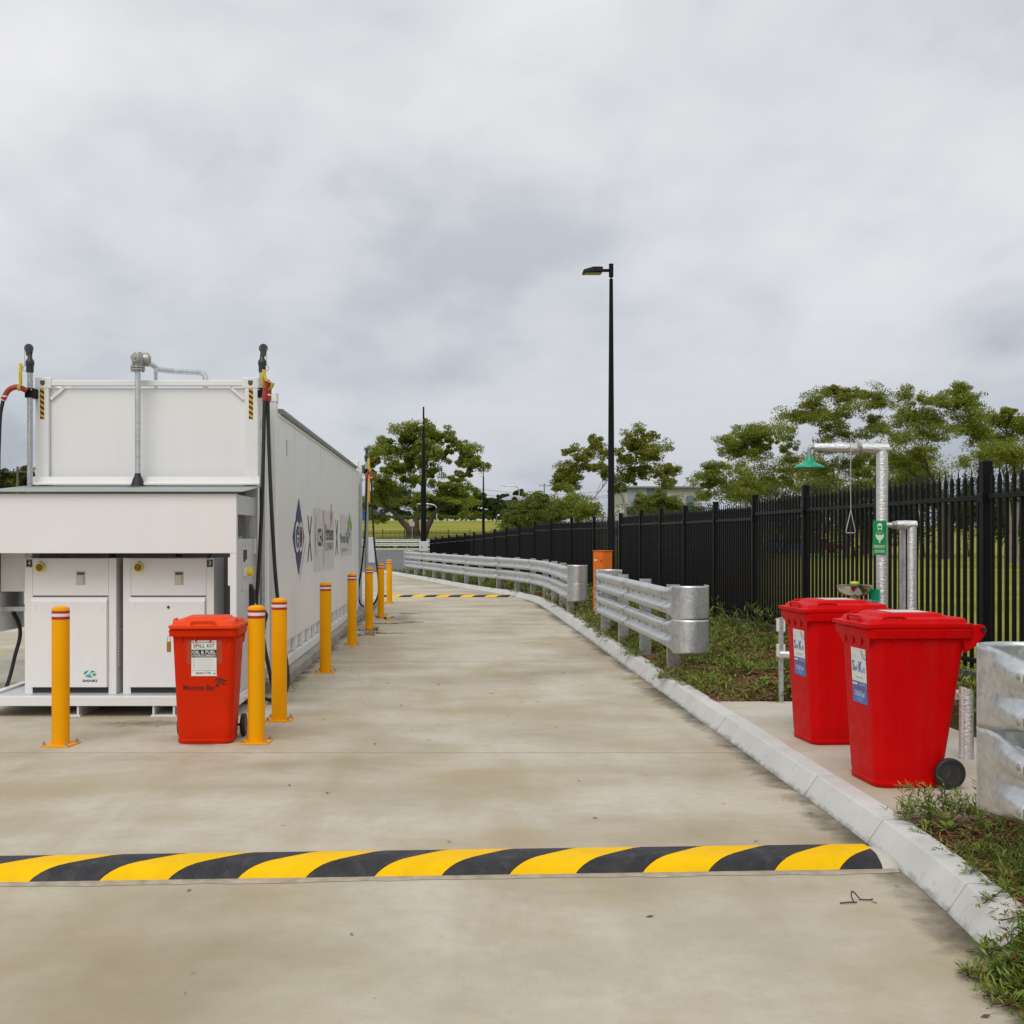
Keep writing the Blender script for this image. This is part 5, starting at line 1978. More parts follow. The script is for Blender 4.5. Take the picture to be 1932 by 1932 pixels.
for (x0, x1, num, lb, logo) in ((-4.29, -3.37, '4', 'white fuel pump numbered 4 with the green and blue logo, behind the left bollard', True), (-3.30, -2.385, '3', 'white fuel pump numbered 3 behind the orange spill bin', False)):
    t, dr, kx, yf, kp, fl, fr_, up_ = make_pump(x0, x1, num, 0, lb)
    flat(rect(0.076, 0.024), up_, (kx, yf - 0.004, 1.392), X3, ZU, M_LCD, 'display', lift=0.0014)
    for r_ in range(4):
        for c_ in range(4):
            flat(rect(0.013, 0.011), up_, (kx - 0.027 + 0.018 * c_, yf - 0.004, 1.358 - 0.019 * r_), X3, ZU, M_OFFW if c_ < 3 else M_INKGREY, 'key', lift=0.0014)
    lx_ = x0 + 0.044 if num == '4' else x1 - 0.040
    nb = flat(rect(0.060, 0.078), t, (lx_, yf, 1.495), X3, ZU, M_INK, 'number_plate', lift=0.0012)
    lettering(num, nb, (lx_, yf, 1.497), X3, ZU, 0.026, 0.036, M_SIGNW, 0.01, lift=0.0024)
    lettering('PUMP', nb, (lx_, yf, 1.526), X3, ZU, 0.034, 0.007, M_SIGNW, 0, lift=0.0024)
    lettering('DIESEL', nb, (lx_, yf, 1.464), X3, ZU, 0.040, 0.007, M_SIGNW, 0, lift=0.0024)
    yl = yf - 0.034
    for sx in (0.05, 0.72):
        for dz in (0, 0.03):
            m_ = MB()
            m_.lathe([(0.004, 0.0), (0.003, 0.002)], (fl + sx, yl, 1.07 - dz), (0, -1, 0), 8)
            m_.build('rivet', M_INKGREY, dr, smooth=0)
    if logo:
        lx2, lz2 = fr_ - 0.175, 0.385
        el = [(0.063 * math.cos(R(a)), 0.037 * math.sin(R(a))) for a in range(0, 360, 12)]
        lg = flat([p for p in el if p[0] < -0.012 or True], dr, (lx2, yl, lz2), X3, ZU, M_LOGOT, 'logo', lift=0.0012)
        flat([(-0.063, 0.0), (-0.050, -0.022), (-0.020, -0.0355), (0.0, -0.037), (-0.006, -0.012), (-0.020, -0.004)], lg, (lx2, yl, lz2), X3, ZU, M_LOGOB, 'logo_mark', lift=0.0022)
        flat([(-0.010, 0.036), (0.020, 0.036), (-0.012, -0.004), (-0.026, -0.006), (-0.050, -0.026), (-0.058, -0.012), (-0.030, 0.006)], lg, (lx2, yl, lz2), X3, ZU, M_WHITE2, 'logo_mark', lift=0.0030)
        flat([(0.004, 0.010), (0.062, 0.016), (0.062, 0.004), (0.010, 0.002)], lg, (lx2, yl, lz2), X3, ZU, M_WHITE2, 'logo_mark', lift=0.0030)
        flat([(-0.004, -0.002), (0.010, 0.004), (0.046, -0.026), (0.030, -0.034)], lg, (lx2, yl, lz2), X3, ZU, M_WHITE2, 'logo_mark', lift=0.0036)
        lettering('SANKI', lg, (lx2, yl, 0.316), X3, ZU, 0.148, 0.025, M_NAVY, 0.035)
    else:
        m_ = MB()
        m_.lathe([(0.014, 0.0), (0.014, 0.006), (0.006, 0.007)], (fl + 0.385, yl, 1.055), (0, -1, 0), 14)
        m_.build('lock', M_DKFIT, dr)
# louvres on the inner flank of pump 4
p4 = [o for o in bpy.data.objects if o.name.startswith('fuel_dispenser')][0]
for k in range(14):
    m_ = MB()
    z = 0.47 + k * 0.027
    m_.loft([[(-3.37, y, z), (-3.360, y, z - 0.004), (-3.37, y, z - 0.018)] for y in (11.83, 11.98)])
    m_.build('louvre', M_WHITE2, p4, smooth=0)


# ---- vent riser with valve on the canopy roof
vt = thing('vent_pipe', 'grey steel riser pipe with flanged valve in front of the tank end', 'pipe', (-3.38, 12.6, 2.31))
VX, VY = -3.385, 12.62
m_ = MB()
m_.cyl((VX, VY, 2.32), (VX, VY, 3.56), 0.031, n=20)
m_.build('riser', M_GALV, vt)
m_ = MB()
m_.lathe([(0.080, 2.305), (0.066, 2.345), (0.052, 2.39), (0.036, 2.42), (0.032, 2.45)], (VX, VY, 0), n=24)
m_.build('rubber_boot', M_RUBBER, vt)
for z in (3.565, 3.59):
    m_ = MB()
    m_.lathe([(0.078, z), (0.078, z + 0.016)], (VX, VY, 0), n=24)
    m_.build('flange', M_ZINC, vt, smooth=30)
for k in range(8):
    a = k * math.pi / 4
    mbk = MB()
    mbk.lathe([(0.010, 3.548), (0.010, 3.625)], (VX + 0.062 * math.cos(a), VY + 0.062 * math.sin(a), 0), n=6)
    mbk.build('flange_bolt', M_ZINC, vt, smooth=0)
m_ = MB()
m_.lathe([(0.050, 3.606), (0.062, 3.63), (0.066, 3.68), (0.060, 3.73), (0.040, 3.76), (0.01, 3.765)], (VX, VY, 0), n=24)
m_.lathe([(0.050, -0.02), (0.052, 0.07), (0.046, 0.085), (0.016, 0.088), (0.014, 0.10)], (VX - 0.01, VY, 3.69), (0, -1, 0), 20)
m_.lathe([(0.06, -0.05), (0.075, 0.0), (0.075, 0.05), (0.03, 0.075)], (VX + 0.05, VY + 0.06, 3.69), (1, 0.2, 0), 22)
m_.build('valve_body', M_ZINC, vt, smooth=40)
m_ = MB()
m_.tube(curve_pts([(VX + 0.090, VY + 0.10, 3.66), (VX + 0.140, VY + 0.14, 3.63), (VX + 0.171, VY + 0.2, 3.605), (VX + 0.299, VY + 0.3, 3.60), (VX + 0.470, VY + 0.4, 3.602), (VX + 0.581, VY + 0.45, 3.60), (VX + 0.624, VY + 0.46, 3.57), (VX + 0.637, VY + 0.46, 3.52), (VX + 0.637, VY + 0.46, 3.39)], 6), 0.030, 16)
m_.build('return_pipe', M_GALV, vt)
m_ = MB()
m_.cyl((VX + 0.105, VY + 0.35, 3.39), (VX + 0.105, VY + 0.35, 3.66), 0.022, n=14)
m_.build('branch_pipe', M_GALV, vt)


# ---- hose masts
def mast(name, label, x, y, zb, ztop, bracket_dx, dirx):
    t = thing(name, label, 'hose mast', (x, y, zb))
    m_ = MB()
    m_.cyl((x, y, zb), (x, y, ztop), 0.030, n=20)
    m_.build('pole', M_GALVP, t)
    m_ = MB()
    m_.lathe([(0.034, ztop - 0.02), (0.040, ztop), (0.040, ztop + 0.055), (0.046, ztop + 0.065), (0.046, ztop + 0.10), (0.040, ztop + 0.115), (0.026, ztop + 0.135), (0.024, ztop + 0.18)], (x, y, 0), n=20)
    m_.build('swivel', M_DKFIT, t)
    m_ = MB()
    m_.lathe([(0.045, -0.018), (0.048, -0.012), (0.036, 0.0), (0.048, 0.012), (0.045, 0.018)], (x + 0.012 * dirx, y, ztop + 0.245), (0.25, -1, 0), 28)
    pu = m_.build('pulley', M_DKGREY, t)
    m_ = MB()
    for s_ in (-0.024, 0.024):
        m_.prism([(-0.022, -0.085), (0.022, -0.085), (0.036, 0.0), (0.026, 0.032), (0.0, 0.042), (-0.026, 0.032), (-0.036, 0.0)], (x + 0.010 * dirx, y + s_, ztop + 0.245), X3, ZU, 0.006)
    m_.build('pulley_cheek', M_DKFIT, t, smooth=0)
    m_ = MB()
    m_.box(x - 0.045, x + 0.045, y - 0.036, y + 0.13, ztop - 0.29, ztop - 0.185)
    m_.build('bracket', M_BLACK, t, smooth=0, bevel=0.003)
    for dx in (-0.03, 0.03):
        mbk = MB()
        mbk.lathe([(0.010, 0), (0.010, 0.008)], (x + dx, y - 0.0365, ztop - 0.205), (0, -1, 0), 6)
        mbk.build('bracket_bolt', M_ZINC, t, smooth=0)
    m_ = MB()
    wx = x + 0.05 * dirx
    m_.tube([(wx, y - 0.02, ztop + 0.24), (wx, y - 0.02, ztop + 0.05)], 0.003, 6)
    m_.tube([(wx + 0.022 * math.cos(a), y - 0.02, ztop + 0.025 + 0.03 * math.sin(a)) for a in [i * math.pi / 6 for i in range(13)]], 0.004, 6)
    m_.build('wire_hook', M_ZINC, t)
    return t


MASTR = mast('hose_mast', 'galvanised hose mast with black pulley at the right front corner of the tank', -2.035, 12.60, 0.25, 3.555, -0.12, 1)
MASTL = mast('hose_mast', 'galvanised hose mast with black pulley at the left front corner of the tank', -4.545, 12.60, 0.9, 3.555, 0.10, -1)
MASTB = mast('hose_mast', 'galvanised hose mast with pulley at the far end of the tank', -1.925, 26.65, 0.15, 3.52, -0.14, 1)

# ---- hoses
STRAP = paint('yellow_webbing', (0.55, 0.42, 0.03), 0.7, 0.15, 20)


def hose(name, label, paths, saddle, strap, loc):
    t = thing(name, label, 'hose', loc)
    for p in paths:
        m_ = MB()
        m_.tube(curve_pts(p, 8), 0.0205, 12)
        m_.build('hose_run', M_RUBBER, t)
    if saddle:
        m_ = MB()
        m_.tube(curve_pts(saddle, 6), 0.030, 12)
        sd = m_.build('saddle', M_HOSERED, t)
        m_ = MB()
        p = Vector(saddle[len(saddle) // 2 + 1]).lerp(Vector(saddle[-1]), 0.6)
        m_.tube([p + Vector((0, 0, -0.008)), p + Vector((0.001, 0, 0.008))], 0.0315, 12)
        m_.build('white_ring', M_TAPEW, sd)
    if strap:
        for q in strap:
            m_ = MB()
            q = [Vector(a) for a in q]
            wv = Vector((0.016, 0.008, 0))
            m_.loft([[a - wv, a + wv] for a in q], closed=False)
            m_.build('webbing_strap', STRAP, t, smooth=60, solid=0.003)
    return t


Yh = 12.48
RX = -1.995
hose('fuel_hose', 'black fuel hose hanging in two runs from the right front mast', [
    [(RX + 0.01, Yh, 3.24), (RX + 0.0, Yh, 3.05), (RX - 0.01, Yh, 2.6), (RX - 0.025, Yh, 2.1), (RX - 0.045, Yh - 0.02, 1.6), (RX - 0.07, Yh - 0.04, 1.15), (RX - 0.08, Yh - 0.06, 0.75), (RX - 0.12, Yh - 0.1, 0.42), (RX - 0.20, Yh - 0.2, 0.30), (RX - 0.30, Yh - 0.4, 0.32)],
    [(RX + 0.035, Yh + 0.03, 3.22), (RX + 0.04, Yh + 0.03, 2.95), (RX + 0.06, Yh + 0.02, 2.4), (RX + 0.09, Yh, 1.85), (RX + 0.125, Yh, 1.30), (RX + 0.18, Yh, 0.80), (RX + 0.245, Yh - 0.02, 0.40), (RX + 0.26, Yh - 0.04, 0.22), (RX + 0.225, Yh - 0.06, 0.09), (RX + 0.14, Yh - 0.08, 0.030), (RX + 0.02, Yh - 0.10, 0.05), (RX - 0.08, Yh - 0.12, 0.16), (RX - 0.17, Yh - 0.14, 0.30)],
    [(-1.965, 12.22, 0.72), (-1.95, 12.24, 0.60), (-1.92, 12.27, 0.42), (-1.88, 12.30, 0.20), (-1.84, 12.34, 0.06), (-1.78, 12.38, 0.03)]],
    [(RX + 0.002, Yh, 3.22), (RX + 0.008, Yh, 3.30), (RX + 0.02, Yh, 3.39), (RX + 0.035, Yh, 3.42), (RX + 0.047, Yh + 0.02, 3.38), (RX + 0.042, Yh + 0.03, 3.22)],
    [[(RX + 0.00, Yh - 0.02, 3.55), (RX + 0.005, Yh - 0.03, 3.50), (RX + 0.03, Yh - 0.04, 3.43), (RX + 0.10, Yh - 0.03, 3.40), (RX + 0.085, Yh - 0.03, 3.36), (RX + 0.05, Yh - 0.02, 3.33)], [(RX - 0.01, Yh - 0.035, 3.52), (RX - 0.015, Yh - 0.04, 3.44), (RX + 0.01, Yh - 0.04, 3.35)]], (RX, Yh, 0.03))
noz = thing('fuel_nozzle', 'black fuel nozzle with silver spout hung on the pump side wall', 'nozzle', (-1.98, 12.2, 0.7))
m_ = MB()
m_.tube(curve_pts([(-2.07, 12.19, 1.09), (-2.045, 12.19, 1.05), (-2.01, 12.20, 1.01), (-1.985, 12.20, 0.985)], 5), 0.013, 10)
m_.build('spout', M_STEEL, noz)
m_ = MB()
m_.loft([m_.rrect(w_, 0.045, 0.012, z, x, 12.20, 3) for x, z, w_ in ((-1.985, 1.02, 0.05), (-1.965, 0.99, 0.07), (-1.948, 0.95, 0.078), (-1.945, 0.91, 0.062), (-1.952, 0.86, 0.042), (-1.955, 0.80, 0.040), (-1.96, 0.775, 0.032))])
m_.build('grip_body', M_RUBBER, noz, smooth=40)
m_ = MB()
m_.tube(curve_pts([(-1.99, 12.2, 0.95), (-2.015, 12.2, 0.90), (-2.005, 12.2, 0.83), (-1.965, 12.2, 0.79)], 5), 0.007, 8)
m_.build('trigger_guard', M_RUBBER, noz)
m_ = MB()
m_.tube(curve_pts([(-1.958, 12.2, 0.785), (-1.955, 12.2, 0.755), (-1.975, 12.21, 0.735), (-1.968, 12.22, 0.69)], 5), 0.019, 12)
m_.build('swivel_joint', M_ZINC, noz)
LX = -4.62
hose('fuel_hose', 'black fuel hose curving off the red saddle at the left front mast', [
    [(LX - 0.17, Yh, 3.22), (LX - 0.20, Yh, 3.05), (LX - 0.215, Yh, 2.7), (LX - 0.23, Yh, 2.3), (LX - 0.20, Yh - 0.3, 1.7), (LX - 0.05, Yh - 0.25, 1.15), (LX + 0.085, Yh - 0.2, 0.80), (LX + 0.03, Yh - 0.2, 0.50), (LX - 0.05, Yh - 0.2, 0.20), (LX - 0.15, Yh - 0.2, 0.03)],
    [(LX + 0.40, Yh + 0.2, 0.62), (LX + 0.28, Yh + 0.1, 0.42), (LX + 0.17, Yh, 0.27), (LX + 0.10, Yh, 0.22)]],
    [(LX + 0.06, Yh + 0.06, 3.335), (LX + 0.0, Yh + 0.02, 3.365), (LX - 0.06, Yh, 3.36), (LX - 0.12, Yh, 3.32), (LX - 0.17, Yh, 3.23)],
    [[(LX + 0.02, Yh, 3.62), (LX + 0.02, Yh - 0.01, 3.50), (LX + 0.025, Yh - 0.02, 3.40), (LX + 0.01, Yh - 0.04, 3.36), (LX + 0.02, Yh - 0.03, 3.32)]], (LX, Yh, 0.03))
BX, BY = -1.90, 26.5
hose('fuel_hose', 'black fuel hose looping from the mast at the far end of the tank', [
    [(BX + 0.0, BY, 3.12), (BX - 0.02, BY, 2.5), (BX - 0.05, BY, 1.8), (BX - 0.12, BY, 1.1), (BX - 0.19, BY, 0.6), (BX - 0.17, BY, 0.30), (BX - 0.07, BY, 0.18)],
    [(BX + 0.10, BY, 3.08), (BX + 0.13, BY, 2.3), (BX + 0.17, BY, 1.6), (BX + 0.24, BY, 1.0), (BX + 0.27, BY, 0.6), (BX + 0.22, BY, 0.36), (BX + 0.12, BY, 0.22), (BX - 0.03, BY, 0.16)]],
    [(BX, BY, 3.10), (BX + 0.01, BY, 3.20), (BX + 0.05, BY, 3.25), (BX + 0.09, BY, 3.19), (BX + 0.10, BY, 3.08)],
    [[(BX + 0.02, BY - 0.02, 3.55), (BX + 0.05, BY - 0.03, 3.40), (BX + 0.09, BY - 0.03, 3.30), (BX + 0.06, BY - 0.03, 3.24)]], (BX, BY, 0.15))

# ================================================================== POLES, CABINETS, SIGNS
lp = thing('lamp_post', 'tall black lamp post with a single flat lantern behind the orange cabinet', 'lamp post', (3.44, 25.0, 0.2))
m_ = MB()
m_.lathe([(0.13, 0.18), (0.13, 0.20), (0.086, 0.205), (0.082, 2.2), (0.074, 2.22), (0.060, 4.5), (0.040, 7.28), (0.040, 7.30)], (3.443, 25, 0), n=20)
m_.build('shaft', M_BLACK, lp)
m_ = MB()
m_.lathe([(0.018, 7.29), (0.018, 7.34), (0.050, 7.345), (0.050, 7.56), (0.046, 7.60), (0.052, 7.605), (0.052, 7.625)], (3.443, 25, 0), n=18)
m_.build('spigot', M_BLACK, lp)
m_ = MB()
m_.bar((3.40, 25, 7.485), (3.24, 25, 7.485), 0.06, 0.055)
m_.build('arm', M_BLACK, lp, smooth=0)
m_ = MB()
m_.loft([[(3.25, 25 + s_ * 0.16 * w_, z) for s_, z in ((-1, 7.44), (1, 7.44), (1, zt), (-1, zt))] if False else [(x, 25 - 0.16 * w_, zb), (x, 25 + 0.16 * w_, zb), (x, 25 + 0.13 * w_, zt), (x, 25 - 0.13 * w_, zt)] for x, w_, zb, zt in ((3.25, 1.0, 7.435, 7.545), (3.05, 1.0, 7.425, 7.545), (2.85, 0.9, 7.415, 7.49), (2.835, 0.85, 7.42, 7.47))])
lh = m_.build('lantern', M_BLACK, lp, smooth=0, bevel=0.008)
m_ = MB()
m_.prism([(2.87, -0.11), (3.22, -0.12), (3.22, 0.12), (2.87, 0.11)], (0, 25, 7.4115), (1, 0, 0), (0, -1, 0), 0.006)
m_.build('lens', paint('amber_lens', (0.30, 0.27, 0.10), 0.3, 0.1), lh, smooth=0)


def camera_pole(name, label, x, y, zb, ztop, box=True, cams=True, rmul=1.2):
    t = thing(name, label, 'pole', (x, y, zb))
    zk = zb + (ztop - zb) * 0.56
    m_ = MB()
    m_.lathe([(0.16, zb - 0.05), (0.16, zb + 0.02), (0.112 * rmul, zb + 0.03), (0.100 * rmul, zk), (0.074 * rmul, zk + 0.02), (0.050 * rmul, ztop - 0.9), (0.036 * rmul, ztop - 0.85), (0.030 * rmul, ztop)], (x, y, 0), n=20)
    m_.build('shaft', M_BLACK, t)
    if cams:
        for dz, dx in ((0.60, -0.36), (0.82, -0.22)):
            m_ = MB()
            m_.cyl((x, y - 0.03, ztop - dz), (x + dx * 0.5, y - 0.08, ztop - dz + 0.015), 0.018, n=8)
            m_.build('camera_arm', M_PALEGREY, t)
            m_ = MB()
            m_.cyl((x + dx * 0.45, y - 0.08, ztop - dz + 0.01), (x + dx, y - 0.18, ztop - dz - 0.05), 0.042, n=12)
            m_.build('security_camera', M_PALEGREY if dz < 1.2 else M_DKGREY, t)
    if box:
        m_ = MB()
        m_.box(x - 0.18, x + 0.21, y - 0.30, y - 0.115, zb + 1.05, zb + 1.50)
        bxo = m_.build('junction_box', M_PALEGREY, t, smooth=0, bevel=0.02)
        m_ = MB()
        m_.box(x - 0.085, x - 0.04, y - 0.305, y - 0.301, zb + 1.13, zb + 1.17)
        m_.build('warning_label', M_SAFEY, bxo, smooth=0)
        m_ = MB()
        m_.box(x - 0.09, x - 0.05, y - 0.315, y - 0.301, zb + 1.21, zb + 1.28)
        m_.build('latch', M_DKGREY, bxo, smooth=0)
        for s_ in (-0.15, 0.15):
            m_ = MB()
            m_.tube(curve_pts([(x + s_, y - 0.2, zb + 1.05), (x + s_, y - 0.2, zb + 0.98), (x + s_ * 0.7, y - 0.16, zb + 0.92), (x + s_ * 0.4, y - 0.10, zb + 0.92)], 4), 0.017, 8)
            m_.build('conduit', M_RUBBER, t)
    return t


camera_pole('camera_pole', 'black pole with two cameras and a grey box before the big gum tree', -1.205, 52.0, 0.10, 7.6)
camera_pole('camera_pole', 'thin distant black pole standing behind the far end of the picket fence', 2.48, 88.0, -0.2, 7.25, box=False, cams=True, rmul=1.0)

oc = thing('orange_cabinet', 'bright orange roadside electrical cabinet behind the short guardrail', 'cabinet', (3.09, 23.8, 0.165))
m_ = MB()
m_.box(2.94, 3.31, 23.6, 23.98, 0.166, 0.23)
m_.build('plinth', M_DKGREY, oc, smooth=0)
rot = Matrix.Rotation(R(40), 3, 'Z')
m_ = MB()
m_.cbox((3.105, 23.8, 0.855), 0.27, 0.27, 1.25, rot)
m_.build('housing', M_CABORG, oc, smooth=0, bevel=0.012)
m_ = MB()
m_.cbox(Vector((3.105, 23.8, 0.85)) + rot @ Vector((0.0, -0.141, 0)), 0.25, 0.012, 1.20, rot)
m_.build('door', M_CABORG, oc, smooth=0, bevel=0.003)
m_ = MB()
m_.cbox(Vector((3.105, 23.8, 0.85)) + rot @ Vector((-0.141, 0.0, 0)), 0.012, 0.25, 1.20, rot)
dd = m_.build('side_door', M_CABORG, oc, smooth=0, bevel=0.003)
m_ = MB()
m_.cbox(Vector((3.105, 23.8, 1.30)) + rot @ Vector((-0.1485, 0.06, 0)), 0.003, 0.055, 0.035, rot)
m_.build('label', M_SIGNW, dd, smooth=0)
m_ = MB()
m_.cbox(Vector((3.105, 23.8, 1.29)) + rot @ Vector((-0.150, -0.10, 0)), 0.012, 0.035, 0.04, rot)
m_.build('handle', M_DKGREY, dd, smooth=0)
m_ = MB()
m_.cbox((3.105, 23.8, 1.487), 0.30, 0.30, 0.016, rot)
m_.build('roof_cap', M_CABORG, oc, smooth=0, bevel=0.005)

gb = thing('switch_cabinet', 'pale grey switch cabinet standing far off beyond the rear hose mast', 'cabinet', (-5.15, 76, 0.1))
m_ = MB()
m_.box(-5.55, -4.92, 75.8, 76.3, 0.12, 1.80)
m_.build('housing', M_PALEGREY, gb, smooth=0, bevel=0.02)
m_ = MB()
m_.box(-5.52, -4.95, 75.785, 75.80, 0.2, 1.74)
dd = m_.build('door', M_PALEGREY, gb, smooth=0)
m_ = MB()
m_.box(-5.42, -5.34, 75.77, 75.785, 0.55, 0.75)
m_.build('warning_label', M_SAFEY, dd, smooth=0)

ne = thing('road_sign', 'red and white no entry sign on a thin post before the big gum tree', 'sign', (-6.15, 135.5, 0.6))
sx_, sz_ = -6.95, 3.02
sx_ = (777.5 - 850) * 135 / 2200
sz_ = CAM_H - (988.5 - 1015) * 135 / 2200
ne.location = (sx_, 135, 0.6)
m_ = MB()
m_.cyl((sx_, 135.05, 0.5), (sx_, 135.05, sz_ + 0.3), 0.035, n=8)
m_.build('post', M_GALVP, ne)
m_ = MB()
m_.prism(rect(0.50, 0.50), (sx_, 135, sz_), X3, ZU, 0.01)
pl_ = m_.build('plate', M_SIGNW, ne, smooth=0)
flat([(0.225 * math.cos(R(a)), 0.225 * math.sin(R(a))) for a in range(0, 360, 15)], pl_, (sx_, 135, sz_), X3, ZU, M_RED, 'red_disc', lift=0.004)
flat(rect(0.40, 0.10), pl_, (sx_, 135, sz_), X3, ZU, M_SIGNW, 'white_bar', lift=0.008)
lettering('NO', pl_, (sx_, 135, sz_ + 0.12), X3, ZU, 0.12, 0.07, M_SIGNW, lift=0.008)
lettering('ENTRY', pl_, (sx_, 135, sz_ - 0.12), X3, ZU, 0.26, 0.07, M_SIGNW, lift=0.008)


# ================================================================== FAR BUILDINGS AND STREET
def hip_house():
    Y = 225.0
    a, b = at(948, 952, Y), at(997, 952, Y)
    ze = at(0, 944, Y).z
    zt = at(0, 933.5, Y).z
    g = gz(a.x, Y)
    t = thing('house', 'pale house with blue-grey hipped roof beyond the field', 'house', ((a.x + b.x) / 2, Y, g))
    m_ = MB()
    m_.box(a.x, b.x, Y, Y + 6, g - 1, ze - 0.7)
    m_.build('wall', paint('pale_house_wall', (0.50, 0.52, 0.44), 0.8, 0.05), t, smooth=0)
    m_ = MB()
    m_.box(a.x + 0.01, b.x - 0.01, Y + 0.02, Y + 5.98, ze - 0.7, ze - 0.05)
    m_.build('clerestory', M_SLATE, t, smooth=0)
    m_ = MB()
    x0, x1, y0, y1 = a.x - 1.2, b.x + 1.2, Y - 1.2, Y + 7.2
    m_.add([(x0, y0, ze), (x1, y0, ze), (x1, y1, ze), (x0, y1, ze), ((x0 + x1) / 2 - 0.8, Y + 3, zt), ((x0 + x1) / 2 + 0.8, Y + 3, zt)], [(0, 1, 5, 4), (1, 2, 5), (2, 3, 4, 5), (3, 0, 4), (0, 3, 2, 1)])
    m_.build('roof', M_ROOFB, t, smooth=0)
    for k in range(2):
        m_ = MB()
        xw = a.x + 1.6 + 2.0 * k
        m_.box(xw, xw + 0.9, Y - 0.05, Y + 0.05, g + 1.0, g + 2.2)
        w_ = m_.build('window', M_GLASS, t, smooth=0)
        m_ = MB()
        m_.box(xw - 0.08, xw + 0.98, Y - 0.09, Y - 0.052, g + 0.9, g + 1.0)
        m_.build('sill', M_WHITE2, w_, smooth=0)
    return t


hip_house()


def striped_hall():
    Y = 150.0
    xa, xb = at(1180, 0, Y).x, at(1325, 0, Y).x
    zt = at(0, 921, Y).z
    zb = at(0, 956, Y).z
    g = gz(xa, Y)
    t = thing('hall_building', 'long grey and cream panelled hall behind the trees', 'building', ((xa + xb) / 2, Y, g))
    m_ = MB()
    m_.box(xa, xb, Y + 0.1, Y + 14, zb, zt)
    m_.build('upper_wall', M_CREAM, t, smooth=0)
    m_ = MB()
    m_.box(xa - 0.4, xb + 0.6, Y - 0.5, Y + 14.5, zt + 0.002, zt + 0.22)
    m_.build('roof', M_SLATE, t, smooth=0)
    m_ = MB()
    m_.box(xa, xb, Y - 1.6, Y + 0.08, zb - 0.55, zb - 0.002)
    m_.build('awning', M_DKGREY, t, smooth=0)
    m_ = MB()
    m_.box(xa, xb, Y + 0.1, Y + 14, g - 1, zb - 0.002)
    m_.build('lower_wall', paint('shaded_white_wall', (0.62, 0.63, 0.62), 0.7, 0.04), t, smooth=0)
    rr = random.Random(12)
    x = xa + 0.3
    k = 0
    while x < xb - 1.2:
        wv = rr.choice([0.7, 1.0, 1.0, 1.4])
        hh = rr.choice([1.0, 1.0, 0.62])
        m_ = MB()
        m_.box(x, x + wv, Y + 0.04, Y + 0.11, zb + 0.02, zb + 0.02 + (zt - zb - 0.12) * hh)
        m_.build('slate_panel', M_SLATE if k % 3 else M_ROOFB, t, smooth=0)
        x += wv + rr.choice([0.6, 0.8, 1.1])
        k += 1
    for i in range(4):
        m_ = MB()
        xw = xa + 1.5 + i * 3.2
        m_.box(xw, xw + 1.8, Y + 0.03, Y + 0.12, g + 0.8, g + 2.0)
        m_.build('window', M_GLASS, t, smooth=0)


striped_hall()


def street_light(px, ptop, pbot, Y, label):
    p = at(px, pbot, Y)
    q = at(px, ptop, Y)
    t = thing('street_light', label, 'street light', (p.x, Y, p.z))
    m_ = MB()
    m_.tube([(p.x, Y, p.z - 1), (p.x, Y, q.z - 1.0)] + curve_pts([(p.x, Y, q.z - 0.9), (p.x - 0.3, Y, q.z - 0.25), (p.x - 1.2, Y, q.z), (p.x - 2.4, Y, q.z + 0.05)], 4), 0.09, 8)
    m_.build('curved_pole', M_GALV, t)
    m_ = MB()
    m_.cbox((p.x - 2.9, Y, q.z + 0.02), 1.0, 0.35, 0.16)
    m_.build('lantern', M_PALEGREY, t, smooth=0, bevel=0.05)


street_light(979.5, 917, 975, 215.0, 'curved grey street light rising behind the hipped-roof house')
street_light(824, 951, 985, 200.0, 'grey street light at the top of the field behind the big gum tree')


def power_pole(px, ptop, pbot, Y, label, cross=2.6, mt=M_TIMBER):
    p = at(px, pbot, Y)
    q = at(px, ptop, Y)
    t = thing('power_pole', label, 'power pole', (p.x, Y, p.z))
    m_ = MB()
    m_.cyl((p.x, Y, p.z - 2), (p.x, Y, q.z), 0.18, 0.12, 10)
    m_.build('pole', mt, t)
    for dz in (0.5, 3.6):
        m_ = MB()
        m_.box(p.x - cross / 2, p.x + cross / 2, Y - 0.12, Y - 0.02, q.z - dz - 0.12, q.z - dz)
        m_.build('crossarm', mt, t, smooth=0)
    for k in range(4):
        m_ = MB()
        m_.cyl((p.x - cross / 2 + 0.15 + k * (cross - 0.3) / 3, Y - 0.07, q.z - 0.5), (p.x - cross / 2 + 0.15 + k * (cross - 0.3) / 3, Y - 0.07, q.z - 0.2), 0.06, n=8)
        m_.build('insulator', M_DKGREY, t)
    return t, q


power_pole(33, 880, 935, 120.0, 'timber power pole with crossarms at the far left beyond the tank', 2.6)
_, q2 = power_pole(1027, 912, 960, 260.0, 'distant power pole above the bright green bush', 2.4, M_GUTTER)
wires = thing('power_lines', 'thin power lines strung across the sky between the gum trees', 'wires', tuple(q2))
for k, (ya, yb) in enumerate(((918, 922), (928, 931), (937, 934))):
    A, B = at(902, ya + 4, 262.0), at(1160, yb + 2, 262.0)
    m_ = MB()
    m_.tube([A.lerp(B, i / 12) - Vector((0, 0, 1.2 * math.sin(math.pi * i / 12))) for i in range(13)], 0.035, 5)
    m_.build('wire', M_DKGREY, wires)


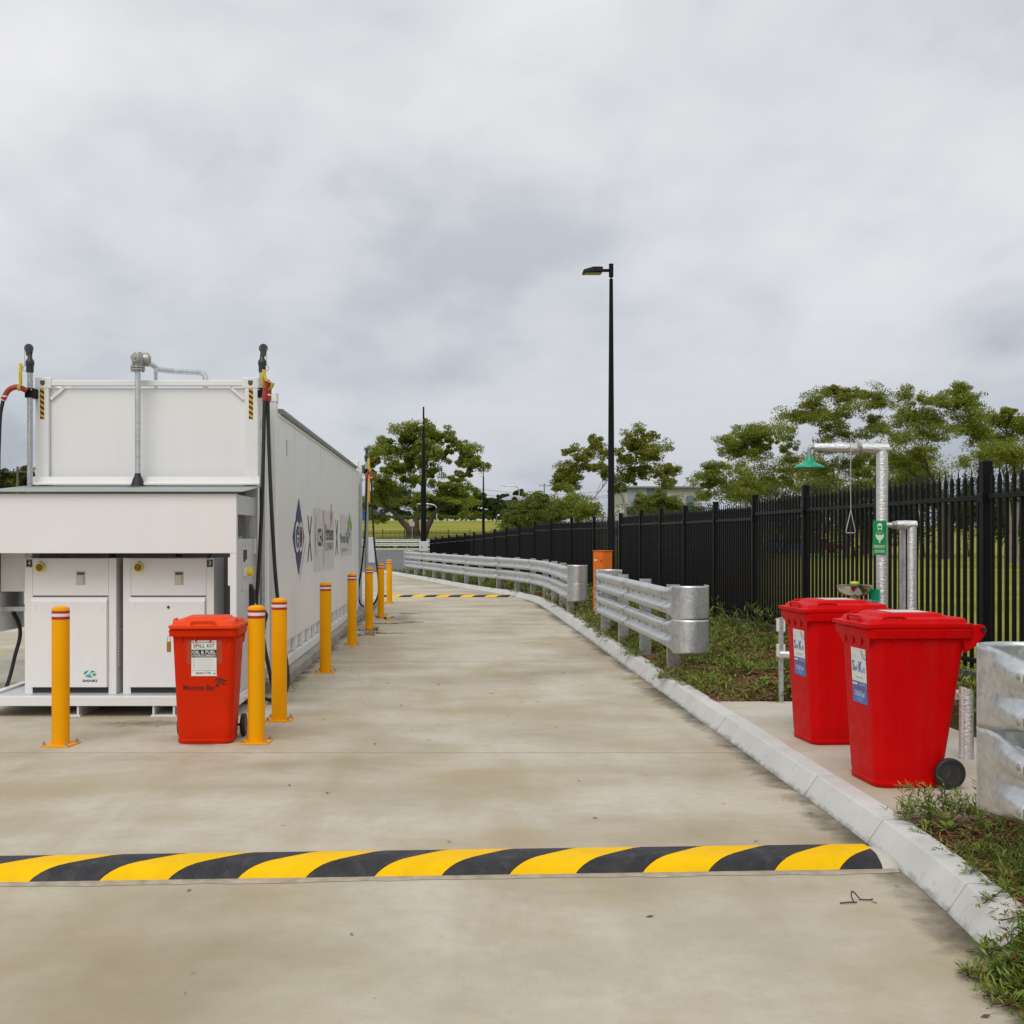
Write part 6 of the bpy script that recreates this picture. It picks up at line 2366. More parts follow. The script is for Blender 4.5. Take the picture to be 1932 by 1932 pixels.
def car(label, px, py, Y, m, rz=0.0, L_=4.4, Hh=1.45):
    p = at(px, py, Y)
    t = thing('parked_car', label, 'car', (p.x, Y, p.z), rz, group='parked cars far off')
    prof = [(-L_ / 2, 0.35), (-L_ / 2, 0.75), (-L_ * 0.44, 0.88), (-L_ * 0.22, 0.94), (-L_ * 0.10, Hh * 0.97), (L_ * 0.12, Hh), (L_ * 0.32, Hh * 0.95), (L_ * 0.46, 0.98), (L_ / 2, 0.85), (L_ / 2, 0.35)]
    m_ = MB()
    m_.prism(prof, (0, -0.85, 0), (1, 0, 0), (0, 0, 1), 1.7)
    m_.v = [(a, b, c) for a, b, c in m_.v]
    m_.build('body', m, t, smooth=0, bevel=0.06, local=True)
    m_ = MB()
    m_.prism([(-L_ * 0.17, 0.97), (-L_ * 0.085, Hh * 0.92), (L_ * 0.10, Hh * 0.94), (L_ * 0.29, Hh * 0.90), (L_ * 0.38, 0.99)], (0, -0.856, 0), (1, 0, 0), (0, 0, 1), 1.712)
    m_.build('window', M_GLASS, t, smooth=0, local=True)
    for x in (-L_ * 0.31, L_ * 0.30):
        for y in (-0.80, 0.80):
            m_ = MB()
            m_.lathe([(0.20, -0.10), (0.32, -0.10), (0.33, 0.0), (0.32, 0.10), (0.20, 0.10)], (x, y, 0.33), (0, 1, 0), 18)
            wv = m_.build('wheel', M_RUBBER, t, local=True)
            m_ = MB()
            m_.lathe([(0.19, -0.103), (0.19, 0.103)], (x, y, 0.33), (0, 1, 0), 14)
            m_.build('rim', M_GALV, wv, local=True)
    return t


car('small white car parked at the top of the field left of the no entry sign', 742, 987.9, 300.0, M_CARW, 0.0)
car('blue car glimpsed through the black fence left of the shower handle', 1492, 1045, 105.0, M_CARB, 0.1)
car('red car glimpsed through the black fence beside the blue car', 1545, 1045, 107.0, M_CARR, 3.1)
car('white car glimpsed through the black fence behind the steel post', 1452, 1045, 106.0, M_CARW, 0.05)
bc = thing('blue_container', 'blue shipping container at the top of the field behind the tank', 'container', (-15, 212, 4.9))
pa, pb = at(690, 984, 212), at(722.5, 966, 212)
m_ = MB()
for k in range(20):
    x0 = pa.x - 6 + (pb.x - pa.x + 6) * k / 20
    x1 = pa.x - 6 + (pb.x - pa.x + 6) * (k + 1) / 20
    m_.box(x0, x1, 211.9 + (0.06 if k % 2 else 0.0), 214.4, pa.z - 0.3, pb.z)
m_.build('shell', M_BLUEBOX, bc, smooth=0)
m_ = MB()
m_.box(pa.x - 6.02, pb.x + 0.02, 211.85, 214.45, pb.z, pb.z + 0.12)
m_.build('top_rail', M_BLUEBOX, bc, smooth=0)
sh = thing('white_shed', 'small white shed beside the blue container', 'shed', (-11, 214, 4.9))
pa, pb = at(727, 984, 214), at(744, 967, 214)
m_ = MB()
m_.box(pa.x, pb.x, 214, 217, pa.z - 0.5, pb.z)
m_.build('wall', M_WHITE2, sh, smooth=0)
m_ = MB()
m_.box(pa.x - 0.2, pb.x + 0.2, 213.8, 217.2, pb.z, pb.z + 0.15)
m_.build('roof', M_PALEGREY, sh, smooth=0)


# ================================================================== TREES
def leaf_cloud(clumps, n_per, size, rng, flat_=0.8):
    """leaf-sized quads gathered in tufts through each clump; clumps: (x,y,z,rx,ry,rz)"""
    Vs = []
    for (cx, cy, cz, rx, ry, rz) in clumps:
        npuff = int(min(max(9, 14 * (rx * rz) ** 0.5 / max(size * 5, 0.3)), 30))
        d = rng.normal(size=(npuff, 3))
        d /= np.linalg.norm(d, axis=1)[:, None]
        d[:, 2] = np.where(d[:, 2] < -0.55, -d[:, 2] * 0.5, d[:, 2])
        rad = rng.uniform(0.30, 0.90, npuff)[:, None]
        pc_ = d * rad * np.array([rx, ry, rz]) + np.array([cx, cy, cz])
        pr = rng.uniform(0.24, 0.46, npuff)
        n = int(n_per * 2.6)
        which = rng.integers(0, npuff, n)
        q = rng.normal(size=(n, 3))
        q /= np.linalg.norm(q, axis=1)[:, None]
        q *= (rng.uniform(0.15, 1.0, n) ** 0.5)[:, None]
        c = pc_[which] + q * (pr[which][:, None]) * np.array([rx, ry, rz * flat_])
        ax = rng.normal(size=(n, 3))
        ax[:, 2] -= 0.35
        ax /= np.linalg.norm(ax, axis=1)[:, None]
        t_ = rng.normal(size=(n, 3))
        nb_ = np.cross(ax, t_)
        nb_ /= np.linalg.norm(nb_, axis=1)[:, None]
        ln = (rng.uniform(0.45, 1.2, n) * size * 0.85)[:, None]
        wd = ln * rng.uniform(0.30, 0.50, n)[:, None]
        Vs.append(np.stack([c - ax * ln / 2, c + nb_ * wd / 2, c + ax * ln / 2, c - nb_ * wd / 2], 1).reshape(-1, 3))
    V = np.concatenate(Vs)
    return V, np.arange(len(V)).reshape(-1, 4)


def tree(name, label, base, clumps, trunk_r, bark, leaf, n_per, size, fork=0.35, lean=(0, 0), group=None, seed=1, cat='tree', twigs=3, stems=1):
    rng = np.random.default_rng(seed)
    rr = random.Random(seed)
    base = Vector(base)
    t = thing(name, label, cat, tuple(base), group=group)
    cz = [c[2] for c in clumps]
    top = max(cz)
    cx = sum(c[0] for c in clumps) / len(clumps)
    H = top - base.z
    m_ = MB()
    forks = []
    for sI in range(stems):
        ox = (sI - (stems - 1) / 2) * trunk_r * 1.6
        fk = base + Vector((lean[0] + ox * 2.5, lean[1], H * fork * rr.uniform(0.85, 1.15)))
        mid = base.lerp(fk, 0.5) + Vector((rr.uniform(-0.3, 0.3) * trunk_r * 3, 0, 0))
        m_.tube(curve_pts([base + Vector((ox, 0, -0.4)), mid, fk], 5), [trunk_r * (1.25 - 0.55 * i / 10) for i in range(11)], 9)
        forks.append((fk, trunk_r * 0.72))
    ends = []
    ordered = sorted(clumps, key=lambda c: (Vector(c[:3]) - forks[0][0]).length)
    nodes = list(forks)
    for c in ordered:
        tip = Vector((c[0], c[1], c[2] - c[5] * 0.25))
        best = min(nodes, key=lambda nd: (nd[0] - tip).length + (0.8 * max(0, nd[0].z - tip.z)))
        a, ra = best
        r1 = max(ra * rr.uniform(0.36, 0.5), trunk_r * 0.09)
        mid = a.lerp(tip, 0.5) + Vector((rr.uniform(-1, 1), rr.uniform(-1, 1), rr.uniform(-0.2, 0.9))) * ((tip - a).length * 0.13)
        pts = curve_pts([a, mid, tip], 5)
        m_.tube(pts, [ra * (0.86 if best in forks else 0.66) * (1 - i / 10) ** 1.5 + r1 * (1 - (1 - i / 10) ** 1.5) for i in range(11)], 6)
        nodes.append((mid, (ra * 0.62 + r1) / 2))
        nodes.append((tip, r1))
        for k in range(twigs):
            e = Vector((c[0] + rr.uniform(-0.85, 0.85) * c[3], c[1] + rr.uniform(-0.8, 0.8) * c[4], c[2] + rr.uniform(-0.1, 0.85) * c[5]))
            s0 = pts[rr.randint(4, 10)]
            m_.tube([s0, s0.lerp(e, 0.5) + Vector((0, 0, 0.08 * c[5])), e], [r1 * 0.7, r1 * 0.5, r1 * 0.2], 5)
    m_.build('trunk', bark, t)
    V, F = leaf_cloud(clumps, n_per, size, rng)
    V = V - np.array(base)
    raw_mesh('crown', V, F, leaf, t)
    return t


def clumps_at(conv, lst, Y, depth=1.0, seed=0):
    """(x,y,rx,ry) measured on the picture -> clumps at distance Y, spread in depth"""
    rr = random.Random(seed)
    out = []
    k = Y / 2200
    for (x, y, rx, ry) in lst:
        dx, dy, s = conv(x, y)
        dY = rr.uniform(-1, 1) * depth
        p = at(dx, dy, Y + dY)
        q = rr.uniform(0.85, 1.25)
        ax, az = rx * s * k * 1.74 * q, ry * s * k * 2.1 * q
        out.append((p.x, p.y, p.z, ax, max(ax * 0.9, az), az))
    # fill between neighbouring clumps so that the crown hangs together
    base = list(out)
    for i, a in enumerate(base):
        near = sorted(range(len(base)), key=lambda j: (base[j][0] - a[0]) ** 2 + (base[j][2] - a[2]) ** 2)[1:4]
        for j in near:
            b = base[j]
            if j > i and rr.random() < 0.72:
                f = rr.uniform(0.35, 0.65)
                g = rr.uniform(0.5, 0.85)
                out.append(tuple(a[c] * (1 - f) + b[c] * f for c in range(3)) + tuple((a[c] + b[c]) / 2 * g for c in (3, 4, 5)))
    return out


c4 = lambda x, y: (660.4 + x * 0.2441, 731.1 + y * 0.2441, 0.2441)
c5 = lambda x, y: (1037.7 + x * 0.2441, 707.5 + y * 0.2441, 0.2441)
c6 = lambda x, y: (1415.1 + x * 0.2676, 707.5 + y * 0.2676, 0.2676)
c1 = lambda x, y: (x * 0.2684, 613.2 + y * 0.2684, 0.2684)

GUMS = 'gum trees around the yard'
bT1 = at(785, 1021, 150)
tree('gum_tree', 'big spreading gum tree with several trunks behind the camera pole', (bT1.x, 150, gz(bT1.x, 150)),
     clumps_at(c4, [(195, 530, 70, 65), (280, 435, 75, 42), (420, 350, 85, 55), (530, 325, 60, 50), (620, 325, 50, 60), (745, 385, 75, 45), (800, 440, 55, 42), (915, 505, 65, 52), (975, 620, 52, 35), (880, 600, 60, 40), (640, 520, 70, 52), (500, 465, 55, 50), (335, 620, 58, 40), (245, 715, 95, 45), (630, 650, 65, 42), (790, 765, 90, 42), (905, 820, 62, 45), (195, 835, 60, 55), (330, 800, 75, 42), (440, 730, 45, 35), (290, 890, 120, 42), (850, 885, 90, 38), (190, 1010, 50, 35), (640, 410, 45, 45), (360, 500, 60, 45), (560, 590, 45, 35), (430, 440, 60, 45), (480, 550, 50, 40), (580, 450, 50, 45), (700, 560, 55, 42), (560, 720, 55, 38), (430, 640, 50, 38), (160, 640, 50, 45), (760, 860, 70, 38), (840, 690, 55, 35)], 150, 4.0, 1),
     0.50, M_BARK, M_LEAF_A, 520, 0.42, fork=0.20, group=GUMS, seed=21, stems=3, twigs=3)
b2 = at(1125, 985, 70)
tree('gum_tree', 'thin open gum tree left of the lamp post', (b2.x, 70, gz(b2.x, 70)),
     clumps_at(c5, [(355, 510, 42, 38), (190, 600, 70, 38), (330, 610, 62, 48), (120, 715, 78, 40), (95, 800, 72, 42), (235, 680, 55, 38), (420, 620, 40, 45), (300, 730, 45, 32), (60, 870, 40, 38), (190, 800, 55, 35), (400, 720, 45, 40), (120, 880, 70, 40), (440, 800, 40, 40)], 70, 1.6, 2),
     0.13, M_BARKP, M_LEAF_B, 330, 0.20, fork=0.30, group=GUMS, seed=5, stems=2)
b3 = at(1190, 985, 70)
tree('gum_tree', 'rounded olive gum tree just right of the lamp post', (b3.x, 70, gz(b3.x, 70)),
     clumps_at(c5, [(670, 470, 70, 52), (765, 495, 48, 48), (615, 560, 78, 48), (820, 590, 80, 52), (775, 665, 88, 52), (880, 760, 90, 50), (600, 700, 60, 52), (570, 800, 60, 52), (890, 845, 55, 35), (700, 590, 60, 45), (545, 880, 55, 45), (690, 780, 55, 38), (560, 640, 40, 40), (930, 730, 45, 35)], 70, 1.8, 3),
     0.15, M_BARKP, M_LEAF_B, 420, 0.20, fork=0.28, group=GUMS, seed=6, stems=2)
b4 = at(1432, 1035, 80)
tree('gum_tree', 'broad green gum tree above the middle of the black fence', (b4.x, 80, gz(b4.x, 80)),
     clumps_at(c5, [(1400, 520, 90, 70), (1560, 440, 105, 58), (1720, 440, 118, 58), (1830, 510, 55, 52), (1380, 600, 78, 50), (1500, 560, 60, 45), (1280, 720, 88, 42), (1200, 790, 65, 42), (1330, 850, 125, 58), (1230, 930, 110, 50), (1620, 650, 90, 45), (1720, 760, 95, 50), (1850, 680, 78, 50), (1800, 860, 95, 45), (1480, 930, 90, 45), (1640, 540, 70, 45)], 80, 2.2, 4),
     0.20, M_BARKP, M_LEAF_A, 560, 0.20, fork=0.36, group=GUMS, seed=7, stems=2, twigs=3)
b5 = at(1595, 1055, 82)
tree('gum_tree', 'dark-limbed olive gum tree behind the emergency shower', (b5.x, 82, gz(b5.x, 82)),
     clumps_at(c6, [(460, 170, 85, 50), (400, 280, 115, 50), (270, 305, 75, 35), (560, 340, 88, 52), (540, 140, 48, 38), (700, 130, 60, 48), (840, 165, 105, 58), (930, 215, 65, 45), (720, 245, 88, 52), (890, 410, 95, 35), (600, 450, 105, 45), (880, 330, 65, 42), (800, 610, 85, 42), (540, 560, 55, 42), (440, 700, 85, 52), (620, 660, 55, 45), (960, 620, 60, 45)], 82, 2.2, 5),
     0.20, M_BARK, M_LEAF_B, 560, 0.20, fork=0.34, group=GUMS, seed=8, stems=1, twigs=3)
b6 = at(1784, 1055, 78)
tree('gum_tree', 'tall green gum tree right of the foil-lagged shower pipe', (b6.x, 78, gz(b6.x, 78)),
     clumps_at(c6, [(1100, 170, 58, 50), (1130, 260, 88, 50), (1320, 190, 78, 42), (1480, 105, 52, 38), (1480, 180, 85, 45), (1560, 270, 105, 50), (1250, 300, 95, 50), (1100, 350, 95, 45), (1330, 400, 112, 50), (1530, 400, 125, 50), (1640, 330, 78, 42), (1180, 480, 120, 50), (1050, 460, 65, 50), (1640, 470, 85, 50), (1250, 600, 85, 50), (1030, 580, 78, 50), (1130, 660, 90, 45)], 78, 2.2, 6),
     0.19, M_BARK, M_LEAF_A, 560, 0.20, fork=0.42, group=GUMS, seed=9, stems=2, twigs=3)
b7 = at(1912, 1075, 66)
tree('gum_tree', 'leafy green gum tree at the right edge of the picture', (b7.x, 66, gz(b7.x, 66)),
     clumps_at(c6, [(1830, 265, 48, 35), (1760, 330, 78, 50), (1880, 420, 88, 65), (1800, 520, 120, 58), (1900, 600, 90, 60), (1680, 600, 95, 58), (1560, 640, 70, 50), (1960, 350, 80, 60), (1780, 640, 90, 60), (2050, 480, 110, 80), (1980, 700, 110, 70), (1700, 520, 60, 50)], 66, 2.0, 7),
     0.16, M_BARKP, M_LEAF_A, 620, 0.17, fork=0.40, group=GUMS, seed=10, stems=2, twigs=3)


def shrub(name, label, conv, lst, Y, leaf, n_per, size, seed, group=None, depth=1.0, bark=M_BARK, r=0.05, cat='shrub', fork=0.2):
    cl = clumps_at(conv, lst, Y, depth, seed)
    x = sum(c[0] for c in cl) / len(cl)
    return tree(name, label, (x, Y, gz(x, Y)), cl, r, bark, leaf, n_per, size, fork=fork, seed=seed, group=group, cat=cat, stems=2, twigs=1)


SHR = 'shrubs beyond the black fence'
shrub('shrub', 'large bright green bush in front of the hipped-roof house', c4, [(1260, 1040, 70, 45), (1330, 960, 80, 60), (1430, 900, 85, 55), (1500, 960, 90, 60), (1420, 1010, 80, 50), (1560, 1020, 80, 50), (1240, 990, 50, 40), (1350, 1070, 80, 40), (1480, 860, 45, 35)], 62, M_LEAF_L, 700, 0.17, 31, SHR)
shrub('shrub', 'dull green bush right of the bright green bush', c4, [(1650, 930, 80, 60), (1740, 880, 80, 55), (1720, 980, 90, 55), (1820, 950, 70, 60), (1620, 1000, 60, 40), (1830, 1010, 70, 40)], 64, M_LEAF_A, 650, 0.17, 32, SHR)
shrub('shrub', 'yellow-green bush between the lamp post and the panelled hall', c5, [(700, 1000, 70, 45), (800, 970, 80, 40), (900, 1000, 80, 42), (970, 1030, 50, 30), (760, 1040, 80, 30), (850, 945, 40, 25)], 60, M_LEAF_L, 600, 0.16, 33, SHR)
for k, (x, y, lb) in enumerate(((1010, 1000, 'behind the shower pipe'), (1230, 940, 'right of the lagged water pipe'), (1520, 960, 'left of the nearest tall fence post'), (1760, 1000, 'right of the nearest tall fence post'), (1950, 980, 'at the far right edge'), (760, 1030, 'behind the eye wash bowl'), (500, 1010, 'left of the eye wash bowl'), (240, 1000, 'behind the middle fence panels'))):
    shrub('shrub', 'dark bush seen through the black fence ' + lb, c6, [(x - 90, y + 60, 90, 130), (x + 60, y - 20, 110, 150), (x + 130, y + 110, 80, 100), (x - 30, y - 120, 80, 80)], 88 if k < 6 else 92, M_LEAF_D, 520, 0.24, 40 + k, SHR, 1.5)
for k, (x, y, lb) in enumerate(((-250, 1020, 'below the broad gum tree'), (-520, 1010, 'behind the short guardrail'), (-760, 1020, 'right of the lamp post'))):
    shrub('shrub', 'dark low bush seen through the black fence ' + lb, c6, [(x - 110, y + 60, 110, 110), (x + 60, y, 120, 120), (x + 150, y + 80, 90, 90)], 92, M_LEAF_D, 480, 0.24, 60 + k, SHR, 1.5)
for k, (x, lb) in enumerate(((1425, 'left'), (1330, 'middle'), (1560, 'right'))):
    shrub('shrub', 'dark scrub behind the long fence run, %s clump' % lb, c4, [(x - 70, 1150, 90, 80), (x + 30, 1110, 90, 80), (x + 80, 1180, 80, 70)], 75, M_LEAF_D, 450, 0.22, 70 + k, SHR, 1.0)

# second rank of trees behind the right-hand group
for k, (lst, Y, lf, lb) in enumerate((
        ([(1450, 760, 110, 60), (1580, 820, 110, 60), (1700, 900, 110, 60), (1400, 930, 110, 60), (1550, 960, 110, 50)], 100, M_LEAF_A, 'green tree filling in below the broad gum tree'),
        ([(1950, 700, 100, 70), (2080, 800, 110, 70), (1980, 900, 120, 60), (2200, 880, 120, 70), (2120, 980, 110, 50)], 104, M_LEAF_A, 'green tree filling in behind the emergency shower'),
        ([(2380, 640, 110, 80), (2500, 760, 120, 80), (2400, 880, 120, 70), (2560, 930, 120, 60), (2300, 940, 100, 50)], 100, M_LEAF_B, 'olive tree filling in right of the lagged shower pipe'),
        ([(2750, 640, 120, 90), (2860, 760, 120, 80), (2700, 880, 120, 70), (2850, 950, 120, 60), (2980, 820, 110, 90)], 98, M_LEAF_A, 'green tree filling in at the right edge behind the fence'))):
    cl = clumps_at(c5, lst, Y, 2.5, 300 + k)
    bx0 = sum(c[0] for c in cl) / len(cl)
    tree('gum_tree', lb, (bx0, Y, gz(bx0, Y)), cl, 0.18, M_BARK, lf, 520, 0.26, fork=0.4, group=GUMS, seed=310 + k, stems=2, twigs=2)

# tree line beyond the field
BACK = 'tree line beyond the field'
rr = random.Random(77)
spots = [(150, 900, 90, 75), (300, 880, 100, 80), (430, 870, 80, 80), (560, 890, 90, 70), (700, 900, 95, 70), (810, 905, 90, 75), (930, 910, 90, 70), (1030, 880, 70, 60), (1090, 940, 50, 60)]
names = ['behind the rear hose mast', 'above the blue container', 'left of the big gum trunk', 'right of the big gum trunk', 'right of the camera pole', 'midway between the two camera poles', 'left of the distant thin pole', 'behind the distant thin pole', 'left of the hipped-roof house']
for k, (x, y, rx, ry) in enumerate(spots):
    cl = [(x + rr.uniform(-0.6, 0.6) * rx, y + rr.uniform(-0.7, 0.6) * ry, rx * rr.uniform(0.4, 0.65), ry * rr.uniform(0.35, 0.55)) for _ in range(6)] + [(x + rr.uniform(-0.5, 0.5) * rx, 978 + rr.uniform(-16, 20), rx * 0.5, 18) for _ in range(5)]
    cl = clumps_at(c4, cl, 235, 3, 80 + k)
    bx0 = sum(c[0] for c in cl) / len(cl)
    tree('gum_tree', 'dark tree of the far tree line ' + names[k], (bx0, 235, gz(bx0, 235)), cl, 0.22, M_BARKP, M_LEAF_D if k % 3 else M_LEAF_A, 300, 0.55, fork=0.3, group=BACK, seed=90 + k)
for k, (x, lb) in enumerate(((1135, 'left of'), (1275, 'in front of'))):
    cl = clumps_at(c4, [(x, 880, 22, 25), (x - 5, 930, 38, 30), (x + 8, 960, 42, 28), (x, 905, 30, 28)], 205, 1, 110 + k)
    tree('gum_tree', 'small dark conical tree %s the hipped-roof house' % lb, (cl[0][0], 205, gz(cl[0][0], 205)), cl, 0.12, M_BARKP, M_LEAF_D, 420, 0.40, fork=0.25, group=BACK, seed=120 + k)
cl = clumps_at(c4, [(1205, 930, 40, 35), (1195, 960, 35, 35), (1225, 955, 35, 30)], 208, 1, 113)
tree('gum_tree', 'reddish-green small tree before the hipped-roof house wall', (cl[0][0], 208, gz(cl[0][0], 208)), cl, 0.12, M_BARK, leafmat('rusty_leaves', [(0.09, 0.05, 0.02), (0.12, 0.075, 0.025), (0.07, 0.085, 0.02)]), 420, 0.35, group=BACK, seed=123)
for k, (x, y, lb) in enumerate(((1195, 855, 'left'), (1310, 825, 'right'))):
    cl = clumps_at(c4, [(x - 15, y, 28, 20), (x + 15, y + 5, 28, 20), (x, y - 12, 22, 16)], 262, 1, 130 + k)
    tree('gum_tree', 'treetop rising over the %s side of the hipped roof' % lb, (cl[0][0], 262, gz(cl[0][0], 262)), cl, 0.2, M_BARK, M_LEAF_D, 420, 0.5, group=BACK, seed=133 + k)
for k, (x, lb) in enumerate(((15, 'left of'), (100, 'just left of'), (180, 'right of'))):
    cl = clumps_at(c1, [(x - 20, 1110, 45, 45), (x + 25, 1090, 45, 50), (x, 1050 + 20 * (k % 2), 32, 28), (x + 10, 1150, 55, 40), (x - 10, 1190, 60, 40)], 130, 1.5, 140 + k)
    tree('gum_tree', 'small tree %s the timber power pole at the far left' % lb, (cl[0][0], 130, gz(cl[0][0], 130)), cl, 0.15, M_BARK, M_LEAF_D if k != 1 else M_LEAF_A, 420, 0.32, group=BACK, seed=143 + k)
# hedge along the crest
V, F = leaf_cloud([(at(700 + i * 9.2, 0, 206).x, 206, gz(-5, 206) + 0.4, 0.75, 0.7, 0.8) for i in range(28)], 260, 0.34, np.random.default_rng(5))
o = raw_mesh('hedge_plants', V, F, M_LEAF_L, kind='stuff')
tag(o, 'low bright green planting along the top of the grassy field', 'hedge')
# wild growth under the distant guardrail
V, F = leaf_cloud([(-25 + i * 0.8, 130.3, 0.62, 0.6, 0.35, 0.35) for i in range(30)] + [(x, 140, 1.2, 1.3, 0.8, 0.9) for x in (-8.6, -7.2, -5.0, -3.3)], 200, 0.22, np.random.default_rng(6))
o = raw_mesh('verge_plants', V, F, M_LEAF_A, kind='stuff')
tag(o, 'rough green growth under the distant guardrail', 'verge plants')


# ================================================================== GROUND COVER
STEMQ = []


def sprigs(P, nleaf, ll, lw, rng, up=0.55, spread=1.0, sl=1.7):
    """P (n,3): short leafy shoots, narrow bent leaves set along a leaning stem -> leaf quads; the stems go to STEMQ"""
    n = len(P)
    k = n * nleaf
    idx = np.repeat(np.arange(n), nleaf)
    sa = rng.uniform(0, 2 * np.pi, n)
    se = np.clip(rng.normal(up, 0.40, n), 0.05, 1.4)
    sd = np.stack([np.cos(sa) * np.cos(se), np.sin(sa) * np.cos(se), np.sin(se)], 1)
    sz = rng.uniform(0.55, 1.45, n)
    sL = (sl * ll * sz)[:, None]
    tipS = P + sd * sL
    sw = np.stack([-np.sin(sa), np.cos(sa), np.zeros(n)], 1) * lw * 0.16
    STEMQ.append(np.stack([P - sw, P + sw, tipS + sw * 0.5, tipS - sw * 0.5], 1).reshape(-1, 3))
    u = rng.uniform(0.15, 1.0, k)[:, None]
    b = P[idx] + sd[idx] * sL[idx] * u
    az = rng.uniform(0, 2 * np.pi, k)
    el = rng.normal(0.25, 0.4, k)
    rd = np.stack([np.cos(az) * np.cos(el), np.sin(az) * np.cos(el), np.sin(el)], 1)
    d = sd[idx] * 0.75 + rd
    d /= np.linalg.norm(d, axis=1)[:, None]
    s = np.cross(d, np.array([0, 0, 1.0]) + 0.3 * rng.normal(size=(k, 3)))
    s /= np.linalg.norm(s, axis=1)[:, None]
    ln = (ll * rng.uniform(0.55, 1.2, k) * sz[idx])[:, None]
    w_ = (lw * rng.uniform(0.7, 1.3, k))[:, None]
    m1 = b + d * ln * 0.5
    tip = b + d * ln + np.array([0, 0, -0.14]) * ln
    return np.stack([b, m1 + s * w_ / 2, tip, m1 - s * w_ / 2], 1).reshape(-1, 3)


def bed_sample(n, y0, y1, t0, t1, rng, clump=0.0):
    y = rng.uniform(y0, y1, n)
    t = rng.uniform(t0, t1, n)
    if clump:
        f = np.sin(y * 2.3 + t * 5) * np.sin(t * 9 - y * 1.1) + 0.5 * np.sin(y * 5.7 + 3 * t)
        keep = rng.uniform(0, 1, n) < np.clip(0.58 + clump * f, 0.03, 1)
        y, t = y[keep], t[keep]
    return np.array([(bed_point(tt, yy), yy, bed_z(tt, yy)) for tt, yy in zip(t, y)])


rng = np.random.default_rng(3)
VL = []
# near bed in front of the slab, dense at its road edge
VL.append(sprigs(bed_sample(3000, 2.6, SLAB_Y0 - 0.02, -0.02, 0.45, rng, 0.7), 13, 0.058, 0.0085, rng))
VL.append(sprigs(bed_sample(900, 2.6, SLAB_Y0 - 0.05, 0.45, 1.0, rng, 0.25), 11, 0.07, 0.010, rng))
VL.append(sprigs(bed_sample(170, SLAB_Y0 - 0.12, SLAB_Y0 + 0.05, 0.0, 0.5, rng), 15, 0.055, 0.0085, rng, up=1.0, sl=2.6))
VL.append(sprigs(bed_sample(130, 2.6, 6.3, -0.03, 0.03, rng), 14, 0.052, 0.0085, rng, up=0.3, sl=2.4))
VL.append(sprigs(bed_sample(900, SLAB_Y0, SLAB_Y1, 0.66, 1.0, rng, 0.25), 10, 0.085, 0.013, rng))
VL.append(sprigs(bed_sample(5600, SLAB_Y1 + 0.03, 18.0, 0.0, 1.0, rng, 0.95), 10, 0.072, 0.0125, rng))
VL.append(sprigs(bed_sample(420, SLAB_Y1 + 0.5, 21.0, 0.82, 0.97, rng, 0.3), 14, 0.12, 0.016, rng, up=1.0, sl=2.6))
VL.append(sprigs(bed_sample(3600, 18.0, 26.0, -0.01, 1.0, rng, 0.95), 9, 0.09, 0.017, rng))
VL.append(sprigs(bed_sample(4200, 26.0, 56.0, 0.0, 1.0, rng, 0.5), 8, 0.14, 0.028, rng))
V = np.concatenate(VL)
o = raw_mesh('groundcover_plants', V, np.arange(len(V)).reshape(-1, 4), M_LEAF_G, kind='stuff')
tag(o, 'narrow-leaved creeping ground cover in the mulch bed along the kerb', 'ground cover')

# loose mulch straw
VL = []
for n, y0, y1, ll in ((3500, 2.6, SLAB_Y0, 0.06), (7500, SLAB_Y1, 20.0, 0.09), (3500, 20.0, 34.0, 0.14)):
    P = bed_sample(n * 2, y0, y1, 0.0, 1.0, rng)
    k = len(P)
    az = rng.uniform(0, 6.28, k)
    d = np.stack([np.cos(az), np.sin(az), rng.normal(0, 0.15, k)], 1) * (ll * rng.uniform(0.4, 1.3, k))[:, None]
    s = np.stack([-np.sin(az), np.cos(az), np.zeros(k)], 1) * ll * 0.06
    P = P + np.stack([np.zeros(k), np.zeros(k), rng.uniform(0.005, 0.03, k)], 1)
    VL.append(np.stack([P - d - s, P + d - s, P + d + s, P - d + s], 1).reshape(-1, 3))
V = np.concatenate(VL)
o = raw_mesh('mulch_straw', V, np.arange(len(V)).reshape(-1, 4), M_STRAW, kind='stuff')
tag(o, 'reddish brown mulch straw scattered over the planted bed', 'mulch')

# runners creeping over the kerb
m_ = MB()
VL = []
rr = random.Random(15)


def runner(y, t0, reach, dy, hang=0.0):
    xk = kerb_x(y)
    p0 = Vector((xk + 0.27, y, 0.16))
    pts = [p0, Vector((xk + 0.20, y + dy * 0.3, 0.165)), Vector((xk + 0.24 - reach * 0.6, y + dy * 0.7, 0.158 - hang * 0.3)), Vector((xk + 0.24 - reach, y + dy, 0.150 - hang))]
    cpts = curve_pts(pts, 4)
    m_.tube(cpts, 0.0028 if y < 8 else 0.004, 5)
    q = np.array([tuple(p) for p in cpts[3:]])
    VL.append(sprigs(np.repeat(q, 2, 0), 5, 0.045 if y < 8 else 0.07, 0.008 if y < 8 else 0.011, rng, up=0.4, sl=0.8))


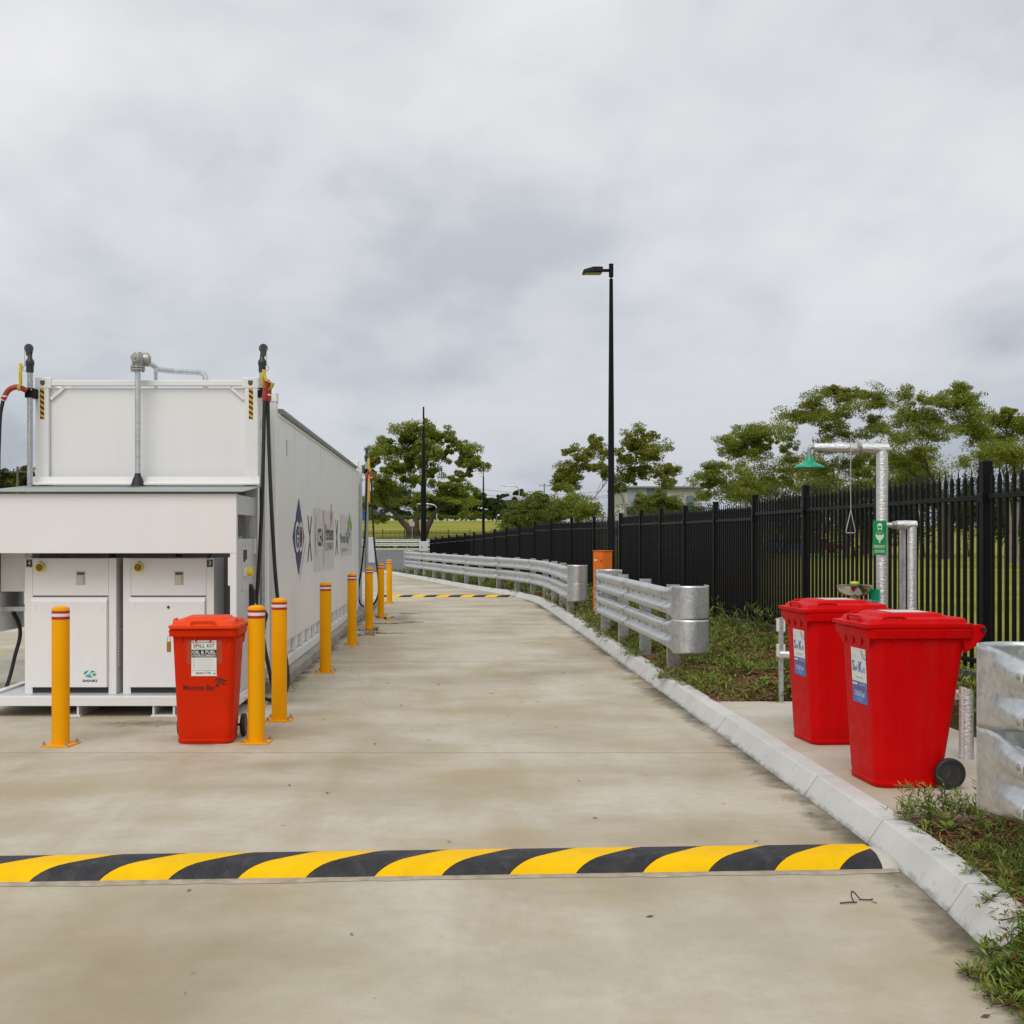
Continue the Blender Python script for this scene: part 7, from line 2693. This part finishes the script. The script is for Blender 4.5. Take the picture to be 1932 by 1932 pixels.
for y in [2.9 + 0.06 * i for i in range(24)] + [4.35, 4.5, 4.6, 4.75, 4.9, 5.3, 5.75]:
    rch = rr.uniform(0.14, 0.36) if y < 4.35 else rr.uniform(0.08, 0.26)
    runner(y + rr.uniform(-0.05, 0.05), 0, rch, rr.uniform(-0.25, 0.1), max(0.0, rch - 0.16) * 0.6)
def drape(y, dy, out):
    xk = kerb_x(y)
    pts = [(xk + 0.30, y, 0.17), (xk + 0.17, y + dy * 0.2, 0.175), (xk + 0.09, y + dy * 0.35, 0.150), (xk + 0.03, y + dy * 0.55, 0.075), (xk - 0.02, y + dy * 0.75, 0.025), (xk - out, y + dy, 0.015)]
    cpts = curve_pts(pts, 4)
    m_.tube(cpts, 0.0030, 5)
    q = np.array([tuple(p) for p in cpts[4:]])
    VL.append(sprigs(np.repeat(q, 3, 0) + rng.normal(0, 0.012, (len(q) * 3, 3)) * np.array([1, 1, 0.3]), 6, 0.050, 0.0085, rng, up=0.55, sl=1.1))


for i in range(20):
    drape(rr.uniform(4.05, 4.75), rr.uniform(-0.3, 0.25), rr.uniform(0.02, 0.22))
for i in range(7):
    drape(rr.uniform(4.2, 4.7), rr.uniform(-0.4, 0.1), rr.uniform(0.0, 0.10))
for y in (13.4, 13.55, 16.1, 16.3, 16.5, 19.0, 19.4, 20.2, 21.0, 21.3, 13.2):
    runner(y, 0, rr.uniform(0.08, 0.28), rr.uniform(-0.4, 0.1), 0)
V = np.concatenate(STEMQ)
o = raw_mesh('shoot_stems', V, np.arange(len(V)).reshape(-1, 4), M_STEM, kind='stuff')
tag(o, 'thin red shoots under the ground cover leaves', 'stems')
o = m_.build('runner_stems', M_STEM, smooth=60)
tag(o, 'thin reddish runner stems creeping over the kerb top', 'stems', kind='stuff')
V = np.concatenate(VL)
o = raw_mesh('runner_leaves', V, np.arange(len(V)).reshape(-1, 4), M_LEAF_G, kind='stuff')
tag(o, 'small leaves on the runners that creep over the kerb', 'leaves')


# broad-leaved weeds
def weed(label, x, y, z, n, ll, seed):
    r2 = random.Random(seed)
    mbw = MB()
    for k in range(n):
        a = 2 * math.pi * k / n + r2.uniform(-0.4, 0.4)
        e = r2.uniform(0.25, 0.95)
        l_ = ll * r2.uniform(0.6, 1.2)
        w_ = l_ * r2.uniform(0.42, 0.6)
        d = Vector((math.cos(a) * math.cos(e), math.sin(a) * math.cos(e), math.sin(e)))
        s = Vector((-math.sin(a), math.cos(a), 0))
        up_ = s.cross(d) * -1
        b0 = Vector((x, y, z)) + d * 0.02
        rows = []
        for u, wv, dr in ((0.0, 0.06, 0), (0.25, 0.75, 0.0), (0.5, 1.0, -0.03), (0.75, 0.7, -0.12), (1.0, 0.04, -0.28)):
            c = b0 + d * l_ * u + Vector((0, 0, dr * l_))
            rows.append([c - s * w_ * wv / 2 + up_ * 0.06 * w_ * wv, c, c + s * w_ * wv / 2 + up_ * 0.06 * w_ * wv])
        mbw.loft(rows, closed=False)
    o_ = mbw.build('broadleaf_weed', M_LEAF_W, smooth=60, fix=False)
    tag(o_, label, 'weed', group='bright green weeds in the bed')
    return o_


for i, (px, py, Y, n, ll, lb) in enumerate(((1873, 1622, 5.35, 6, 0.085, 'large bright green weed below the guardrail nose'), (1712, 1545, 6.45, 9, 0.05, 'bright green weed at the road edge of the near bed'), (1790, 1533, 6.35, 9, 0.07, 'bright green weed under the guardrail nose'), (1862, 1560, 6.0, 5, 0.06, 'small bright green weed near the guardrail at the right edge'), (1372, 1203, 15.5, 9, 0.14, 'bright green weed right of the short guardrail nose'), (1410, 1245, 14.2, 6, 0.11, 'pale green weed in the middle of the mulch bed'), (1445, 1290, 12.3, 12, 0.16, 'leafy weed left of the steel strut post'), (1340, 1300, 12.6, 9, 0.09, 'bright green weed behind the kerb below the short guardrail'), (1490, 1312, 11.7, 10, 0.10, 'bright weed at the slab edge right of the strut post'), (1180, 1215, 19.3, 9, 0.10, 'bright weed at the foot of the short guardrail'))):
    p = at(px, py, Y)
    # drop to the bed
    xa, xb = kerb_x(Y) + 0.20, interp(FENCE_X, Y) + 0.35
    tt = min(max((p.x - xa) / (xb - xa), 0.02), 0.98)
    weed(lb, xa + (xb - xa) * tt, Y, bed_z(tt, Y) + 0.01, n, ll, 200 + i)

# ================================================================== LITTER ON THE ROAD
tw = thing('twig', 'forked dry twig lying on the concrete below the speed hump', 'twig', (1.95, 5.6, 0.006))
m_ = MB()
for p in ([(1.86, 5.57, 0.006), (1.90, 5.575, 0.008), (1.945, 5.58, 0.008)], [(1.93, 5.58, 0.008), (1.925, 5.60, 0.03), (1.94, 5.63, 0.045), (1.965, 5.625, 0.02), (1.975, 5.62, 0.008)], [(1.97, 5.62, 0.008), (2.02, 5.615, 0.008), (2.035, 5.622, 0.01)]):
    m_.tube(curve_pts(p, 4), 0.0035, 6)
m_.build('stems', paint('dry_twig', (0.07, 0.045, 0.03), 0.8, 0.3), tw)
VL = []
rr = random.Random(99)
pts = []
for _ in range(150):
    y = rr.uniform(3.2, 30)
    pts.append((rr.uniform(-1.9, kerb_x(y) - 0.05), y))
for _ in range(110):
    y = rr.uniform(13.5, 22)
    pts.append((-1.9 + abs(rr.gauss(0, 0.25)), y))
for _ in range(70):
    y = rr.uniform(3.5, 20)
    pts.append((kerb_x(y) - abs(rr.gauss(0, 0.10)), y))
for _ in range(40):
    pts.append((-2.9 + rr.gauss(0, 0.35), 11.0 + rr.gauss(0, 0.25)))
for (x, y) in pts:
    a = rr.uniform(0, 6.28)
    l_ = 0.005 + 0.022 * rr.random() ** 2.2
    if y > 12:
        l_ *= 1.6
    w_ = l_ * rr.uniform(0.12, 0.45)
    d = np.array([math.cos(a), math.sin(a), 0])
    s = np.array([-math.sin(a), math.cos(a), 0])
    c = np.array([x, y, 0.0045])
    z = np.array([0, 0, 0.006])
    VL.append(np.stack([c - d * l_, c + s * w_ + z * rr.random(), c + d * l_ + z * rr.random(), c - s * w_]))
V = np.concatenate(VL)
o = raw_mesh('leaf_litter', V, np.arange(len(V)).reshape(-1, 4), leafmat('dry_litter', [(0.07, 0.05, 0.03), (0.14, 0.10, 0.06), (0.10, 0.10, 0.04), (0.18, 0.13, 0.08)], 0.0, 0.8), kind='stuff')
tag(o, 'dry leaf fragments scattered over the concrete', 'leaf litter')
